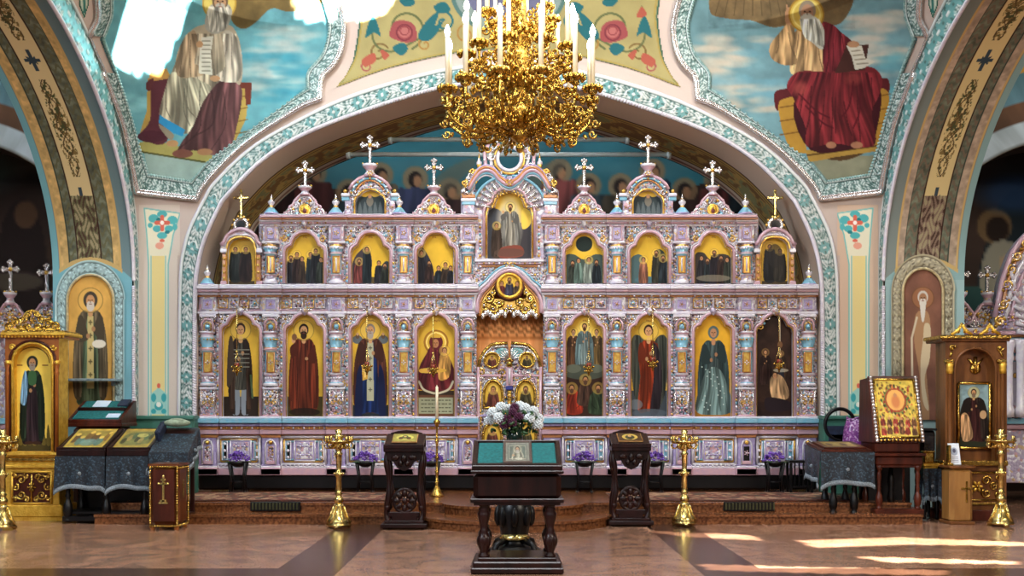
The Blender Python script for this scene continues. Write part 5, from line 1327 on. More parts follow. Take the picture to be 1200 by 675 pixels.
# ================================================================== ICONS: one painted board behind each opening
GLD = (206, 164, 56)
def icon(name, cx, half, cnv, label, group, hwx, d=D0 + .012):
    y0, y1 = min(p[1] for p in half) - 1.0, max(p[1] for p in half)
    x0, x1 = cx - hwx, cx + hwx
    b = W(cx, y1, d)
    nx, ny = max(60, int((x1 - x0) * 2.0)), int((y1 - y0) * 2.0)
    PX, PY = np.meshgrid(np.linspace(x0, x1, nx), np.linspace(y0, y1, ny))
    pos = np.stack([(PX - CX) * d / FL, np.full_like(PX, d - .003), CH + (HY - PY) * d / FL], -1)
    rt = empty(name, tuple(b), label, 'icon', group)
    grid_mesh('painting', pos, cnv.sample(PX, PY), 'icon', rt, mask=None)
    mb = MB(); mb.B(x0, y0, x1, y1, d - .002, d + .014, 0, .001); mb.build('board', ['redwood'], rt)
    return rt
def ground(cx, y0, y1, hw, gold=GLD, floor=None, fy=.82, seed=1):
    c = Canvas(cx - hw - 1, y0 - 2, cx + hw + 1, y1 + 2, 5, gold)
    c.img *= (.88 + .24 * fbm(c.X * .06, c.Y * .05, seed))[..., None]
    if floor:
        y = y0 + (y1 - y0) * fy; c.poly([(cx - hw - 2, y), (cx + hw + 2, y), (cx + hw + 2, y1 + 3), (cx - hw - 2, y1 + 3)], floor, 1, False)
    return c
def lettering(c, cx, y, n=5, col=(120, 60, 30)):
    for i in range(n):
        x = cx + (i - (n - 1) / 2) * 1.7
        c.line([(x, y - 1), (x, y + 1)], .45, col); c.line([(x, y + (-1 if i % 2 else 0)), (x + .9, y + (i % 3 - 1))], .4, col)
LG = 'tall icons of the lower tier'
# 1 warrior
c = ground(282, 368, 489, 22, floor=(44, 34, 26), fy=.80, seed=1); lettering(c, 282, 378, 3)
saint(c, 282, 379, 105, (92, 88, 76), (70, 50, 38), hair=(52, 34, 24), halo=(226, 188, 90), wide=.115, boots=(128, 134, 140), seed=2)
for k in range(5): c.line([(272, 410 + k * 5), (292, 410 + k * 5)], 1, (128, 124, 110))
c.line([(294, 440), (296, 466)], 2.4, (70, 88, 60)); c.poly([(268, 400), (273, 398), (274, 440), (266, 452)], (66, 52, 40))
icon('icon', 282, LOW_OPEN, c, 'tall icon of a warrior in grey armour and boots, leftmost in the lower tier', LG, 22)
# 2 prophet in red brown
c = ground(357, 368, 489, 22, floor=(66, 56, 26), fy=.80, seed=2); lettering(c, 357, 377, 4)
saint(c, 356, 380, 103, (112, 48, 28), (126, 52, 30), hair=(34, 22, 16), beard=(48, 30, 20), halo=(222, 184, 84), wide=.145, seed=5, hands='raised')
c.ell(345, 395, 3, 4, (120, 84, 56)); c.ell(357, 483, 18, 5, (30, 22, 16), .8)
icon('icon', 357, LOW_OPEN, c, 'tall icon of a long-haired saint in a red-brown robe on plain gold', LG, 22)
# 3 bishop
c = ground(434, 368, 489, 22, floor=(36, 40, 44), fy=.88, seed=3); lettering(c, 434, 376, 5)
for sx in (-1, 1): c.ell(434 + sx * 15, 398, 6, 5, (92, 98, 100)); c.ell(434 + sx * 15, 394, 2.4, 3, (90, 70, 54)); c.ell(434 + sx * 15, 391.5, 1.6, 1.8, (190, 146, 104))
saint(c, 434, 380, 102, (34, 56, 112), (104, 58, 44), hair=(130, 120, 110), beard=(160, 150, 138), halo=(226, 190, 96), wide=.165, seed=9, stole=(172, 170, 140))
c.poly([(418, 440), (424, 430), (424, 486), (416, 486)], (24, 30, 60)); c.poly([(450, 440), (444, 430), (444, 486), (452, 486)], (24, 30, 60))
c.poly([(424, 428), (431, 426), (431, 444), (425, 446)], (206, 160, 66), 1, False); c.line([(427.8, 430), (427.8, 442)], 1, (250, 220, 140)); c.line([(425, 435), (431, 434)], 1, (250, 220, 140))
icon('icon', 434, LOW_OPEN, c, 'tall icon of a bearded bishop in a dark cope over blue, holding a golden book', LG, 22)
# 4 mother and child with a text tablet below
c = ground(511, 368, 489, 24, floor=(52, 40, 30), fy=.74, seed=4); lettering(c, 511, 376, 5)
c.ring(511, 401, 13.5, 2, (150, 100, 40)); c.ring(511, 401, 11, 1.2, (250, 220, 130))
mp = [(500, 414), (505, 406), (517, 406), (524, 414), (533, 436), (533, 456), (490, 456), (491, 432)]
m = c.poly(mp, (92, 34, 38)); c.folds(m, mp, (92, 34, 38), 9, 4, 1.0)
c.ell(511, 401, 8, 9, (92, 34, 38)); head(c, 510.5, 402, 5.4, (92, 34, 38), (176, 120, 80)); c.poly([(505, 394), (511, 390), (517, 394), (516, 396), (506, 396)], (206, 160, 60), 1, False)
cp = [(516, 416), (523, 414), (528, 424), (526, 442), (514, 444)]; m = c.poly(cp, (176, 130, 66)); c.folds(m, cp, (176, 130, 66), 4, 6, .8)
head(c, 521, 411, 3.2, (90, 60, 40), (186, 134, 92), halo=(230, 190, 90))
c.poly([(494, 432), (520, 432), (520, 436), (494, 437)], (206, 160, 66)); c.ell(504, 434, 3.4, 2.4, (176, 120, 80))
c.line([(491, 447), (496, 456), (505, 460), (511, 461), (517, 460), (526, 456), (531, 447)], 2.4, (190, 180, 150), smooth=True)
c.poly([(488, 463), (534, 463), (534, 488), (488, 488)], (96, 62, 42), 1, False); c.poly([(491, 466), (531, 466), (531, 485), (491, 485)], (150, 150, 120), 1, False)
for y in range(4):
    for x in range(9): c.line([(494 + x * 4, 469 + y * 4.4), (494 + x * 4 + 1.6 + (x * 7 + y * 3) % 2, 469 + y * 4.4)], 1.1, (70, 66, 50))
icon('icon', 511, LOW_OPEN, c, 'tall icon of a crowned mother and child above a grey text tablet', LG, 24)
# 5 three above, three fallen below
c = ground(685, 368, 489, 24, floor=(52, 34, 26), fy=.60, seed=5); lettering(c, 685, 376, 3)
c.ell(685, 402, 12, 22, (240, 214, 120), .7, soft=.6)
saint(c, 672, 386, 46, (104, 70, 44), (86, 58, 40), halo=(224, 186, 86), wide=.17, beard=(150, 120, 96), seed=4)
saint(c, 699, 386, 46, (128, 100, 56), (96, 74, 46), halo=(224, 186, 86), wide=.17, beard=(150, 120, 96), seed=6)
saint(c, 685, 379, 54, (140, 160, 156), (120, 146, 146), halo=(240, 210, 110), wide=.17, beard=(70, 44, 28), seed=7)
c.ell(685, 436, 26, 9, (70, 74, 62)); c.ell(672, 432, 9, 5, (92, 96, 80)); c.ell(698, 432, 9, 5, (92, 96, 80))
for x, y, rob, l in ((672, 470, (124, 40, 24), -1), (686, 460, (64, 44, 34), 0), (699, 470, (44, 56, 38), 1)):
    q = [(x - 9, y + 14), (x - 8, y - 4), (x - 3, y - 12), (x + 4, y - 12), (x + 9, y - 2), (x + 10, y + 14)]; m = c.poly(q, rob); c.folds(m, q, rob, 5, int(x), 1, .2 * l); head(c, x + l * 2, y - 15, 3.6, (60, 40, 26), (176, 124, 82), (80, 56, 40), (206, 166, 76))
icon('icon', 685, LOW_OPEN, c, 'tall icon of three standing figures in light above three fallen ones', LG, 24)
# 6 winged figure in red
c = ground(761, 368, 489, 24, floor=(60, 66, 70), fy=.74, seed=6); lettering(c, 761, 376, 5)
for sx in (-1, 1):
    q = [(761 + sx * 5, 404), (761 + sx * 12, 393), (761 + sx * 20, 396), (761 + sx * 22, 420), (761 + sx * 18, 462), (761 + sx * 10, 474), (761 + sx * 8, 430)]; m = c.poly(q, (54, 56, 48)); c.folds(m, q, (54, 56, 48), 6, 3 + sx, .9)
saint(c, 760, 381, 100, (168, 62, 30), None, hair=(52, 32, 22), halo=(228, 190, 92), wide=.13, seed=8)
q = [(764, 404), (772, 410), (776, 446), (772, 482), (762, 484), (766, 440)]; m = c.poly(q, (38, 30, 34)); c.folds(m, q, (38, 30, 34), 4, 5, .9)
c.ell(761, 484, 20, 5, (76, 84, 90), .8); c.ell(745, 474, 8, 6, (110, 116, 120), .7)
icon('icon', 761, LOW_OPEN, c, 'tall icon of a winged figure with dark wings and an orange-red robe', LG, 24)
# 7 lady in silver blue
c = ground(836, 368, 489, 24, gold=(212, 160, 44), floor=(150, 100, 36), fy=.93, seed=7)
saint(c, 836, 383, 98, (96, 116, 114), (62, 84, 84), hair=(52, 38, 28), halo=None, skin=(180, 130, 92), hood=(84, 100, 98), wide=.16, seed=12)
q = [(825, 440), (836, 430), (848, 440), (858, 480), (836, 486), (815, 480)]; m = c.poly(q, (92, 112, 108)); c.folds(m, q, (92, 112, 108), 9, 3, 1.1)
for k in range(24): c.ell(836 + ((k * 7) % 30 - 15) * .9, 430 + (k * 11) % 52, .8, .8, (176, 190, 180))
icon('icon', 836, LOW_OPEN, c, 'tall icon of a lady in a silvery blue-green gown without a halo', LG, 24)
# 8 dark night scene
c = ground(908, 368, 489, 23, gold=(52, 34, 26), floor=(40, 26, 22), fy=.85, seed=8); c.mottle(.4, .08, 6)
c.line([(914, 374), (914, 420)], .9, (206, 190, 160)); c.ell(914, 404, 3, 4, (120, 84, 56))
saint(c, 897, 410, 40, (62, 40, 34), (54, 34, 30), halo=(170, 130, 70), wide=.17, hood=(70, 44, 36), seed=2); saint(c, 915, 412, 34, (44, 48, 60), (70, 46, 30), halo=(190, 150, 80), wide=.2, seed=5)
q = [(902, 446), (910, 438), (920, 446), (924, 466), (906, 468)]; m = c.poly(q, (168, 134, 96)); c.folds(m, q, (168, 134, 96), 5, 6, 1); head(c, 908, 440, 3.4, (54, 36, 26), (180, 130, 90))
c.poly([(898, 466), (924, 470), (926, 480), (900, 482)], (36, 26, 30)); c.ell(915, 434, 9, 2.2, (196, 186, 160), .7)
icon('icon', 908, LOW_OPEN, c, 'tall dark brown icon of a night scene, rightmost in the lower tier', LG, 23)

# upper tier
UG = 'small festal icons of the upper tier'
def crowd(c, L, base=332):
    for (x, top, w, rob, halo) in L:
        rob = tuple(v * .82 for v in rob); q = [(x - w, base), (x - w * .9, top + 9), (x - w * .4, top + 5), (x + w * .4, top + 5), (x + w * .9, top + 9), (x + w, base)]; m = c.poly(q, rob); c.folds(m, q, rob, 4, int(x * 7), .8); head(c, x, top + 2.6, 2.6, (48, 32, 24), (176, 126, 86), (70, 48, 34) if int(x) % 2 else None, (230, 190, 90) if halo else None)
def up(cx, cont, lab, gold=(210, 168, 52), floor=(86, 70, 40), fy=.86):
    c = ground(cx, 272, 333, 23, gold=gold, floor=floor, fy=fy, seed=cx); lettering(c, cx, 278, 3); cont(c); icon('icon', cx, UP_OPEN, c, lab, UG, 22.5)
DK = [(40, 38, 42), (58, 40, 36), (36, 44, 48), (74, 56, 44), (48, 52, 44)]
up(357, lambda c: crowd(c, [(341, 300, 5, DK[0], 1), (348, 296, 5, DK[1], 1), (354, 301, 4, DK[3], 0), (364, 296, 5, DK[2], 1), (370, 292, 6, DK[0], 1), (376, 302, 5, DK[4], 0)]), 'small icon of two groups of dark figures facing a gap of gold')
up(434, lambda c: (c.poly([(414, 306), (424, 292), (432, 290), (436, 310), (430, 333), (412, 333)], (64, 56, 60)), c.poly([(444, 318), (452, 306), (458, 312), (458, 333), (444, 333)], (52, 60, 62)), crowd(c, [(421, 304, 6, (120, 60, 56), 1), (430, 290, 5, DK[2], 1), (444, 306, 5, DK[0], 0), (451, 309, 5, DK[4], 0)])), 'small icon of a tall veiled figure before a seated one on gold, above the bishop')
up(508.5, lambda c: (c.poly([(486, 300), (494, 290), (502, 300), (508, 316), (506, 333), (484, 333)], (46, 46, 52)), crowd(c, [(494, 294, 6, DK[0], 1), (503, 306, 5, DK[1], 0), (514, 312, 5, DK[2], 0), (522, 308, 5, DK[3], 1), (528, 312, 4, DK[0], 0)])), 'small icon of bowed figures below a wide gold sky, left of the middle bay')
up(684.5, lambda c: (c.ell(684.5, 286, 10, 9, (34, 44, 40)), c.ring(684.5, 286, 10.5, 1.6, (220, 180, 70)), c.poly([(662, 302), (672, 298), (684, 304), (698, 298), (708, 303), (708, 333), (662, 333)], (66, 78, 70)), crowd(c, [(671, 306, 5, DK[4], 0), (678, 303, 5, (96, 116, 104), 0), (690, 302, 6, (150, 160, 146), 1), (699, 305, 5, DK[2], 0)])), 'small icon with a dark oval opening at the top above grey-green figures')
up(760.5, lambda c: (c.poly([(738, 306), (748, 298), (756, 306), (756, 333), (738, 333)], (70, 92, 92)), c.poly([(766, 300), (772, 292), (780, 300), (784, 333), (764, 333)], (44, 54, 46)), c.ell(760, 328, 16, 4, (70, 100, 106)), crowd(c, [(754, 302, 5, (170, 110, 84), 1), (769, 294, 5, (60, 58, 46), 1), (777, 300, 5, DK[2], 1)])), 'small icon of figures standing by blue-green water on gold')
up(836, lambda c: (c.poly([(814, 300), (824, 296), (832, 304), (840, 298), (856, 302), (858, 333), (814, 333)], (60, 52, 46)), crowd(c, [(822, 300, 5, DK[0], 0), (829, 303, 4, DK[2], 0), (837, 294, 5, (40, 34, 42), 1), (845, 300, 5, DK[1], 0), (852, 302, 4, DK[4], 0)]), c.ell(836, 326, 20, 4, (130, 120, 100), .7)), 'small icon of a lone dark figure rising above a crowd, rightmost full bay')
c = ground(282.5, 277, 335, 18, floor=(70, 56, 34), fy=.9, seed=3); crowd(c, [(276, 290, 7, (40, 44, 40), 1), (288, 290, 7, (52, 34, 30), 1)], 328); icon('icon', 282.5, OB_OPEN, c, 'narrow arched icon of two dark standing figures, left end of upper tier', UG, 17)
c = ground(908.5, 277, 335, 18, floor=(70, 56, 34), fy=.9, seed=4); crowd(c, [(902, 287, 7, (34, 34, 38), 1), (914, 292, 7, (44, 40, 34), 1)], 328); c.ell(908, 300, 9, 14, (36, 32, 32), .6); icon('icon', 908.5, OB_OPEN, c, 'narrow arched icon of two huddled figures, right end of upper tier', UG, 17)
for cx, nm in ((433.5, 'left'), (759.5, 'right')):
    c = ground(cx, 221, 253, 19, gold=(52, 62, 64), floor=(60, 66, 70), fy=.8, seed=cx)
    for k in range(5): c.poly([(cx - 14 + k * 6, 250), (cx - 12 + k * 6, 236), (cx - 9 + k * 6, 250)], (84, 92, 92))
    c.poly([(cx - 12, 226), (cx, 221), (cx + 12, 226), (cx + 12, 229), (cx + 5, 231), (cx, 228), (cx - 5, 231), (cx - 12, 229)], (220, 180, 70)); c.ell(cx, 236, 4, 6, (110, 104, 92)); c.ell(cx, 230, 2, 2.4, (190, 140, 100))
    icon('icon', cx, LG_OPEN, c, 'little dark icon inside the tall %s gable with gold drapery' % nm, 'gable icons', 18)
# middle icon
c = ground(597, 224, 306, 27, gold=(214, 172, 60), floor=(70, 60, 56), fy=.45, seed=9); c.img *= (.9 + .2 * fbm(c.X * .1, c.Y * .1, 4))[..., None]
c.poly([(570, 250), (580, 244), (590, 256), (586, 304), (570, 304)], (64, 66, 72)); c.poly([(608, 270), (624, 262), (624, 304), (606, 304)], (64, 60, 62)); c.ell(597, 262, 14, 30, (190, 180, 160), .8, soft=.5)
saint(c, 598, 239, 52, (176, 168, 150), (150, 146, 136), halo=(240, 214, 110), wide=.2, beard=(80, 54, 36), hands='raised', seed=3); crowd(c, [(582, 262, 6, (90, 72, 60), 1)], 300); c.poly([(612, 246), (620, 244), (622, 262), (612, 268)], (232, 196, 84))
c.poly([(588, 290), (610, 288), (612, 300), (586, 302)], (130, 70, 56)); c.ell(597, 296, 18, 5, (90, 70, 60), .6)
icon('icon', 597, CI, c, 'large middle icon of a pale risen figure above the door arch', UG, 26.5)
# round icon in the door arch
cn = ground(597, 318, 352, 18, gold=(220, 176, 60), floor=(120, 60, 60), fy=.62, seed=2); crowd(cn, [(588, 330, 5, (130, 60, 56), 0), (597, 326, 5, (70, 70, 90), 1), (606, 330, 5, (96, 76, 60), 0)], 350); cn.ell(597, 322, 10, 3, (236, 200, 90))
d = D0 - .1; t_ = np.linspace(0, 1, 22); aa = np.linspace(0, 2 * PI, 60); T, A_ = np.meshgrid(t_, aa, indexing='ij'); PX, PY = 597 + 12.5 * T * np.cos(A_), 335 + 12.5 * T * np.sin(A_)
rt = empty('icon', tuple(W(597, 348, d)), 'round icon of three figures in the arch above the doors', 'icon')
grid_mesh('painting', np.stack([(PX - CX) * d / FL, np.full_like(PX, d - .006), CH + (HY - PY) * d / FL], -1), cn.sample(PX, PY), 'icon', rt)
mb = MB(); cc = W(597, 335, d); mb.lathe([(.153, .05), (.165, .02), (.165, 0), (.15, -.004), (0, -.004)], cc, 28, 1, 'Y'); mb.tube([cc + Vector((.165 * math.cos(a), -.01, .165 * math.sin(a))) for a in np.linspace(0, 2 * PI, 33)[:-1]], .026, 8, 0, True); mb.tube([cc + Vector((.2 * math.cos(a), 0, .2 * math.sin(a))) for a in np.linspace(0, 2 * PI, 33)[:-1]], .016, 6, 1, True)
mb.build('round_frame', ['goldleaf', 'redwood'], rt)

# ---- curtain and holy doors
mb = MB(); n = 60; 
xs_ = np.linspace(558, 637, n); ys_ = np.linspace(345, 560, 60); PX, PY = np.meshgrid(xs_, ys_)
d = D0 + .15 - .015 * np.sin(PX * .55)
cu = np.empty(PX.shape + (3,)); cu[:] = (232, 160, 98); cu *= (.94 + .1 * fbm(PX * .2, PY * .02, 3))[..., None]
for yb in (378, 384, 390): zig = np.abs(np.mod(PX, 10) - 5); k = np.abs(PY - yb + zig * .9 - 2) < 1.6; cu[k] = (150, 96, 52)
k = (PY < 376); cu[k] = (180, 120, 66); k = (PY > 396) & (PY < 398); cu[k] = (190, 116, 60)
o = grid_mesh('curtain', np.stack([(PX - CX) * d / FL, d, CH + (HY - PY) * d / FL], -1), cu, 'paint', origin=tuple(W(597, 560, D0 + .3)))
tag(o, 'orange curtain with a zigzag border behind the holy doors', 'curtain')
mb = MB(); mb.B(556, 364, 639, 367, D0 + .13, D0 + .16, 0, .003)
DOOR = empty('holy_doors', tuple(W(597, 574, D0 + .02)), 'pair of pierced gilded doors in the middle of the icon screen', 'door')
dd = D0 - .02
for sx in (-1, 1):
    X = lambda x: 597 + sx * x
    mb = MB()
    topo = [(2.2, 402), (9, 402.5), (16, 403), (22, 404.5), (29, 411), (34, 420), (36.5, 430)]
    ring_h = [(X(p[0]), p[1]) for p in topo]
    # leaf plate with openings for the four icons left as raised frames
    mb.PP(ring_h + [(X(36.5), 573), (X(1.2), 573), (X(1.2), 410)], dd, dd + .04, 1, 0)
    mb.T([(X(p[0]), p[1]) for p in topo], dd - .01, 2.0, 0, 6); mb.T([(X(p[0] - .5), p[1] + 3.4) for p in topo], dd - .01, 1.1, 2, 6)
    mb.T([(X(36.5), 430), (X(36.5), 572)], dd - .01, 1.8, 3, 6); mb.T([(X(33.5), 436), (X(33.5), 570)], dd - .01, .9, 0, 5)
    for y in (440, 487, 530, 570): mb.B(min(X(3), X(36)), y - 1.4, max(X(3), X(36)), y + 1.4, dd - .02, dd + .01, (3, 0, 2, 4)[int(y) % 4], .006)
    r_ = random.Random(int(sx + 5))
    for i in range(34):
        x, y = r_.uniform(5, 33), r_.uniform(428, 566)
        if any(math.hypot(x - a, (y - b)) < q for a, b, q in ((20.5, 422, 12), (19, 462, 17), (20, 510, 15))): continue
        mb.curl(X(x), y, dd - .012, r_.uniform(3, 5), r_.uniform(0, 6), 1.3 * r_.choice((-1, 1)), 1.1, r_.choice((0, 2, 2, 3)))
        mb.ball(X(x), y, dd - .02, 1.3, r_.choice((0, 3, 4)))
    for i in range(11): mb.ball(X(4.5), 466 + i * 9.5, dd - .015, 1.6, (0, 3)[i % 2])
    mb.ell(W(X(9), 414, dd - .005), (.10, .02, .085), 5, 10, 5)
    for k in range(5): mb.T([(X(1), 421), (X(1 + 13 * math.cos(.25 + k * .28)), 421 - 13 * math.sin(.25 + k * .28))], dd - .015, [.5, 1.1], 2, 5)
    leaf = mb.build('door_leaf', ['gold', 'carved', 'silver', 'pink', 'lilac', mat('teal_shell', (110, 160, 160), .3)], DOOR)
    # painted panels of the leaf
    for (px, py, rw, rh, kind) in ((20.5, 422, 8.6, 8.6, 'round'), (19, 462, 11, 16, 'arch'), (20, 510, 11, 14, 'arch')):
        cxp = X(px); cn = ground(cxp, py - rh, py + rh, rw + 2, gold=(206, 166, 62), floor=(76, 58, 40), fy=.8, seed=int(px + py) % 9)
        rob = [(70, 46, 36), (60, 70, 80), (96, 54, 44), (66, 60, 40)][(int(py) + (sx > 0)) % 4]
        q = [(cxp - rw * .6, py + rh), (cxp - rw * .5, py - rh * .05), (cxp, py - rh * .3), (cxp + rw * .5, py - rh * .05), (cxp + rw * .6, py + rh)]; m = cn.poly(q, rob); cn.folds(m, q, rob, 5, int(px), .7); head(cn, cxp, py - rh * .35, rh * .2, (60, 40, 28), (184, 132, 90), (90, 66, 46) if sx > 0 else None, (236, 200, 100))
        T, A_ = np.meshgrid(np.linspace(0, 1, 18), np.linspace(0, 2 * PI, 48), indexing='ij')
        e = 1 if kind == 'round' else .5
        ca, sa = np.cos(A_), np.sin(A_)
        if kind == 'arch': k = np.where(sa > 0, np.minimum(1 / np.maximum(np.abs(ca), 1e-6), 1 / np.maximum(np.abs(sa), 1e-6)), 1.0)
        else: k = 1.0
        PX, PY = cxp + rw * T * ca * k, py + rh * T * sa * k
        fr = [(cxp + rw * math.cos(a) * kk, py + rh * math.sin(a) * kk) for a in np.linspace(0, 2 * PI, 41)[:-1] for kk in [min(1 / max(abs(math.cos(a)), 1e-6), 1 / max(abs(math.sin(a)), 1e-6)) if (kind == 'arch' and math.sin(a) > 0) else 1]]
        mb = MB(); mb.T(fr, dd - .022, 1.7, 0, 6, True); mb.T([(cxp + (p[0] - cxp) * 1.18, py + (p[1] - py) * 1.16) for p in fr], dd - .014, .8, 1, 5, True)
        f = mb.build('icon_frame', ['gold', 'silver'], leaf)
        dp = dd - .008
        grid_mesh('painting', np.stack([(PX - CX) * dp / FL, np.full_like(PX, dp), CH + (HY - PY) * dp / FL], -1), cn.sample(PX, PY), 'icon', leaf)
mb = MB(); dm = dd - .03
mb.B(593, 430, 601, 453, dm - .02, dd, 0, .01); mb.B(592.5, 452, 601.5, 457, dm - .03, dd, 1, .01); mb.B(594.5, 457, 599.5, 572, dm - .02, dd, 2, .01); mb.T([(597, 432), (597, 450)], dm - .03, 1.4, 3, 6)
mb.ball(597, 427, dm, 4, 2); mb.T([(592.5, 424), (597, 420), (601.5, 424)], dm, 1.2, 2)
for y in range(464, 566, 10): mb.ball(597, y, dm - .03, 2.4, 4)
mb.build('meeting_post', ['pink', mat('blue_glaze', (60, 66, 140), .25), 'gold', 'white', 'giltglaze'], DOOR)

# hanging lamps before the icons
def lamp(px, py, dchain, label):
    d = D0 - .30
    rt = empty('hanging_lamp', tuple(W(px, py + 10, d)), label, 'lamp', 'hanging lamps before the icons')
    mb = MB(); mb.spin(px, d, [(0, py + 9), (1.2, py + 7.5), (1, py + 6), (3.6, py + 3), (4.6, py - .5), (4.2, py - 2), (3.4, py - 2), (0, py - 1)], 0, 10)
    for k in range(4): a = k * PI / 2; mb.ball(px + 5.4 * math.cos(a), py - 2, d + 5.4 * d / FL * math.sin(a), 1.6, 0, 6, 4)
    for k in range(8): a = k * PI / 4; mb.ell(W(px, py + 3, d) + Vector((.055 * math.cos(a), .055 * math.sin(a), 0)), .012, 0, 5, 4)
    mb.build('bowl', ['gold'], rt)
    mb = MB(); mb.spin(px, d, [(2.2, py - 1.5), (3, py - 4), (2.4, py - 7), (0, py - 7.2)], 0, 10); mb.build('glass_cup', [M['lampglass']], rt)
    mb = MB(); top = W(px, 364, D0 - .12)
    for k in range(3):
        a = k * 2 * PI / 3 + .5; p = W(px, py - 2, d) + Vector((.06 * math.cos(a), .06 * math.sin(a), 0)); q = W(px, py - 20, d); n = 14
        mb.tube([p, q], .0045, 5)
    q = W(px, py - 20, d); mb.tube([q, W(px, 366, d)], .006, 5); mb.tube([W(px, 366, d), top + Vector((0, 0, .04)), top], .009, 5); mb.ell(q, .018, 0, 6, 4)
    mb.build('chain', ['goldpale'], rt)
M['lampglass'] = mat('red_lamp_glass', (150, 70, 50), .1, 0, (120, 40, 36), 10)
lamp(277.5, 432, 0, 'hanging gold oil lamp before the warrior icon'); lamp(430, 431, 0, 'hanging gold oil lamp before the bishop icon'); lamp(507.5, 434, 0, 'hanging gold oil lamp before the crowned mother and child'); lamp(690, 432, 0, 'hanging gold oil lamp before the icon of three standing figures'); lamp(765, 426, 0, 'hanging gold oil lamp before the winged figure in red'); lamp(913, 428, 0, 'hanging gold oil lamp before the dark night icon')
# ================================================================== CHANDELIER
CHN = empty('chandelier', (.11, 10.0, 3.9), 'huge tiered gilded chandelier with lit white candles hanging before the screen', 'chandelier')
ax = Vector((.11, 10.0, 0))
mb = MB()
mb.lathe([(0, 3.90), (.03, 3.92), (.045, 3.96), (.02, 4.0), (.07, 4.03), (.11, 4.07), (.06, 4.11), (.2, 4.16), (.27, 4.24), (.24, 4.30), (.12, 4.36), (.1, 4.5), (.16, 4.58), (.2, 4.66), (.1, 4.74), (.08, 4.9), (.14, 5.0), (.17, 5.08), (.07, 5.16), (.06, 5.4), (.13, 5.48), (.13, 5.56), (.04, 5.66), (.03, 8.6)], ax, 20)
for k in range(16):
    a = k * PI / 8
    for (r, z, s) in ((.235, 4.2, .05), (.19, 4.63, .045), (.16, 5.06, .035)): mb.ell(ax + Vector((r * math.cos(a), r * math.sin(a), z)), (s, s, s * 1.3), 0, 6, 4)
mb.build('stem', ['gold'], CHN)
def spir(cen, r, a0, turns, sgn=1, n=14, e=(1, 0)):
    return [Vector((cen[0] + r * (1 - .8 * i / n) * math.cos(a0 + sgn * turns * 2 * PI * i / n), 0, cen[1] + r * (1 - .8 * i / n) * math.sin(a0 + sgn * turns * 2 * PI * i / n))) for i in range(n + 1)]
def chand_arm(R_, zc, z0, zdip, hc, sc):
    """arm in the plane y = 0 of the chandelier, radius R_, cup height zc"""
    A = lambda p: ax + p
    mb = MB()
    path = catmull([(.08, 0, z0), (R_ * .4, 0, zdip + .02), (R_ * .72, 0, zdip), (R_ * .97, 0, zdip + (zc - zdip) * .35), (R_, 0, zc - .06)], 6)
    mb.tube([A(p) for p in path], [.022 * sc - .007 * sc * i / len(path) for i in range(len(path))], 7)
    for (cx_, cz, r, a0, t, sg) in ((R_ * .74, zdip - .045 * sc, .06, PI / 2, 1.3, -1), (R_ * .9, zdip + .1 * sc, .06, 0, 1.3, 1), (R_ * .5, zdip + .1 * sc, .075, PI, 1.4, -1), (R_ * .28, zdip - .03, .05, PI / 2, 1.2, 1), (R_ * .62, zdip + .2 * sc, .06, 0, 1.3, 1), (R_ * 1.04, zdip + .04, .045, 0, 1.2, -1), (R_ * .86, zc - .1 * sc, .04, PI, 1.2, -1), (R_ * .4, zdip + .24 * sc, .06, 1, 1.3, -1)):
        q = spir((cx_, cz), r * sc, a0, t, sg); mb.tube([A(p) for p in q], [.012 * sc] * len(q), 5)
    for i in range(26):
        t = i / 26; p = path[int(t * (len(path) - 1))]
        s = .02 * sc * RND.uniform(.7, 1.5)
        mb.ell(A(p + Vector((RND.uniform(-.06, .06), RND.uniform(-.05, .05), RND.uniform(-.07, .1))) * sc), (s * 1.5, s * .7, s * 1.1), 0, 6, 4, Matrix.Rotation(RND.uniform(-1, 1), 3, 'Y'))
    arm = mb.build('arm', ['gold'], CHN)
    c0 = ax + Vector((R_, 0, 0))
    mb = MB(); mb.lathe([(.012, zc - .08), (.02, zc - .06), (.03, zc - .045), (.018, zc - .03), (.05, zc - .005), (.088 * sc, zc + .022), (.082 * sc, zc + .026), (.03, zc + .012), (.03, zc + .05), (0, zc + .05)], c0, 12)
    for k in range(9): a = k * 2 * PI / 9; mb.ell(c0 + Vector((.082 * sc * math.cos(a), .082 * sc * math.sin(a), zc + .005)), (.024 * sc, .024 * sc, .034 * sc), 0, 6, 4)
    mb.build('drip_cup', ['gold'], arm)
    mb = MB(); mb.lathe([(.024 * sc, zc + .03), (.022 * sc, zc + hc), (.015 * sc, zc + hc + .008), (0, zc + hc + .01)], c0, 10); mb.build('candle', ['candle'], arm)
    mb = MB(); mb.lathe([(.008, zc + hc), (.022, zc + hc + .02), (.029, zc + hc + .05), (.02, zc + hc + .085), (.004, zc + hc + .12), (0, zc + hc + .125)], c0, 10); mb.build('bulb', ['bulb'], arm)
    # rotate about the axis: meshes were shifted to the root, so turning the arm turns all of it
    return arm
for (R_, zc, z0, zd, hc, sc, n, ph) in ((.72, 4.47, 4.3, 4.1, .5, 1.0, 12, .26), (.52, 4.85, 4.7, 4.58, .42, .95, 10, .1), (.33, 5.24, 5.1, 5.02, .36, .9, 6, .3)):
    a0 = chand_arm(R_, zc, z0, zd, hc, sc)
    for k in range(n):
        o = a0 if k == 0 else copy_tree(a0, CHN)
        o.rotation_euler = (0, 0, ph + 2 * PI * k / n)
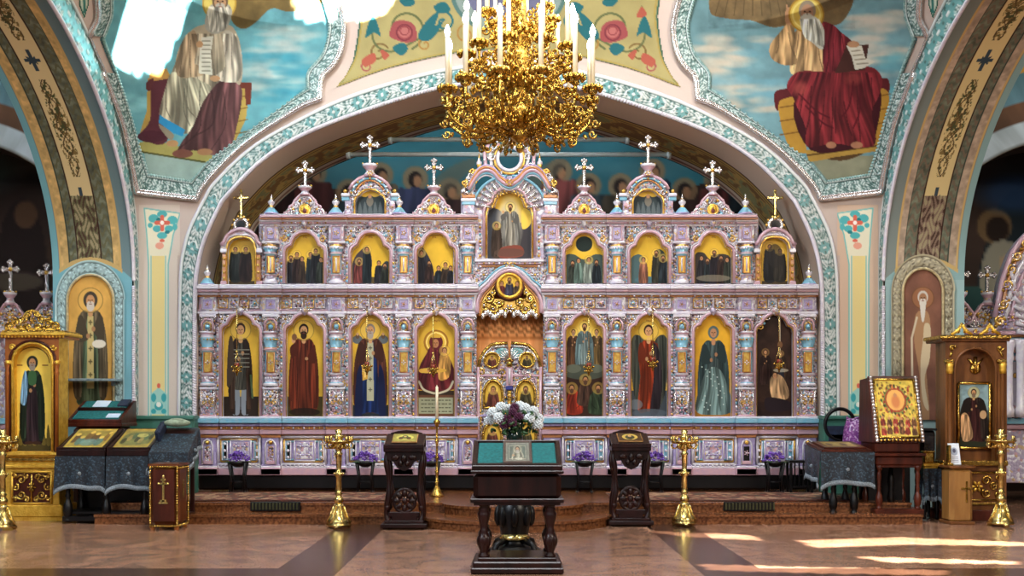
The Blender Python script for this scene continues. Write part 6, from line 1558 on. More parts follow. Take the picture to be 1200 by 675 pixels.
# gilded scrolls between the arms, each a part
protos = []
for i in range(84):
    an = RND.uniform(0, 2 * PI); r = RND.uniform(.22, .62); z = RND.uniform(4.12, 4.5) if r > .4 else RND.uniform(4.2, 4.95)
    if len(protos) < 7:
        mb = MB(); q = spir((0, 0), .055, i, 1.25, (-1, 1)[i % 2], 12); mb.tube([Vector(CHN.location) + p for p in q], [.012 - .0004 * k for k in range(13)], 5)
        e = q[0]; mb.ell(Vector(CHN.location) + e, (.022, .012, .03), 0, 6, 4); o = mb.build('leaf_scroll', ['gold'], CHN); protos.append(o)
    else: o = copy_tree(protos[i % 7], CHN)
    o.location = (r * math.cos(an), r * math.sin(an), z - 3.9); o.rotation_euler = (0, 0, an + RND.uniform(-.5, .5))

# ================================================================== FURNITURE HELPERS
def turned(mb, x, y, z0, z1, r, m=0, seg=10):
    H = z1 - z0; P = [(.8, 0), (.9, .04), (.55, .07), (.85, .11), (1, .2), (.85, .3), (.5, .38), (.42, .42), (.6, .46), (.42, .5), (.5, .62), (.7, .74), (.55, .82), (.45, .86), (.85, .9), (.9, .95), (.8, 1)]
    mb.lathe([(a * r, z0 + H * b) for a, b in P], (x, y, 0), seg, m)
def cloth_drape(name, x0, x1, y0, y1, z, drop, mats, parent=None, seed=1, slope=0.0, fr=True, front_only=False):
    """tablecloth: top plus hanging sides with soft pleats and a fringe; slope = rise from front to back"""
    mb = MB(); r = random.Random(seed); n = 24
    zz = lambda y: z + slope * (y - y0) / (y1 - y0)
    mb.add([(x0, y0, zz(y0)), (x1, y0, zz(y0)), (x1, y1, zz(y1)), (x0, y1, zz(y1))], [(0, 1, 2, 3)], 0)
    def side(a, b, nrm):
        ph = r.uniform(0, 6); rows = []
        for k in range(6):
            t = k / 5; row = []
            for i in range(n + 1):
                s = i / n; p = Vector(a).lerp(Vector(b), s); q = .018 * t * math.sin(s * 17 + ph) + .012 * t
                end = abs(s - .5) * 2
                row.append((p.x + nrm[0] * q, p.y + nrm[1] * q, zz(p.y) - drop * t * (1 + .16 * end ** 6) - .012 * t * math.sin(s * 9 + ph)))
            rows.append(row)
        vs = [p for row in rows for p in row]; fs = [(k * (n + 1) + i, (k + 1) * (n + 1) + i, (k + 1) * (n + 1) + i + 1, k * (n + 1) + i + 1) for k in range(5) for i in range(n)]
        mb.add(vs, fs, 0, True)
        if fr:
            for i in range(n * 3):
                s = i / (n * 3); j = min(n - 1, int(s * n)); p = Vector(rows[5][j]).lerp(Vector(rows[5][j + 1]), s * n - j)
                mb.tube([p + Vector((0, 0, .01)), p + Vector((nrm[0] * .006, nrm[1] * .006, -.045))], .008, 4, 1)
            mb.tube([Vector(p) for p in rows[5]], .009, 5, 1)
            p = Vector(rows[3][n // 2]); mb.ell(p + Vector((nrm[0] * .01, nrm[1] * .01, 0)), (.025, .012, .025), 1, 6, 4)
    side((x0, y0, 0), (x1, y0, 0), (0, -1)); side((x1, y0, 0), (x1, y1, 0), (1, 0)); side((x0, y1, 0), (x0, y0, 0), (-1, 0))
    return mb.build(name, mats, parent, origin=((x0 + x1) / 2, y0, z - drop))
def quad_slab(mb, x0, x1, y0, z0, y1, z1, th, m=0, lip=0):
    """slanted board rising from front (y0,z0) to back (y1,z1)"""
    L = math.hypot(y1 - y0, z1 - z0); a = math.atan2(z1 - z0, y1 - y0)
    mb.box(((x0 + x1) / 2, (y0 + y1) / 2, (z0 + z1) / 2), (x1 - x0, L, th), m, Matrix.Rotation(a, 3, 'X'), .008)
def slant_paint(name, parent, x0, x1, y0, z0, y1, z1, lift, cnv, cw, ch, mats='icon'):
    """picture lying on a slanted board; canvas is cw x ch with its top at the back"""
    a = math.atan2(z1 - z0, y1 - y0); nrm = Vector((0, -math.sin(a), math.cos(a)))
    U, V = np.meshgrid(np.linspace(0, 1, 70), np.linspace(0, 1, 60))   # V 0 = top/back
    P0 = np.array([0, y1, z1]) + np.array(nrm) * lift; dP = np.array([0, y0 - y1, z0 - z1])
    pos = P0 + V[..., None] * dP; pos[..., 0] = x0 + (x1 - x0) * U
    return grid_mesh(name, pos, cnv.sample(U * cw, V * ch), mats, parent)

# ---- tall brass candle stands
def candle_stand(px, ybase, label, sc=1.0, ntop=8):
    d = 1680 / (ybase - 480); b = W(px, ybase, d); b.z = 0
    rt = empty('candle_stand', tuple(b), label, 'candle stand', 'brass candle stands'); o = b
    mb = MB()
    for k in range(3):
        a = -PI / 2 + k * 2 * PI / 3; mb.ell(o + Vector((.125 * math.cos(a), .125 * math.sin(a), .03)), (.035, .035, .03), 0, 8, 5)
    mb.lathe([(.15, .03), (.155, .05), (.14, .065), (.145, .075), (.115, .12), (.075, .18), (.058, .25), (.066, .27), (.05, .29), (0, .29)], o, 8)
    for k in range(6): a = k * PI / 3; mb.tube([o + Vector((.145 * math.cos(a), .145 * math.sin(a), .07)), o + Vector((.1 * math.cos(a), .1 * math.sin(a), .15)), o + Vector((.06 * math.cos(a), .06 * math.sin(a), .26))], .011, 5)
    mb.build('base', ['goldpale'], rt)
    mb = MB(); mb.lathe([(.035, .28), (.055, .32), (.06, .345), (.04, .375), (.032, .39), (.05, .41), (.032, .43), (.036, .46), (.031, .60), (.048, .62), (.056, .645), (.034, .67), (.03, .70), (.036, .86), (.05, .88), (.03, .90), (.04, .93), (.075, .98), (.09, 1.0)], o, 14)
    for k in range(8): a = k * PI / 4; mb.ell(o + Vector((.055 * math.cos(a), .055 * math.sin(a), .645)), .014, 0, 6, 4); mb.ell(o + Vector((.07 * math.cos(a), .07 * math.sin(a), .965)), (.02, .02, .032), 0, 6, 4)
    mb.build('shaft', ['goldpale'], rt)
    mb = MB(); mb.lathe([(.05, .985), (.12, 1.0), (.17, 1.02), (.175, 1.035), (.16, 1.035), (.11, 1.02), (.05, 1.015), (.05, 1.06), (.075, 1.09), (.06, 1.1), (.03, 1.11), (.045, 1.15), (.03, 1.17), (0, 1.17)], o, 18)
    for k in range(ntop):
        a = k * 2 * PI / ntop + .2; u = Vector((math.cos(a), math.sin(a), 0))
        q = [o + u * (.13 + r * math.cos(t)) + Vector((0, 0, .985 + r * math.sin(t))) for t, r in ((PI, .05), (-2, .045), (-1, .045), (0, .04), (1, .03))]; mb.tube(q, .009, 5)
    mb.build('tray', ['goldpale'], rt)
    mb = MB(); c = o + Vector((.155, 0, 0)); mb.lathe([(.012, 1.03), (.022, 1.05), (.014, 1.065), (.02, 1.085), (.017, 1.085), (0, 1.07)], c, 8); cup = mb.build('candle_cup', ['goldpale'], rt)
    for k in range(ntop):
        q = cup if k == 0 else copy_tree(cup, rt)
        q.rotation_euler = (0, 0, k * 2 * PI / ntop)
    rt.scale = (sc, sc, sc)
    return rt
candle_stand(397, 619, 'tall brass candle stand on the floor left of the steps, beside a small carved lectern', 1.0)
candle_stand(802, 616.5, 'tall brass candle stand on the floor right of the middle, before the lady icon', .99)
candle_stand(3, 621, 'brass candle stand cut by the left edge, before the gilded icon case', 1.0)
candle_stand(1173, 617, 'slender brass candle stand by the brown icon case at far right', 1.0, 6)
# thin candlestick with its candle on the platform
b = W(512, 582, 13.65); b.z = .24
rt = empty('tall_candlestick', tuple(b), 'thin gold candlestick with one tall candle on the platform', 'candlestick')
mb = MB(); mb.lathe([(.085, .0), (.09, .02), (.07, .05), (.04, .11), (.022, .16), (.035, .19), (.018, .22), (.02, .3), (.03, .33), (.016, .36), (.015, .48), (.028, .52), (.016, .56), (.014, .7), (.03, .74), (.015, .78), (.014, .92), (.035, .97), (.05, 1.0), (.03, 1.02), (.02, 1.04), (0, 1.04)], b, 12)
for k in range(4): a = k * PI / 2; mb.ell(b + Vector((.075 * math.cos(a), .075 * math.sin(a), .012)), .018, 0, 6, 4)
mb.build('stick', ['gold'], rt)
mb = MB(); mb.lathe([(.02, 1.02), (.018, 1.46), (.008, 1.47), (.003, 1.49), (0, 1.49)], b, 8); mb.build('candle', ['candle'], rt)

# ---- two carved side lecterns
def carved_lectern(px, ybase, label, pic, mirror_=1):
    d = 1680 / (ybase - 480) ; b = W(px, ybase, d); b.z = 0; b.y += .0
    rt = empty('carved_lectern', tuple(b), label, 'lectern', 'small carved lecterns beside the steps'); x, y = b.x, b.y
    mb = MB(); mb.box((x, y + .2, .045), (.54, .42, .05), 0); mb.box((x, y + .2, .085), (.46, .36, .035), 0)
    for sx in (-1, 1):
        for dy in (.04, .36): mb.ell((x + sx * .22, y + dy, .018), (.03, .03, .02), 0, 7, 4)
    mb.build('base', ['darkwood'], rt)
    for sx in (-1, 1):
        for dy in (.08, .32):
            mb = MB(); pts = catmull([(x + sx * .19, y + dy, .09), (x + sx * .215, y + dy, .2), (x + sx * .18, y + dy, .42), (x + sx * .185, y + dy, .62), (x + sx * .21, y + dy, .82), (x + sx * .2, y + dy, .92)], 5)
            mb.tube(pts, [.03 + .008 * math.cos(i * .7) for i in range(len(pts))], 8); mb.ell((x + sx * .2, y + dy, .25), (.036, .036, .05), 0, 8, 5); mb.ell((x + sx * .195, y + dy, .7), (.034, .034, .06), 0, 8, 5)
            mb.build('leg', ['darkwood'], rt)
    mb = MB(); c = Vector((x, y + .1, .33))   # carved openwork below
    for k in range(8):
        a = k * PI / 4; mb.ell(c + Vector((.09 * math.cos(a), 0, .09 * math.sin(a))), (.055, .03, .034), 0, 7, 5, Matrix.Rotation(-a, 3, 'Y'))
    mb.tube([c + Vector((.125 * math.cos(a), 0, .135 * math.sin(a))) for a in np.linspace(0, 2 * PI, 21)[:-1]], .022, 7, 0, True); mb.ell(c, (.04, .035, .04)); mb.box((x, y + .1, .17), (.36, .05, .06), 0); mb.box((x, y + .1, .12), (.3, .05, .08), 0)
    for sx in (-1, 1): mb.tube([c + Vector((sx * .12, 0, 0)), c + Vector((sx * .17, 0, .05)), c + Vector((sx * .185, 0, -.02))], .016, 6)
    mb.build('carved_panel', ['darkwood'], rt)
    mb = MB(); P = [(x - .2, .92), (x - .2, .82), (x - .12, .79), (x - .08, .72), (x, .68), (x + .08, .72), (x + .12, .79), (x + .2, .82), (x + .2, .92)]; mb.prism(P, y + .03, y + .06); 
    for sx in (-1, 1): mb.ell((x + sx * .1, y + .02, .84), (.05, .02, .035)); mb.ell((x + sx * .04, y + .02, .77), (.03, .02, .035))
    mb.ell((x, y + .015, .83), (.035, .02, .05)); mb.build('apron', ['darkwood'], rt)
    mb = MB(); mb.box((x, y + .2, .93), (.47, .42, .05), 0); quad_slab(mb, x - .23, x + .23, y - .01, .955, y + .36, 1.09, .05, 0); mb.box((x, y + .36, 1.02), (.46, .04, .16), 0); mb.box((x, y - .005, .97), (.47, .03, .05), 0)
    P = [(x - .2, 1.06), (x - .19, 1.12), (x - .1, 1.145), (x, 1.155), (x + .1, 1.145), (x + .19, 1.12), (x + .2, 1.06)]; mb.prism(P, y + .35, y + .39); mb.build('sloping_top', ['darkwood'], rt)
    c = Canvas(0, 0, 30, 24, 4, (150, 140, 70)); pic(c); c.mottle(.2, .3, 3)
    ic = empty('small_icon', (x, y + .17, 1.02), label.split(' with')[0].replace('small dark carved lectern', 'small painted icon lying on the carved lectern'), 'icon', 'icons on the carved lecterns')
    mb = MB(); quad_slab(mb, x - .15, x + .15, y + .05, 1.015, y + .3, 1.106, .016, 0); mb.build('board', ['lightwood'], ic)
    slant_paint('painting', ic, x - .14, x + .14, y + .06, 1.018, y + .29, 1.102, .0115, c, 30, 24)
carved_lectern(473, 621, 'small dark carved lectern left of the steps with a green-gold icon', lambda c: (c.ell(15, 12, 11, 8, (196, 186, 96)), c.ell(15, 10, 4, 5, (66, 84, 50)), c.ell(10, 14, 3, 4, (90, 60, 40)), c.ell(20, 14, 3, 4, (90, 60, 40)), c.ell(15, 9, 1.8, 2, (196, 150, 104))))
carved_lectern(740, 617.5, 'small dark carved lectern right of the steps with an oval gilt icon', lambda c: (c.poly([(0, 0), (30, 0), (30, 24), (0, 24)], (70, 48, 30), 1, False), c.ell(15, 12, 10, 9, (206, 176, 86)), c.ell(15, 13, 6, 7, (60, 62, 46)), c.ell(15, 9, 2.4, 3, (196, 150, 104))))

# ---- the lectern in the foreground
d0 = 8.72; XL0, XL1 = W(553, 600, d0).x, W(659, 600, d0).x; xm = (XL0 + XL1) / 2; yb = d0
LE = empty('lectern', (xm, yb, 0), 'large dark mahogany lectern with teal velvet top in the middle foreground', 'lectern')
mb = MB(); mb.box((xm, yb + .26, .075), (XL1 - XL0 - .02, .56, .06), 0); mb.box((xm, yb + .26, .03), (XL1 - XL0 + .02, .6, .05), 0); mb.box((xm, yb + .26, .12), (XL1 - XL0 - .1, .5, .03), 0); mb.build('base', ['darkwood'], LE)
for sx in (-1, 1):
    for dy in (.07, .45):
        mb = MB(); x = xm + sx * .285; H0, H1 = .13, .60
        mb.lathe([(.045, H0), (.05, .15), (.03, .17), (.036, .19), (.052, .23), (.06, .28), (.05, .32), (.034, .345), (.04, .36), (.03, .375), (.036, .42), (.05, .47), (.055, .51), (.04, .535), (.048, .55), (.034, .565), (.05, .58), (.05, H1)], (x, yb + dy, 0), 14)
        for k in range(9): a = k * 2 * PI / 9; mb.ell((x + .05 * math.cos(a), yb + dy + .05 * math.sin(a), .275), (.014, .014, .045), 0, 6, 4)
        mb.build('leg', ['darkwood'], LE)
mb = MB(); mb.box((xm, yb + .26, .745), (XL1 - XL0 - .02, .52, .24), 0); mb.box((xm, yb + .26, .625), (XL1 - XL0 + .03, .57, .035), 0); mb.box((xm, yb + .26, .60), (XL1 - XL0 - .03, .53, .03), 0); mb.box((xm, yb + .25, .868), (XL1 - XL0 + .02, .56, .025), 0)
for sx in (-1, 1):  # sloping cheeks
    P = [(yb - .01, .87), (yb - .01, .91), (yb + .5, 1.125), (yb + .52, 1.115), (yb + .52, .87)]
    x0, x1 = (XL0, XL0 + .035) if sx < 0 else (XL1 - .035, XL1)
    n = len(P); vs = [(x0, p[0], p[1]) for p in P] + [(x1, p[0], p[1]) for p in P]; mb.add(vs, [tuple(range(n)), tuple(reversed(range(n, 2 * n)))] + [(i, i + n, (i + 1) % n + n, (i + 1) % n) for i in range(n)], 0)
mb.box((xm, yb + .505, 1.0), (XL1 - XL0 - .02, .03, .25), 0); quad_slab(mb, XL0 + .01, XL1 - .01, yb + .0, .885, yb + .5, 1.09, .02, 0); mb.box((xm, yb + .0, .90), (XL1 - XL0, .03, .05), 0)
mb.build('desk_body', ['darkwood'], LE)
mb = MB(); 
for xa, xb in ((XL0 + .045, xm - .115), (xm + .125, XL1 - .045)): mb = MB(); quad_slab(mb, xa, xb, yb + .06, .922, yb + .48, 1.095, .02, 0); mb.build('velvet_panel', ['teal_felt'], LE)
mb = MB(); quad_slab(mb, XL0 + .03, XL1 - .03, yb + .015, .915, yb + .06, .933, .03, 0); mb.build('book_ledge', ['darkwood'], LE)
ic = empty('framed_icon', (xm, yb + .1, .95), 'small grey framed icon lying on the teal lectern top', 'icon')
c = Canvas(0, 0, 34, 28, 4, (118, 116, 106)); c.poly([(3, 3), (31, 3), (31, 25), (3, 25)], (92, 98, 90), 1, False)
q = [(9, 25), (11, 13), (17, 9), (23, 13), (26, 25)]; m = c.poly(q, (124, 122, 108)); c.folds(m, q, (124, 122, 108), 6, 3, .9); head(c, 17, 10, 3.4, (70, 60, 50), (160, 130, 104), (150, 146, 136), (166, 160, 138)); c.ell(11, 19, 2, 1.4, (170, 140, 110)); c.poly([(14, 23), (24, 23), (24, 25), (14, 25)], (214, 210, 190), 1, False)
c.line([(5, 5), (29, 5), (29, 24), (5, 24), (5, 5)], 1, (150, 146, 130)); c.mottle(.15, .5, 2)
mb = MB(); xa, xb = xm - .11, xm + .12; quad_slab(mb, xa, xb, yb + .075, .935, yb + .47, 1.098, .02, 0)
for e in (xa, xb): quad_slab(mb, e - .012, e + .012, yb + .07, .945, yb + .475, 1.11, .024, 0)
for (ya, za) in ((yb + .075, .947), (yb + .47, 1.109)): quad_slab(mb, xa - .012, xb + .012, ya - .012, za - .005, ya + .012, za + .005, .024, 0)
mb.build('frame', [mat('grey_walnut', (92, 74, 66), .4)], ic); slant_paint('painting', ic, xa + .012, xb - .012, yb + .09, .942, yb + .455, 1.093, .0125, c, 34, 28)

# ---- black stand with the vase of flowers behind the lectern
FS = empty('flower_pedestal', (W(603, 652, 9.8).x, 9.85, 0), 'black carved pedestal with brass fittings seen under the lectern', 'pedestal')
x, y = FS.location.x, 9.85
mb = MB(); mb.lathe([(.26, 0), (.27, .03), (.24, .07), (.14, .1), (.1, .15), (.13, .2), (.15, .3), (.17, .42), (.15, .5), (.1, .56), (.08, .62), (.13, .68), (.09, .74), (.07, .9), (.1, 1.0), (.14, 1.04), (.15, 1.07), (0, 1.07)], (x, y, 0), 16)
for k in range(8): a = k * PI / 4; mb.ell((x + .16 * math.cos(a), y + .16 * math.sin(a), .38), (.04, .04, .1), 0, 7, 5)
for k in range(4): a = k * PI / 2 + PI / 4; mb.tube([Vector((x + .12 * math.cos(a), y + .12 * math.sin(a), .16)), Vector((x + .24 * math.cos(a), y + .24 * math.sin(a), .12)), Vector((x + .29 * math.cos(a), y + .29 * math.sin(a), .02))], .03, 7)
mb.build('carved_shaft', ['black'], FS)
mb = MB(); mb.lathe([(.075, .655), (.1, .67), (.1, .71), (.075, .725)], (x, y - .03, 0), 12); mb.build('brass_collar', ['goldpale'], FS); mb = MB(); mb.lathe([(.13, .155), (.15, .17), (.13, .2), (.11, .22)], (x, y - .02, 0), 12); mb.build('brass_collar', ['goldpale'], FS)
VA = empty('flower_vase', (x, y, 1.07), 'dark vase of white and plum flowers above the lectern', 'vase of flowers')
mb = MB(); mb.lathe([(0, 1.07), (.05, 1.07), (.075, 1.1), (.08, 1.15), (.06, 1.2), (.045, 1.22), (.055, 1.25), (.045, 1.25), (.03, 1.22), (0, 1.2)], (x, y, 0), 14); mb.build('vase', ['glass'], VA)
r_ = random.Random(4)
mb = MB()
for i in range(120):
    a = r_.uniform(0, 2 * PI); u = r_.uniform(.1, 1); R_ = .2 * u; z = 1.16 + .22 * r_.random(); mb.ell((x + R_ * math.cos(a) * 1.15, y + R_ * math.sin(a), z), (.035, .012, .014), 0, 6, 4, Matrix.Rotation(r_.uniform(0, 6), 3, 'Z') @ Matrix.Rotation(r_.uniform(-1.2, 1.2), 3, 'Y'))
for i in range(14): a = r_.uniform(0, 2 * PI); mb.tube([Vector((x, y, 1.2)), Vector((x + .17 * math.cos(a), y + .15 * math.sin(a), 1.36))], .004, 4)
mb.build('foliage', ['leaf'], VA)
def mum(c, r, mt, name='flower'):
    mb = MB(); c = Vector(c)
    for k in range(46):
        z = 1 - 1.7 * (k + .5) / 46; a = k * 2.4; s = math.sqrt(max(0, 1 - z * z)); u = Vector((s * math.cos(a), s * math.sin(a), z))
        mb.ell(c + u * r * .62, (r * .16, r * .16, r * .42), 0, 5, 4, u.to_track_quat('Z', 'Y').to_matrix())
    mb.ell(c, r * .6, 0, 7, 5); return mb.build(name, [mt], VA)
for (dx, dz, dy) in ((-.21, 1.37, -.03), (-.13, 1.42, -.02), (-.06, 1.40, .06), (-.24, 1.29, .02), (-.15, 1.32, -.1), (.10, 1.41, -.02), (.18, 1.38, -.02), (.23, 1.31, .0), (.14, 1.31, -.1), (.05, 1.43, .05), (.22, 1.25, -.05)): mum((x + dx, y + dy, dz), .058, 'petal')
for (dx, dz, dy) in ((-.07, 1.31, -.12), (-.02, 1.37, -.1), (-.1, 1.25, -.12), (.04, 1.33, -.12), (-.02, 1.27, -.14), (.0, 1.42, -.03)): mum((x + dx, y + dy, dz), .048, 'plum')

# ---- purple flowers on dark tripods along the screen
def tripod(px, label, d=14.28, w=1.0):
    b = W(px, 577, d); b.z = .24
    rt = empty('flower_stand', tuple(b), label, 'flower stand', 'purple flower stands along the screen'); x, y, z = b
    for k in range(4):
        sx, sy = (-1, 1, -1, 1)[k], (-1, -1, 1, 1)[k]; mb = MB(); mb.tube([Vector((x + sx * .1, y + sy * .06, z)), Vector((x + sx * .085, y + sy * .05, z + .22)), Vector((x + sx * .115, y + sy * .07, z + .42))], .017, 6); mb.ell((x + sx * .1, y + sy * .06, z + .012), .024, 0, 6, 4); mb.build('leg', ['black'], rt)
    mb = MB(); mb.lathe([(.05, z + .36), (.12, z + .4), (.13, z + .44), (.12, z + .44), (0, z + .41)], (x, y, 0), 12); mb.build('bowl', ['black'], rt); mb = MB(); mb.tube([Vector((x + .09 * math.cos(a), y + .05 * math.sin(a), z + .15)) for a in np.linspace(0, 2 * PI, 13)[:-1]], .009, 5, 0, True); mb.build('ring', ['black'], rt)
    mb = MB(); rr = random.Random(int(px))
    for i in range(70):
        a = rr.uniform(0, 2 * PI); u = math.sqrt(rr.random()); p = Vector((x + .165 * w * u * math.cos(a), y + .1 * u * math.sin(a), z + .43 + .1 * (1 - u * u) + rr.uniform(0, .05)))
        for j in range(3): mb.ell(p + Vector((rr.uniform(-.012, .012), rr.uniform(-.01, .01), rr.uniform(-.006, .012))), (.015, .012, .011), 0, 5, 4)
    for i in range(24): a = rr.uniform(0, 2 * PI); mb.ell((x + .16 * w * math.cos(a), y + .1 * math.sin(a), z + .43), (.03, .014, .008), 1, 5, 4, Matrix.Rotation(a, 3, 'Z'))
    f = mb.build('flowers', ['purple', 'leaf'], rt); f['kind'] = 'stuff'
tripod(279, 'purple flower stand under the warrior icon, leftmost of the stands'); tripod(428, 'purple flower stand under the bishop icon, left of the carved lectern'); tripod(505, 'purple flower stand behind the thin candlestick'); tripod(685, 'purple flower stand under the icon of three standing figures'); tripod(767, 'purple flower stand just right of the right carved lectern'); tripod(908, 'purple flower stand beside the low dark bench, rightmost')
b = W(937, 577, 14.25); x, y = b.x, b.y
rt = empty('bench', (x, y, .24), 'low black slatted bench by the right end of the screen', 'bench')
mb = MB(); mb.box((x, y, .68), (.34, .24, .035), 0); mb.build('seat', ['black'], rt)
for sx in (-1, 1):
    for sy in (-1, 1): mb = MB(); mb.box((x + sx * .145, y + sy * .09, .45), (.035, .035, .42), 0); mb.build('leg', ['black'], rt)
mb = MB(); 
for k in range(4): mb.box((x - .09 + k * .06, y - .09, .5), (.018, .018, .33), 0)
mb.box((x, y - .09, .33), (.28, .022, .03), 0); mb.build('slats', ['black'], rt)
# ================================================================== ICON CASES (left gilded, right brown)
def arch_pts(cx, hw, ysp, yt, n=16): return [(cx - hw * math.cos(a), ysp - (ysp - yt) * math.sin(a)) for a in np.linspace(0, PI, n)]
dk = 12.9
KL = empty('icon_case', tuple(W(38, 609, dk)), 'gilded arched icon case with a full-length saint at far left', 'icon case')
KL.location.z = 0
GO, CW = 0, 1
ms = ['goldleaf', 'copperwood', 'gold', 'redwood']
mb = MB(); mb.B(5, 532, 70, 610, dk, dk + .42, 0, .01); mb.B(2, 592, 72, 606, dk - .05, dk + .42, 0, .012); mb.B(1, 604, 73, 611, dk - .03, dk + .42, 0, .006); mb.B(2, 529, 72, 534, dk - .05, dk + .42, 0, .01); mb.B(3, 536, 71, 541, dk - .03, dk + .42, 2, .01); mb.B(3, 545, 71, 549, dk - .04, dk + .42, 0, .01)
mb.build('plinth', ms, KL)
mb = MB(); r_ = random.Random(8); mb.B(14, 553, 60, 590, dk - .012, dk + .02, 3)
for q in (((14, 553), (60, 553)), ((14, 590), (60, 590)), ((14, 553), (14, 590)), ((60, 553), (60, 590))): mb.T(q, dk - .02, 1.4, 0, 6)
for sx in (-1, 1):
    for (x, y, r, a, t) in ((12, 562, 6, 0, 1.4), (12, 580, 6, 0, -1.4), (19, 571, 4.5, 2, 1.2), (6, 585, 3.5, 1, 1.2), (6, 558, 3.5, 1, -1.2), (20, 558, 3, 0, 1.2), (20, 585, 3, 0, 1.2)): mb.curl(37 + sx * x, y, dk - .02, r, a if sx > 0 else PI - a, t * sx, 1.5, 2); mb.ball(37 + sx * x, y, dk - .02, 1.5, 2)
mb.rosette(37, 571, dk - .025, 6, 2, 2, 6); mb.T([(37, 556), (37, 588)], dk - .015, 1.4, 2); mb.build('carved_panel', ms, KL)
mb = MB(); op = [(15, 531)] + arch_pts(38, 23.5, 425, 402) + [(61.5, 531)]
mb.PP([(6, 532), (6, 396), (69, 396), (69, 532)] + op[::-1], dk - .02, dk + .25, 1, 0); mb.B(6, 396, 69, 532, dk + .2, dk + .42, 1, .01)
mb.T(op, dk - .03, 1.6, 0, 6); mb.T([(38 + (p[0] - 38) * 1.13, p[1] - (2.6 if p[1] < 430 else 0)) for p in op], dk - .03, 1.5, 3, 6)
for x in (9, 66.5):
    mb.spin(x, dk - .03, [(2.4, 530), (2.4, 440), (3.2, 437), (2.2, 434), (3.6, 428), (3.8, 424), (0, 423)], 1, 10); mb.B(x - 3.4, 422, x + 3.4, 427, dk - .06, dk, 0, .01); mb.ball(x, 425, dk - .06, 2.4, 0)
for x, s in ((14, 1), (62, -1)): mb.curl(x, 407, dk - .03, 4, 0, 1.2 * s, 1.4, 0); mb.ball(x, 407, dk - .03, 1.7, 0); mb.curl(x + s * 3, 414, dk - .03, 3, 2, -1.2 * s, 1.2, 0)
mb.build('frame', ms, KL)
mb = MB(); mb.B(1, 393, 74, 396, dk - .06, dk + .45, 1, .01); mb.B(0, 389, 76, 393, dk - .09, dk + .45, 0, .01); mb.B(2, 387, 74, 389.5, dk - .06, dk + .45, 2, .006); beads = [mb.ball(2 + i * 4, 394.5, dk - .07, 1.4, 0) for i in range(19)]; mb.build('cornice', ms, KL)
mb = MB()
for s in (-1, 1):
    for (x, y, r, a) in ((26, 382, 5, 0), (18, 379, 6, 1), (11, 374, 5, 2), (6, 384, 4.5, 0), (30, 385, 3.5, 1), (5, 368, 3.5, 2), (14, 385, 3.5, 0)): mb.curl(38 + s * x, y, dk - .02, r, a if s > 0 else PI - a, 1.4 * s, 1.7, 2); mb.ball(38 + s * x, y, dk - .02, 1.6, 0)
    mb.T([(38 + s * 30, 388), (38 + s * 24, 378), (38 + s * 12, 374), (38 + s * 6, 366), (38, 364)], dk, 1.6, 0, 6)
mb.B(10, 384, 66, 388, dk - .03, dk + .04, 0, .008); mb.rosette(38, 376, dk - .02, 5, 2, 0, 6); mb.build('crest', ms, KL)
c = ground(38, 402, 532, 25, gold=(246, 212, 92), floor=(70, 62, 34), fy=.86, seed=4)
c.line(arch_pts(38, 20, 425, 407) , 1.2, (120, 84, 30))
for k in range(8): c.poly([(16 + k * 5.5, 520), (18 + k * 5.5, 496 + (k * 7) % 12), (21 + k * 5.5, 520)], (110, 96, 44))
saint(c, 38, 418, 100, (60, 44, 48), (46, 62, 44), beard=(150, 140, 126), halo=None, hood=(48, 50, 44), wide=.125, seed=6)
q = [(30, 434), (26, 446), (24, 470), (30, 474), (33, 450)]; m = c.poly(q, (110, 150, 180)); c.folds(m, q, (110, 150, 180), 3, 2, .9); c.poly([(34, 436), (42, 436), (42, 450), (34, 450)], (60, 96, 60)); c.line([(20, 428), (26, 428)], 1.2, (130, 70, 40)); c.line([(50, 428), (56, 428)], 1.2, (130, 70, 40))
for x in (34, 43): c.ell(x, 519, 5, 2, (60, 40, 30))
di = dk + .1
o2 = empty('icon', tuple(W(38, 531, di)), 'full-length icon of a saint in dark robes inside the gilded case', 'icon')
PX, PY = np.meshgrid(np.linspace(14.5, 62, 110), np.linspace(401.5, 531, 280)); grid_mesh('painting', np.stack([(PX - CX) * di / FL, np.full_like(PX, di - .003), CH + (HY - PY) * di / FL], -1), c.sample(PX, PY), 'icon', o2)
mb = MB(); mb.B(14.5, 401.5, 62, 531, di, di + .02, 0, .001); mb.build('board', ['redwood'], o2)

KR = empty('icon_case', tuple(W(1142, 606, dk)), 'brown oak icon case with gilt carving at far right', 'icon case'); KR.location.z = 0
ms = ['brownwood', 'gold', 'goldleaf', 'redwood']
mb = MB(); mb.B(1108, 541, 1180, 610, dk, dk + .42, 0, .01); mb.B(1105, 598, 1183, 611, dk - .03, dk + .42, 3, .01); mb.B(1105, 540, 1182, 546, dk - .05, dk + .42, 1, .01); mb.B(1110, 589, 1180, 592, dk - .03, dk + .02, 1, .006); mb.B(1112, 549, 1178, 552, dk - .02, dk + .02, 0, .006); mb.build('plinth', ms, KR)
mb = MB()
for q in (((1116, 554), (1174, 554)), ((1116, 586), (1174, 586)), ((1116, 554), (1116, 586)), ((1174, 554), (1174, 586))): mb.T(q, dk - .01, 1.2, 1, 6)
for s in (-1, 1):
    for (x, y, r, a) in ((11, 563, 6, 0), (11, 578, 6, 2), (20, 570, 5, 1), (25, 560, 3.4, 0), (25, 580, 3.4, 2)): mb.curl(1145 + s * x, y, dk - .012, r, a if s > 0 else PI - a, 1.4 * s, 1.5, 1)
mb.rosette(1145, 570, dk - .02, 7, 2, 1, 6); mb.build('carved_panel', ms, KR)
mb = MB(); op = [(1119, 541)] + arch_pts(1143, 24, 432, 408) + [(1167, 541)]
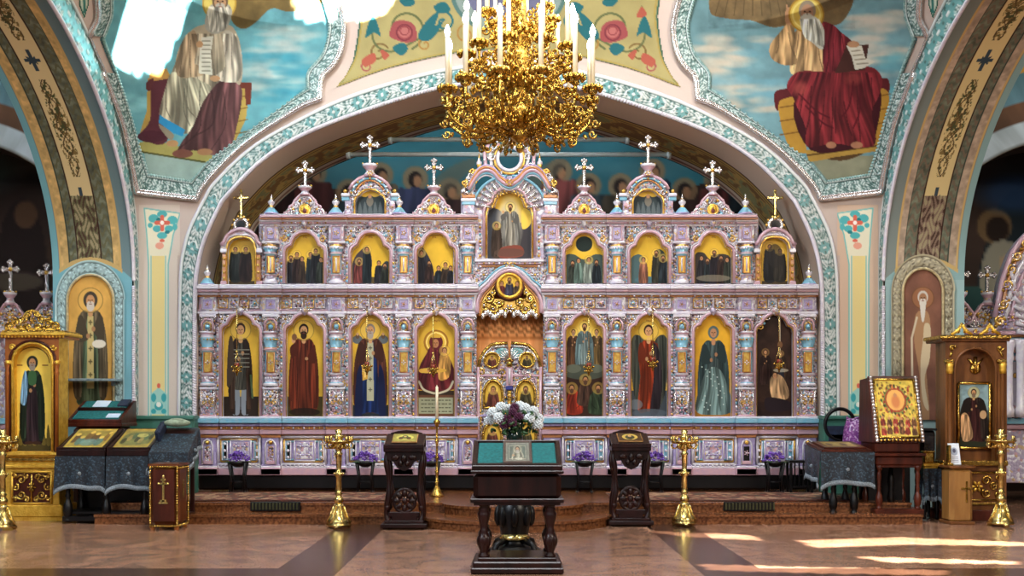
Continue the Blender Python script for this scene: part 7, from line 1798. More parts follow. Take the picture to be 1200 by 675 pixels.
mb.PP([(1108, 542), (1108, 400), (1180, 400), (1180, 542)] + op[::-1], dk - .02, dk + .12, 0, 0); mb.B(1108, 400, 1180, 542, dk + .11, dk + .42, 0, .01); mb.T(op, dk - .025, 1.5, 0, 6)
for x in (1113, 1175): mb.spin(x, dk - .03, [(3, 541), (3.4, 536), (2.6, 532), (2.6, 438), (3.4, 436)], 0, 10); mb.spin(x, dk - .03, [(3, 438), (4.2, 434), (3.6, 430), (4.6, 426), (0, 425)], 2, 10); mb.B(x - 5, 421, x + 5, 425, dk - .07, dk, 1, .008)
for x, s in ((1116, 1), (1172, -1)): mb.curl(x, 408, dk - .03, 4, 0, 1.2 * s, 1.3, 1); mb.ball(x, 408, dk - .03, 1.7, 1); mb.T([(x, 412), (x - s * 3, 418)], dk - .03, 1.2, 1)
db = dk + .1; mb.T([(1143, 418), (1143, 438)], db, 2.2, 1)
for s in (-1, 1): mb.T([(1143, 430), (1143 + s * 5, 424), (1143 + s * 9, 420)], db, [2, 1.6, .8], 1); mb.T([(1143, 434), (1143 + s * 5, 428)], db, 1.4, 1); mb.ell(W(1143 + s * 3, 432, db), (.04, .02, .06), 1, 7, 5)
mb.build('frame', ms, KR)
mb = MB(); mb.B(1104, 396.5, 1184, 400, dk - .06, dk + .45, 0, .01); mb.B(1102, 392.5, 1186, 397, dk - .09, dk + .45, 1, .01); mb.build('cornice', ms, KR)
mb = MB()
for cxx in (1127, 1160):
    for s in (-1, 1): mb.T([(cxx, 380), (cxx + s * 5, 388), (cxx + s * 12, 392)], dk - .02, 1.8, 2, 6); mb.curl(cxx + s * 4.5, 388.5, dk - .02, 3, 0 if s > 0 else PI, 1.2 * s, 1.2, 1)
    mb.ball(cxx, 380, dk - .02, 2, 1)
mb.rosette(1143.5, 388, dk - .02, 3.6, 1, 2, 6); mb.build('crest', ms, KR)
c = Canvas(1120, 446, 1164, 528, 5, (70, 92, 96)); c.poly([(1120, 446), (1164, 446), (1164, 480), (1120, 486)], (130, 156, 160), 1, False); c.mottle(.2, .2, 4); c.poly([(1120, 500), (1164, 496), (1164, 528), (1120, 528)], (44, 46, 32), 1, False)
saint(c, 1141, 456, 60, (70, 36, 34), (54, 42, 36), beard=(120, 100, 80), halo=(226, 196, 110), wide=.24, seed=3); q = [(1126, 488), (1134, 486), (1140, 512), (1128, 516)]; m = c.poly(q, (176, 136, 96)); c.folds(m, q, (176, 136, 96), 4, 2, .8); c.ell(1152, 486, 4, 5, (186, 150, 110))
di = dk + .07
o2 = empty('icon', tuple(W(1141, 527, di)), 'gilt-framed icon of a haloed saint on the brown oak case', 'icon')
PX, PY = np.meshgrid(np.linspace(1124, 1159, 90), np.linspace(450, 524, 170)); grid_mesh('painting', np.stack([(PX - CX) * di / FL, np.full_like(PX, di - .003), CH + (HY - PY) * di / FL], -1), c.sample(PX, PY), 'icon', o2)
mb = MB(); mb.B(1123, 449, 1160, 525, di, di + .02, 1, .001)
for q in (((1123, 449), (1160, 449)), ((1123, 525), (1160, 525)), ((1123, 449), (1123, 525)), ((1160, 449), (1160, 525))): mb.T(q, di - .01, 1.7, 0, 6)
mb.build('gilt_frame', ['gold', 'redwood'], o2)

# ================================================================== SIDE SCREENS seen through the aisles
def side_screen(name, px0, px1, gables, label, big=None):
    d = 15.0; rt = empty(name, tuple(W((px0 + px1) / 2, 560, d)), label, 'icon screen', 'side altar screens'); rt.location.z = .24
    mb = MB(); mb.B(px0, 386, px1, 566, d + .03, d + .14, LV); mb.B(px0, 384, px1, 388, d - .12, d + .05, WH, .008); mb.B(px0, 388, px1, 392, d - .16, d + .05, PK, .008); mb.B(px0, 392, px1, 395, d - .1, d + .05, OR, .008); mb.B(px0, 490, px1, 497, d - .15, d + .05, CY, .01); mb.B(px0, 497, px1, 503, d - .1, d + .05, PK, .01); mb.B(px0, 503, px1, 566, d - .03, d + .05, LV)
    mb.build('body', SL, rt)
    x = px0 + 8
    while x < px1 - 4:
        mb = MB(); mb.B(x - 7, 396, x + 7, 490, d - .04, d + .04, CA, .008); mb.spin(x, d - .05, [(7, 489), (7, 470), (5, 466), (5, 430), (6.4, 427), (5, 424), (5, 408), (7, 402), (7, 397)], WH, 10); mb.ball(x, 440, d - .11, 3.4, GD); mb.rosette(x, 478, d - .13, 4, PK, GD); mb.build('column', SL, rt); x += 34
    for (cx, ct) in gables:
        mb = MB(); P = [(24, 386), (24, 380), (18, 376), (15, 368), (10, 362), (7, 357), (0, 356)]; P = [(min(p[0], abs(cx - 1109)), p[1]) for p in P]
        mb.PP(outline(cx, P), d - .06, d + .04, CA, WH); mb.T(outline(cx, P)[1:-1], d - .065, 1.8, PK, 6); mb.rosette(cx, 372, d - .07, 6, GD, WH)
        for s in (-1, 1): mb.curl(cx + s * 17, 380, d - .07, 5, 0 if s < 0 else PI, -1.4 * s, 1.4, SI); mb.ball(cx + s * 11, 368, d - .07, 2.2, GD)
        g = mb.build('gable', SL, rt)
        mb = MB(); collar(mb, cx, 343, 358, 7, d - .05); mb.build('collar', SL, g); mb = MB(); cross(mb, cx, ct, 345, 10.5, d - .05); mb.build('cross', SL, g)
    if big:
        cx = big; mb = MB(); P = [(60, 386), (60, 372), (56, 352), (52, 330), (46, 312), (40, 296), (30, 282), (18, 270), (0, 262)]
        mb.PP(outline(cx, P), d - .16, d + .04, LV, WH)
        for k, m, r in ((1, PK, 3.2), (.9, OR, 2), (.8, WH, 2.4), (.7, PK, 2)): mb.T([(cx + (p[0] - cx) * k, 386 - (386 - p[1]) * k) for p in outline(cx, P)[1:-1]], d - .18, r, m, 7)
        for i in range(16):
            t = i / 15; p = outline(cx, P)[1 + int(t * 7)]; mb.curl(p[0] + 6, p[1] + 4, d - .2, 6, i, 1.3, 1.8, SI if i % 2 else GD); mb.ball(p[0] + 1, p[1] + 10, d - .2, 2.6, GD)
        for i in range(8): mb.T([(cx - 20 - i * 2.6, 392 - i * 9), (cx - 34 - i * 1.2, 388 - i * 10)], d - .19, [1.5, 3], WH, 6)
        for (x, y, r) in ((-48, 380, 6), (-40, 372, 6), (-52, 366, 5), (-44, 352, 6), (-46, 336, 5), (-38, 340, 5)): mb.rosette(cx + x, y, d - .2, r, (PK, WH, LI)[int(r + y) % 3], GD)
        mb.build('kokoshnik', SL, rt)
        mb = MB(); mb.B(cx - 48, 396, cx + 30, 424, d - .12, d, CY, .02)
        for x in (-44, -30): mb.spin(cx + x, d - .2, [(6, 489), (6.6, 480), (4.6, 476), (4.6, 424), (6, 420), (5, 414), (7, 404), (7, 398)], WH, 12)
        for i in range(9): mb.rosette(cx - 46 + (i % 3) * 8, 402 + (i // 3) * 9, d - .17, 3.6, (WH, PK, GD)[i % 3], GD)
        mb.build('porch', SL, rt)
side_screen('side_iconostasis', -200, 64, [(12, 305), (54.5, 309)], 'carved pastel screen with crosses behind the gilded case in left aisle')
side_screen('side_iconostasis', 1114, 1400, [(1126, 311), (1157, 312)], 'carved pastel screen with a large curling gable at the right edge', 1226)

# ================================================================== LEFT GROUP
# dark reading desk with teal cloth
d = 13.35; b = W(113, 560, d); x, y = b.x, d
RD_ = empty('reading_desk', (x, y, 0), 'tall dark reading desk with teal sloping top beside the gilded icon case', 'reading desk')
x0, x1 = W(80, 0, d).x, W(142, 0, d).x
mb = MB(); mb.box(((x0 + x1) / 2, y + .28, .62), (x1 - x0 - .04, .5, 1.2), 0); mb.box(((x0 + x1) / 2, y + .27, 1.2), (x1 - x0 + .02, .56, .05), 0)
P = [(y - .0, 1.22), (y, 1.27), (y + .5, 1.52), (y + .53, 1.52), (y + .53, 1.22)]
for xx in (x0 - .005, x1 - .03):
    n = 5; vs = [(xx, p[0], p[1]) for p in P] + [(xx + .035, p[0], p[1]) for p in P]; mb.add(vs, [tuple(range(n)), tuple(reversed(range(n, 2 * n)))] + [(i, i + n, (i + 1) % n + n, (i + 1) % n) for i in range(n)], 0)
mb.box(((x0 + x1) / 2, y + .25, 1.24), (x1 - x0 - .02, .5, .04), 0); quad_slab(mb, x0 + .03, x1 - .03, y + .0, 1.25, y + .5, 1.49, .03, 0)
mb.box(((x0 + x1) / 2, y - .0, .75), (x1 - x0 - .12, .02, .5), 0); mb.build('desk_body', ['redwood'], RD_)
mb = MB(); quad_slab(mb, x0 + .04, x1 - .04, y + .01, 1.277, y + .22, 1.378, .02, 0); mb.build('teal_cloth', ['teal_felt'], RD_); mb = MB(); quad_slab(mb, x0 + .04, x1 - .04, y + .25, 1.40, y + .48, 1.51, .02, 0); mb.build('teal_cloth', ['teal_felt'], RD_)
mb = MB(); mb.box(((x0 + x1) / 2, y + .235, 1.405), (x1 - x0 - .06, .03, .05), 0); mb.build('book_rail', ['darkwood'], RD_)
def sheet(name, cxp, y0, z0, y1, z1, w, m, label, cat, th=.012):
    mb = MB(); quad_slab(mb, cxp - w / 2, cxp + w / 2, y0, z0, y1, z1, th, 0); o = mb.build(name, [m], origin=(cxp, y0, z0)); tag(o, label, cat); return o
sheet('paper_sheet', x0 + .29, y + .29, 1.437, y + .46, 1.519, .2, 'paper', 'crumpled pale blue paper on the upper shelf of the dark reading desk', 'paper')
sheet('notebook', x1 - .13, y + .02, 1.298, y + .12, 1.346, .17, 'paper', 'small pale blue booklet at the lower right of the dark reading desk', 'booklet')
sheet('prayer_book', x1 - .1, y + .3, 1.45, y + .46, 1.526, .14, 'leather', 'closed dark navy book at the upper right of the dark reading desk', 'book', .035)
# glass shelf in the niche behind
mb = MB(); mb.B(72, 443.5, 136, 446.5, 13.92, 14.16, 0, .005); mb.B(74, 446, 78, 452, 14.1, 14.16, 0, .004); mb.B(130, 446, 134, 452, 14.1, 14.16, 0, .004)
o = mb.build('shelf', [mat('pale_shelf', (150, 170, 176), .2)], origin=tuple(W(104, 446, 14.1))); tag(o, 'narrow pale shelf below the saint painted on the left pier', 'shelf')
# two slanted display cases on a draped table
dT = 12.5
tx0, tx1 = W(66, 0, dT).x, W(176, 0, dT).x
TB = empty('draped_table', ((tx0 + tx1) / 2, dT, 0), 'long dark table under teal damask carrying two glazed icon trays, at left', 'table')
mb = MB(); mb.box(((tx0 + tx1) / 2, dT + .3, .80), (tx1 - tx0, .56, .05), 0); mb.box(((tx0 + tx1) / 2, dT + .3, .74), (tx1 - tx0 - .08, .48, .08), 0); mb.build('table_top', ['black'], TB)
for i in range(5):
    mb = MB(); turned(mb, tx0 + .1 + (i % 3) * (tx1 - tx0 - .2) / 2 if i < 3 else tx0 + .1 + (i - 3) * (tx1 - tx0 - .2), dT + (.1 if i < 3 else .5), .02, .72, .06, 0); mb.build('leg', ['black'], TB)
mb = MB(); mb.box(((tx0 + tx1) / 2, dT + .1, .06), (tx1 - tx0 - .08, .08, .07), 0); mb.box(((tx0 + tx1) / 2, dT + .5, .06), (tx1 - tx0 - .08, .08, .07), 0); mb.box(((tx0 + tx1) / 2, dT + .3, .13), (tx1 - tx0 - .1, .4, .04), 0); mb.build('stretcher', ['black'], TB)
xmid = W(124, 0, dT).x
mb = MB(); mb.box(((tx0 + tx1) / 2, dT + .57, .4), (tx1 - tx0 - .06, .02, .7), 0); mb.build('back_panel', ['black'], TB)  # black sheet added to darken the space under the table
for (a, b_, nm, sd) in ((tx0 - .015, xmid - .01, 'left', 3), (xmid + .01, tx1 + .015, 'right', 8)):
    o = cloth_drape('damask_cloth', a, b_, dT - .01, dT + .6, .832, .36, ['damask', 'fringe'], None, sd); tag(o, 'dark teal damask cloth with silver fringe under the %s glazed tray' % nm, 'cloth', 'damask cloths on the display table')
def tray(a, b_, nm, pic):
    rt = empty('display_case', ((a + b_) / 2, dT, .85), 'glazed slanted icon tray in a dark frame, %s of the two on the left table' % nm, 'display case', 'glazed trays on the left table')
    mb = MB(); y0, z0, y1, z1 = dT + .0, .885, dT + .62, 1.115
    quad_slab(mb, a, b_, y0, z0, y1, z1, .05, 0); P = [(y0, .845), (y0, .89), (y1, 1.12), (y1, .845)]
    for xx in (a, b_ - .04): n = 4; vs = [(xx, p[0], p[1]) for p in P] + [(xx + .04, p[0], p[1]) for p in P]; mb.add(vs, [tuple(range(n)), tuple(reversed(range(n, 2 * n)))] + [(i, i + n, (i + 1) % n + n, (i + 1) % n) for i in range(n)], 0)
    mb.box(((a + b_) / 2, y0 + .01, .865), (b_ - a, .03, .06), 0); mb.box(((a + b_) / 2, y1, .98), (b_ - a, .03, .29), 0)
    for xx in (a + .025, b_ - .025): quad_slab(mb, xx - .025, xx + .025, y0, z0 + .035, y1, z1 + .035, .03, 0)
    for (yy, zz) in ((y0 + .02, z0 + .04), (y1 - .02, z1 + .03)): mb.box(((a + b_) / 2, yy, zz), (b_ - a, .05, .03), 0)
    mb.build('case_frame', ['darkwood'], rt)
    c = Canvas(0, 0, 50, 40, 4, (150, 132, 66)); pic(c); c.mottle(.25, .15, 6)
    slant_paint('painting', rt, a + .05, b_ - .05, y0 + .05, z0 + .025, y1 - .05, z1 + .02, .02, c, 50, 40)
def pic1(c):
    for k in range(6): c.ell(6 + k * 8, 20 + 6 * math.sin(k * 2), 5, 9, [(96, 72, 44), (84, 110, 100), (120, 90, 50)][k % 3]); c.ell(6 + k * 8, 12 + 6 * math.sin(k * 2), 3, 3, (214, 180, 90))
    c.line([(2, 2), (48, 2), (48, 38), (2, 38), (2, 2)], 3, (190, 160, 70)); c.ell(26, 28, 10, 7, (96, 130, 130), .8)
def pic2(c):
    c.poly([(8, 10), (44, 8), (46, 30), (6, 32)], (110, 110, 66)); 
    for k in range(7): c.ell(8 + k * 6, 20 + 5 * math.cos(k * 1.7), 3.4, 6, [(60, 60, 40), (150, 130, 80), (80, 96, 70)][k % 3])
    c.line([(2, 2), (48, 2), (48, 38), (2, 38), (2, 2)], 3, (170, 140, 60)); c.ell(30, 14, 8, 4, (206, 190, 110), .7)
tray(tx0, xmid - .01, 'left', pic1); tray(xmid + .01, tx1, 'right', pic2)
# donation box with a cross, and the draped lectern behind it
dB = 11.9; b = W(193, 621, dB); bx0, bx1 = W(175, 0, dB).x, W(209, 0, dB).x; xm = (bx0 + bx1) / 2
M['doorwood'] = mat('walnut', (110, 58, 28), .35, 0, (84, 40, 18), 9, spec=.3, stretch=(1, 1, .2))
DBX = empty('donation_box', (xm, dB, 0), 'wooden donation box with beaded gilt edges and a gold cross on its door', 'donation box')
mb = MB(); mb.box((xm, dB + .18, .40), (bx1 - bx0, .36, .72), 0); mb.box((xm, dB + .18, .755), (bx1 - bx0 + .03, .39, .03), 0); mb.box((xm, dB - .004, .4), (bx1 - bx0 - .09, .015, .6), 2)
for sx in (bx0 + .03, bx1 - .03):
    for yy in (dB + .03, dB + .33): mb.box((sx, yy, .02), (.05, .05, .05), 1)
mb.build('body', [M['doorwood'], 'copperwood', 'redwood'], DBX)
mb = MB()
for xx in (bx0 + .012, bx1 - .012):
    for k in range(24): mb.ell((xx, dB - .008, .05 + k * .029), .015, 0, 6, 4)
for k in range(9): mb.ell((bx1 + .005, dB + .02 + k * .04, .05), .015, 0, 6, 4); mb.ell((bx1 + .005, dB + .02 + k * .04, .72), .015, 0, 6, 4)
for k in range(12):
    xx = bx0 + .012 + k * (bx1 - bx0 - .024) / 11; mb.ell((xx, dB - .008, .045), .015, 0, 6, 4); mb.ell((xx, dB - .008, .735), .015, 0, 6, 4)
for k in range(24): mb.ell((bx1 + .005, dB + .35, .05 + k * .029), .015, 0, 6, 4)
mb.build('gilt_beading', ['gold'], DBX)
mb = MB(); mb.box((xm, dB - .018, .47), (.028, .015, .3), 0); mb.box((xm, dB - .018, .54), (.11, .015, .026), 0); mb.box((xm, dB - .018, .585), (.06, .015, .022), 0); mb.box((xm, dB - .018, .34), (.08, .015, .03), 0); mb.box((xm, dB - .018, .315), (.11, .015, .02), 0)
for e in ((-.055, .54), (.055, .54), (0, .625)): mb.ell((xm + e[0], dB - .018, e[1]), .018, 0, 7, 5)
mb.build('cross', ['goldpale'], DBX); mb = MB(); mb.box((bx1 + .004, dB + .18, .47), (.01, .02, .2), 0); mb.box((bx1 + .004, dB + .18, .52), (.01, .07, .018), 0)
mb.build('cross', ['goldpale'], DBX)
dL = 12.32; lx0, lx1 = W(177, 0, dL).x, W(219, 0, dL).x; xm = (lx0 + lx1) / 2
DL = empty('draped_lectern', (xm, dL, 0), 'slanted lectern draped in teal damask directly behind the donation box', 'lectern')
mb = MB()
for sx in (lx0 + .05, lx1 - .05):
    for yy in (dL + .05, dL + .38): mb.box((sx, yy, .42), (.05, .05, .84), 0)
mb.box((xm, dL + .21, .12), (lx1 - lx0 - .05, .4, .04), 0); mb.box((xm, dL + .21, .80), (lx1 - lx0 - .02, .42, .06), 0); quad_slab(mb, lx0 + .01, lx1 - .01, dL + .0, .86, dL + .42, 1.15, .03, 0); mb.box((xm, dL + .41, .98), (lx1 - lx0 - .02, .03, .32), 0); mb.build('stand', ['darkwood'], DL)
o = cloth_drape('damask_cover', lx0 - .02, lx1 + .02, dL - .02, dL + .44, .885, .2, ['damask', 'fringe'], DL, 12, .29)
mb = MB(); mb.ell((xm - .02, dL + .36, 1.235), (.17, .08, .05), 0, 14, 8); mb.ell((xm - .02, dL + .36, 1.25), (.13, .05, .045), 0, 12, 6); o = mb.build('cushion', [mat('pale_green_cushion', (150, 166, 140), .8)], origin=(xm, dL + .36, 1.17)); tag(o, 'pale green cushion lying on top of the teal draped lectern', 'cushion')
mb = MB(); mb.box((lx0 + .03, dL + .28, 1.13), (.05, .3, .16), 0, Matrix.Rotation(.5, 3, 'X'), .02); mb.box((lx0 + .005, dL + .26, 1.14), (.015, .26, .12), 0, Matrix.Rotation(.5, 3, 'X'), .006); o = mb.build('folder', ['leather'], origin=(lx0, dL + .28, 1.05)); tag(o, 'dark navy folder standing at the left edge of the draped lectern', 'folder')

# ================================================================== RIGHT GROUP
dT = 12.62; tx0, tx1 = W(951, 0, dT).x, W(1022, 0, dT).x; xm = (tx0 + tx1) / 2
tx0 += .12
TB = empty('draped_table', ((tx0 + tx1) / 2, dT, 0), 'square pedestal table with a sloping top under black damask, right of the steps', 'table')
mb = MB(); quad_slab(mb, tx0, tx1, dT - .02, .88, dT + .62, .955, .05, 0); mb.box((xm + .06, dT + .3, .80), (tx1 - tx0 - .06, .52, .1), 0); mb.build('table_top', ['redwood'], TB)
mb = MB()
for (dx, dy) in ((-.13, .12), (.13, .12), (-.13, .45), (.13, .45)): turned(mb, xm + .06 + dx, dT + dy, .1, .78, .055, 0)
mb.box((xm + .06, dT + .29, .09), (.44, .46, .05), 0); mb.box((xm + .06, dT + .29, .05), (.5, .52, .05), 0)
for (dx, dy) in ((-.22, .06), (.22, .06), (-.22, .5), (.22, .5)): mb.ell((xm + .06 + dx, dT + dy, .025), (.035, .035, .025), 0, 7, 5)
mb.build('pedestal', ['black'], TB)
o = cloth_drape('damask_cloth', tx0 - .02, tx1 + .02, dT - .035, dT + .63, .876, .36, ['damask', 'fringe'], None, 21, .074); tag(o, 'black damask cloth with silver fringe over the sloping pedestal table', 'cloth')
c = Canvas(0, 0, 40, 30, 4, (96, 70, 44)); c.poly([(4, 4), (36, 4), (36, 26), (4, 26)], (150, 126, 70), 1, False)
for k in range(4): c.ell(9 + k * 7.5, 16, 3, 7, [(80, 60, 50), (170, 150, 90)][k % 2])
c.mottle(.2, .2, 2)
o2 = empty('flat_icon', ((tx0 + tx1) / 2, dT + .2, .92), 'flat glossy icon lying on the sloping pedestal table', 'icon'); mb = MB(); quad_slab(mb, tx0 + .05, tx1 - .05, dT + .04, .92, dT + .56, .98, .025, 0); mb.build('frame', ['redwood'], o2); slant_paint('painting', o2, tx0 + .08, tx1 - .08, dT + .07, .923, dT + .53, .977, .014, c, 40, 30)
# stand with the big beaded icon
dS = 12.6; sx0, sx1 = W(1027, 0, dS).x, W(1082, 0, dS).x; xm = (sx0 + sx1) / 2
ST = empty('icon_stand', (xm, dS, 0), 'red mahogany stand with turned legs carrying the big beaded icon', 'stand')
mb = MB(); mb.box((xm, dS + .3, .14), (sx1 - sx0 + .02, .62, .07), 0); mb.box((xm, dS + .3, .10), (sx1 - sx0 - .02, .58, .04), 0)
for (a, b_) in ((sx0 + .03, dS + .04), (sx1 - .03, dS + .04), (sx0 + .03, dS + .56), (sx1 - .03, dS + .56)): mb.ell((a, b_, .035), (.035, .035, .036), 0, 8, 5)
mb.build('base', ['redwood'], ST)
for (a, b_) in ((sx0 + .05, dS + .05), (sx1 - .05, dS + .05), (sx0 + .05, dS + .54), (sx1 - .05, dS + .54)): mb = MB(); turned(mb, a, b_, .17, .72, .045, 0); mb.build('leg', ['redwood'], ST)
mb = MB(); mb.box((xm, dS + .3, .77), (sx1 - sx0 + .01, .6, .12), 0); mb.box((xm, dS + .3, .845), (sx1 - sx0 + .05, .66, .035), 0); mb.box((xm, dS + .34, .93), (sx1 - sx0 - .02, .56, .14), 0); mb.box((xm, dS + .3, .70), (sx1 - sx0 - .02, .56, .03), 0); mb.build('table_top', ['redwood'], ST)
mb = MB(); mb.box((xm + .03, dS + .6, .44), (sx1 - sx0 + .08, .02, .54), 0); mb.box((xm, dS + .5, .45), (sx1 - sx0 - .14, .03, .5), 0); mb.lathe([(.03, .17), (.05, .3), (.03, .38), (.045, .5), (.02, .68)], (xm, dS + .3, 0), 10); mb.build('back_panel', ['black'], ST)  # black boards added so the space between the legs stays dark
# icon case: a slanted box; front picture leans back
IC = empty('beaded_icon', (xm, dS + .1, .98), 'big gold icon in a pearl-beaded frame leaning on the red mahogany stand', 'icon')
y0, z0, y1, z1 = dS + .06, 1.0, dS + .30, 1.80
x0, x1 = sx0 - .0, sx1 + .03
L = math.hypot(y1 - y0, z1 - z0); an = math.atan2(z1 - z0, y1 - y0)
mb = MB(); P = [(y0, z0 - .01), (y1, z1), (y1 + .3, z1 - .02), (y1 + .34, z0 - .01)]
n = 4; vs = [(x0, p[0], p[1]) for p in P] + [(x1, p[0], p[1]) for p in P]; mb.add(vs, [tuple(range(n)), tuple(reversed(range(n, 2 * n)))] + [(i, i + n, (i + 1) % n + n, (i + 1) % n) for i in range(n)], 0); quad_slab(mb, x0 - .01, x1 + .01, y0 - .01, z0, y1 - .01, z1 + .02, .03, 0); mb.build('case', ['redwood'], IC)
nrm = Vector((0, -math.sin(an), math.cos(an)))
mb = MB()
def onb(u, v): return Vector((x0 + (x1 - x0) * u, y0 + (y1 - y0) * v, z0 + (z1 - z0) * v)) + nrm * .036
for k in range(19):
    for u in (.035, .965): mb.ell(onb(u, .01 + .98 * k / 18), .024, 0, 8, 5)
for k in range(13):
    for v in (.015,): mb.ell(onb(.035 + .93 * k / 12, v), .02, 1, 8, 5)
for (p, q) in ((onb(.09, .06), onb(.09, .96)), (onb(.91, .06), onb(.91, .96)), (onb(.09, .06), onb(.91, .06)), (onb(.09, .96), onb(.91, .96))): mb.tube([p, q], .014, 6, 1)
mb.build('beaded_frame', ['silver', 'gold'], IC)
c = Canvas(0, 0, 46, 70, 5, (206, 180, 76)); c.img *= (.75 + .5 * fbm(c.X * .25, c.Y * .25, 3))[..., None]; q_ = random.Random(6)
PAL = [(150, 54, 40), (66, 92, 50), (196, 150, 66), (96, 60, 36), (210, 120, 64), (60, 60, 40), (224, 196, 110)]
for k in range(150):
    xx, yy = q_.uniform(3, 43), q_.uniform(3, 67); c.ell(xx, yy, q_.uniform(.6, 1.6), q_.uniform(1, 2.4), PAL[k % 7], .8)
c.ell(23, 25, 15, 17, (70, 96, 54), .7, soft=.3); c.ell(23, 25, 10.5, 13, (226, 170, 92)); c.ell(23, 27, 5, 8, (196, 110, 70), .7, soft=.5); c.ell(23, 19, 2.2, 2.6, (190, 130, 90)); c.ring(23, 25, 11.5, 1.6, (160, 60, 40), ry=14)
for k in range(44):
    a = k * 2 * PI / 44; c.ell(23 + (15 + q_.uniform(-1.5, 2)) * math.cos(a), 25 + (17 + q_.uniform(-1.5, 2)) * math.sin(a), 1.3, 1.7, PAL[k % 7])
for k in range(12):
    xx, yy = 6 + k % 6 * 7 + q_.uniform(-1, 1), 49 + 11 * (k // 6) + q_.uniform(-2, 2); rb = PAL[(k * 3) % 6]; q = [(xx - 3, yy + 7), (xx - 2, yy - 1), (xx + 2, yy - 1), (xx + 3, yy + 7)]; m = c.poly(q, rb); c.folds(m, q, rb, 3, k, .5); c.ell(xx, yy - 2.6, 1.5, 1.8, (190, 136, 92))
slant_paint('painting', IC, x0 + (x1 - x0) * .1, x1 - (x1 - x0) * .1, y0 + (y1 - y0) * .065, z0 + (z1 - z0) * .065, y0 + (y1 - y0) * .955, z0 + (z1 - z0) * .955, .032, c, 46, 70)
# chair with a purple cloth behind
dC = 13.5; x = W(992, 0, dC).x
CHR = empty('chair', (x, dC, 0), 'dark navy round-backed chair behind the black draped table', 'chair')
mb = MB(); mb.box((x, dC + .05, .86), (.44, .42, .07), 0); mb.ell((x, dC + .05, .9), (.21, .2, .04), 0, 14, 6); mb.build('seat', ['leather'], CHR)
mb = MB(); ov = [Vector((x + .2 * math.cos(a), dC + .27, 1.2 + .21 * math.sin(a))) for a in np.linspace(0, 2 * PI, 29)[:-1]]; mb.tube(ov, .026, 7, 0, True); mb.build('backrest', ['black'], CHR)
mb = MB(); P = [(x + .2 * math.cos(a), 1.2 + .2 * math.sin(a)) for a in np.linspace(PI * 1.03, PI * 1.97, 16)]; mb.prism(P, dC + .255, dC + .285); mb.box((x, dC + .27, .98), (.3, .03, .18), 0); mb.build('back_pad', ['leather'], CHR)
for (dx, dy) in ((-.18, -.12), (.18, -.12), (-.18, .23), (.18, .23)): mb = MB(); mb.tube([Vector((x + dx, dC + dy, .84)), Vector((x + dx * 1.1, dC + dy, .255))], .022, 7); mb.ell((x + dx * 1.1, dC + dy, .262), (.026, .026, .022), 0, 7, 5); mb.build('leg', ['black'], CHR)
nx, nz = 30, 30; U, V = np.meshgrid(np.linspace(0, 1, nx), np.linspace(0, 1, nz))
mb = MB(); xx0 = x + .0
def bag(u, v): a = u * 2 * PI; r = .17 * (1 - .25 * v ** 3) * (1 + .06 * math.sin(a * 5 + v * 3)); return (xx0 + .14 + r * math.cos(a) * 1.05, dC - .0 + .8 * r * math.sin(a), (.945 + .33 * v) + .02 * math.sin(a * 3) * v)
vs = [bag(i / 24, k / 10) for k in range(11) for i in range(24)] + [(xx0 + .14, dC, 1.27)]
fs = [(k * 24 + i, k * 24 + (i + 1) % 24, (k + 1) * 24 + (i + 1) % 24, (k + 1) * 24 + i) for k in range(10) for i in range(24)] + [(240 + i, 240 + (i + 1) % 24, 264) for i in range(24)]
mb.add(vs, fs, 0, True); mb.tube([Vector(bag(i / 24, 1)) + Vector((0, 0, .005)) for i in range(24)], .012, 5, 0, True); o = mb.build('cloth_bundle', ['purplecloth'], origin=(xx0 + .14, dC, .9)); tag(o, 'bundle of purple brocade lying on the navy chair', 'cloth')
# small draped table with black box and gold tray, between stand and wooden box
dN = 12.95; nx0, nx1 = W(1082, 0, dN).x, W(1102, 0, dN).x; xm = (nx0 + nx1) / 2
NT_ = empty('side_table', (xm, dN, 0), 'small dark side table with black damask between big icon and wooden box', 'table')
mb = MB(); mb.box((xm, dN + .17, .70), (nx1 - nx0, .34, .035), 0); mb.box((xm, dN + .17, .66), (nx1 - nx0 - .04, .3, .05), 0); mb.build('table_top', ['goldleaf'], NT_)
for (a, b_) in ((nx0 + .03, dN + .04), (nx1 - .03, dN + .04), (nx0 + .03, dN + .3), (nx1 - .03, dN + .3)): mb = MB(); turned(mb, a, b_, .01, .65, .028, 0); mb.build('leg', ['black'], NT_)
mb = MB(); mb.box((xm, dN + .17, .3), (nx1 - nx0 - .05, .28, .025), 0); mb.build('lower_shelf', ['black'], NT_)
o = cloth_drape('damask_cloth', nx0 - .005, nx1 + .005, dN - .015, dN + .25, .655, .36, ['damask', 'fringe'], NT_, 33)
mb = MB(); mb.box((xm + .0, dN + .2, .93), (.19, .2, .42), 0); mb.box((xm + .0, dN + .2, 1.145), (.21, .23, .03), 0); mb.box((xm + .0, dN + .095, .92), (.13, .02, .3), 1); o = mb.build('black_cabinet', ['black', mat('smoky_pane', (40, 34, 34), .15)], origin=(xm, dN + .18, .72)); tag(o, 'small black upright cabinet on the dark side table', 'cabinet')
mb = MB(); mb.box((nx0 + .075, dN + .04, .79), (.13, .08, .14), 0); mb.box((nx0 + .075, dN + .04, .868), (.145, .095, .02), 0); mb.box((nx0 + .075, dN - .003, .79), (.08, .01, .08), 0); o = mb.build('gilt_casket', ['gold'], origin=(nx0 + .075, dN + .04, .72)); tag(o, 'little gilt casket in front of the black cabinet', 'casket')
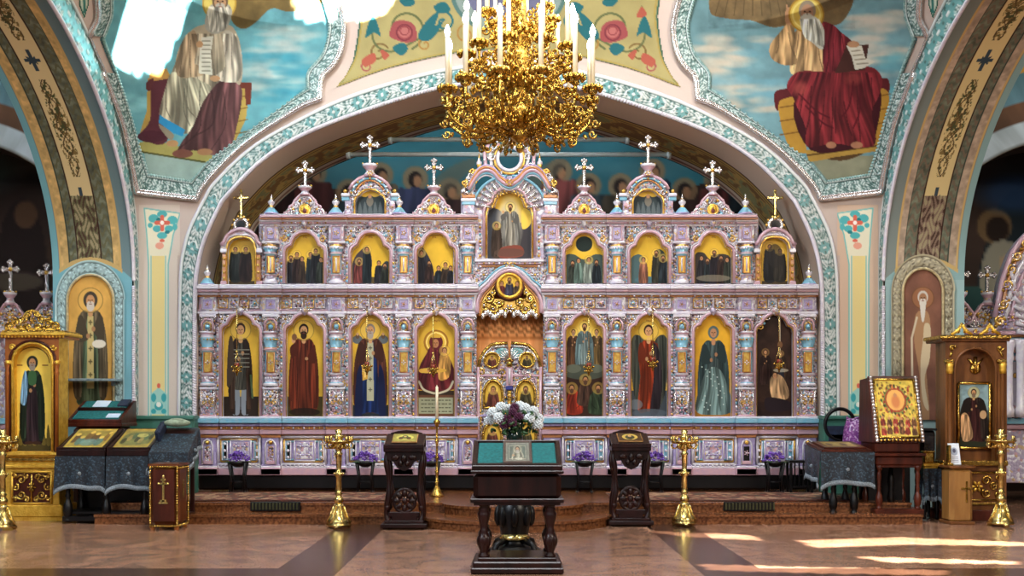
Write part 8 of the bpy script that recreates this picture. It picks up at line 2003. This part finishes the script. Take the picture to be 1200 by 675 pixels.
# pale wooden box with card
dW = 12.45; wx0, wx1 = W(1114, 0, dW).x, W(1141.5, 0, dW).x; xm = (wx0 + wx1) / 2
WB = empty('collection_box', (xm, dW, 0), 'light oak collection box with a raised cross before the brown case', 'collection box')
mb = MB(); mb.box((xm, dW + .15, .35), (wx1 - wx0, .3, .68), 0); mb.box((xm, dW + .15, .7), (wx1 - wx0 + .03, .33, .03), 1); mb.box((xm, dW + .15, .02), (wx1 - wx0 + .02, .32, .04), 1); mb.build('body', ['lightwood', 'brownwood'], WB)
mb = MB(); mb.box((xm + .05, dW - .008, .40), (.02, .014, .26), 0); mb.box((xm + .05, dW - .008, .44), (.13, .014, .024), 0); mb.build('cross', ['gold'], WB)
mb = MB(); mb.box((wx0 + .02, dW + .1, .84), (.03, .08, .25), 0); mb.box((wx0 + .02, dW + .1, .73), (.07, .12, .03), 0); o = mb.build('gilt_post', ['gold'], origin=(wx0 + .02, dW + .1, .715)); tag(o, 'short gilt post on the left edge of the light oak box', 'post')
c = Canvas(0, 0, 14, 26, 5, (226, 230, 236)); c.ell(7, 10, 4.4, 5, (150, 160, 180), .8); c.ell(7, 9, 2, 2.6, (90, 90, 110)); 
for k in range(4): c.line([(3, 17 + k * 2), (11, 17 + k * 2)], .6, (120, 120, 140))
xa = W(1118, 0, dW).x; CD = empty('card', (xa + .07, dW + .12, .715), 'white card with a small picture leaning on the light oak box', 'card')
mb = MB(); quad_slab(mb, xa, xa + .14, dW + .12, .722, dW + .19, .985, .008, 0); mb.build('sheet', ['paper'], CD); slant_paint('print', CD, xa + .004, xa + .136, dW + .121, .726, dW + .189, .98, .006, c, 14, 26, 'paint')

# ================================================================== LIGHT
def add_light(name, typ, loc, energy, col=(1, 1, 1), aim=None, **kw):
    l = bpy.data.lights.new(name, typ); l.energy = energy; l.color = col
    for k, v in kw.items(): setattr(l, k, v)
    o = bpy.data.objects.new(name, l); COL.objects.link(o); o.location = loc
    if aim is not None: o.rotation_euler = (Vector(aim) - Vector(loc)).to_track_quat('-Z', 'Y').to_euler()
    return o
w = bpy.data.worlds.new('nave_daylight'); SC.world = w; w.use_nodes = True
bg = w.node_tree.nodes['Background']; bg.inputs['Color'].default_value = (.80, .88, 1, 1); bg.inputs['Strength'].default_value = .24
# tall windows of the nave and the dome drum behind and above the camera
add_light('window_light_left', 'AREA', (-8.5, 1.0, 8.5), 1500, (.80, .90, 1), (0, 14.5, 2.5), shape='RECTANGLE', size=2.5, size_y=4)
add_light('window_light_right', 'AREA', (8.5, 1.0, 8.5), 1500, (1, .88, .72), (0, 14.5, 2.5), shape='RECTANGLE', size=2.5, size_y=4)
add_light('drum_light', 'AREA', (0, 7.5, 13.5), 1300, (.95, .97, 1), (0, 12.5, 0), shape='DISK', size=4)
add_light('nave_light', 'AREA', (0, -7, 7), 380, (1, .97, .92), (0, 14, 3), shape='RECTANGLE', size=7, size_y=3)
add_light('altar_light', 'AREA', (0, 17.2, 7.0), 150, (.85, .97, 1), (0, 18.6, 3), shape='RECTANGLE', size=7, size_y=.8)  # added fill to brighten the dark apse
for sx in (-1, 1): add_light('aisle_light', 'AREA', (sx * 10.5, 12.5, 6.6), 90, (1, .95, .9), (sx * 8, 17, 3), shape='DISK', size=1.5)  # added fill to brighten the aisles, no visible source
for k, (x, z) in enumerate(((0, 4.85), (.4, 5.3), (-.3, 5.3))): add_light('chandelier_glow', 'POINT', (.11 + x, 9.2 if k == 0 else 10, z), 12, (1, .9, .72), shadow_soft_size=.3)

# unseen sheets added to shape the spot beams; holes cut to the wanted patches
def masked_beam(idx, S, targets, dist, energy, col, blend=0.0, pad=.35):
    S = Vector(S); allp = [p for t in targets for p in t]; ctr = sum(allp, Vector()) / len(allp)
    f = (ctr - S).normalized(); rx = f.cross(Vector((0, 0, 1))).normalized(); uz = rx.cross(f)
    O = S + f * dist; polys = []; ext = [1e9, -1e9, 1e9, -1e9]
    for t in targets:
        q = []
        for p in t:
            dv = p - S; k = dist / dv.dot(f); h = S + dv * k - O; a, b_ = h.dot(rx), h.dot(uz); q.append((a, b_))
            ext = [min(ext[0], a), max(ext[1], a), min(ext[2], b_), max(ext[3], b_)]
        polys.append(q)
    half = max(max(abs(v) for v in ext) * 1.25 + .02, .08)
    hp = half + pad; N = 190; st = 2 * hp / N
    cv = Canvas(-hp + st / 2, -hp + st / 2, hp - st / 2, hp - st / 2, 1 / st, (0, 0, 0)); hole = np.zeros((cv.h, cv.w), bool)
    for q in polys: hole |= cv.mask(q)[0] > .5
    mb = MB(); ids = {}; vs = []; fs = []
    def vid(i, j):
        if (i, j) not in ids: ids[(i, j)] = len(vs); vs.append(O + rx * (-hp + j * st) + uz * (-hp + i * st))
        return ids[(i, j)]
    for i in range(N):
        for j in range(N):
            if not hole[min(i, cv.h - 1), min(j, cv.w - 1)]: fs.append((vid(i, j), vid(i, j + 1), vid(i + 1, j + 1), vid(i + 1, j)))
    n = len(vs); mb.add(vs + [v - f * .004 for v in vs], fs + [tuple(k + n for k in t) for t in fs], 0)
    for (a, b_) in ((-hp, 0), (hp, 0)): mb.box(O + rx * a, (.06, .06, .06), 0)
    struct(mb.build('window_%d' % idx, [mat('window_surround_%d' % idx, (200, 196, 186), .6)], origin=tuple(O)))
    ang = 2 * math.atan(half * 1.35 / dist)
    add_light('sun_beam_%d' % idx, 'SPOT', S, energy, col, ctr, spot_size=ang, spot_blend=blend, shadow_soft_size=.006)
w3 = lambda L: [on_wall(*p, 0) for p in L]
masked_beam(1, (5.2, 2.5, 12.6), [w3([(158, -12), (189, -12), (153, 76), (131, 67), (140, 40)]), w3([(196, -12), (226, -12), (206, 40), (187, 86), (158, 80)]), w3([(345, -12), (392, -12), (388, 24), (346, 20)]), w3([(400, -12), (470, -12), (452, 14), (430, 22), (404, 18)])], 1.6, 900000, (1, .98, .95))
fl = lambda L: [Vector(((p[0] - CX) * 1680 / (p[1] - HY) / FL, 1680 / (p[1] - HY), 0)) for p in L]
masked_beam(2, (5.4, 1.5, 9.5), [fl([(756, 622), (880, 627), (890, 633), (800, 629)]), fl([(930, 633), (1060, 630), (1210, 636), (1210, 640), (1060, 638), (960, 642)]), fl([(820, 661), (960, 665), (1110, 668), (1110, 674), (960, 672), (830, 668)]), fl([(1000, 652), (1190, 658), (1190, 661), (1040, 659)])], 1.5, 110000, (1, .93, .82))

# ================================================================== CAMERA AND LOOK
cam = bpy.data.cameras.new('camera'); co = bpy.data.objects.new('camera', cam); COL.objects.link(co)
co.location = EYE; co.rotation_euler = (PI / 2, 0, 0); cam.sensor_width = 36; cam.lens = 36 * FL / 1200
cam.shift_x = (600 - CX) / 1200; cam.shift_y = (HY - 337.5) / 1200; cam.clip_end = 200
SC.camera = co
vs = SC.view_settings; vs.view_transform = 'Standard'; vs.look = 'None'; vs.exposure = 0.0; vs.gamma = 1; vs.use_curve_mapping = False
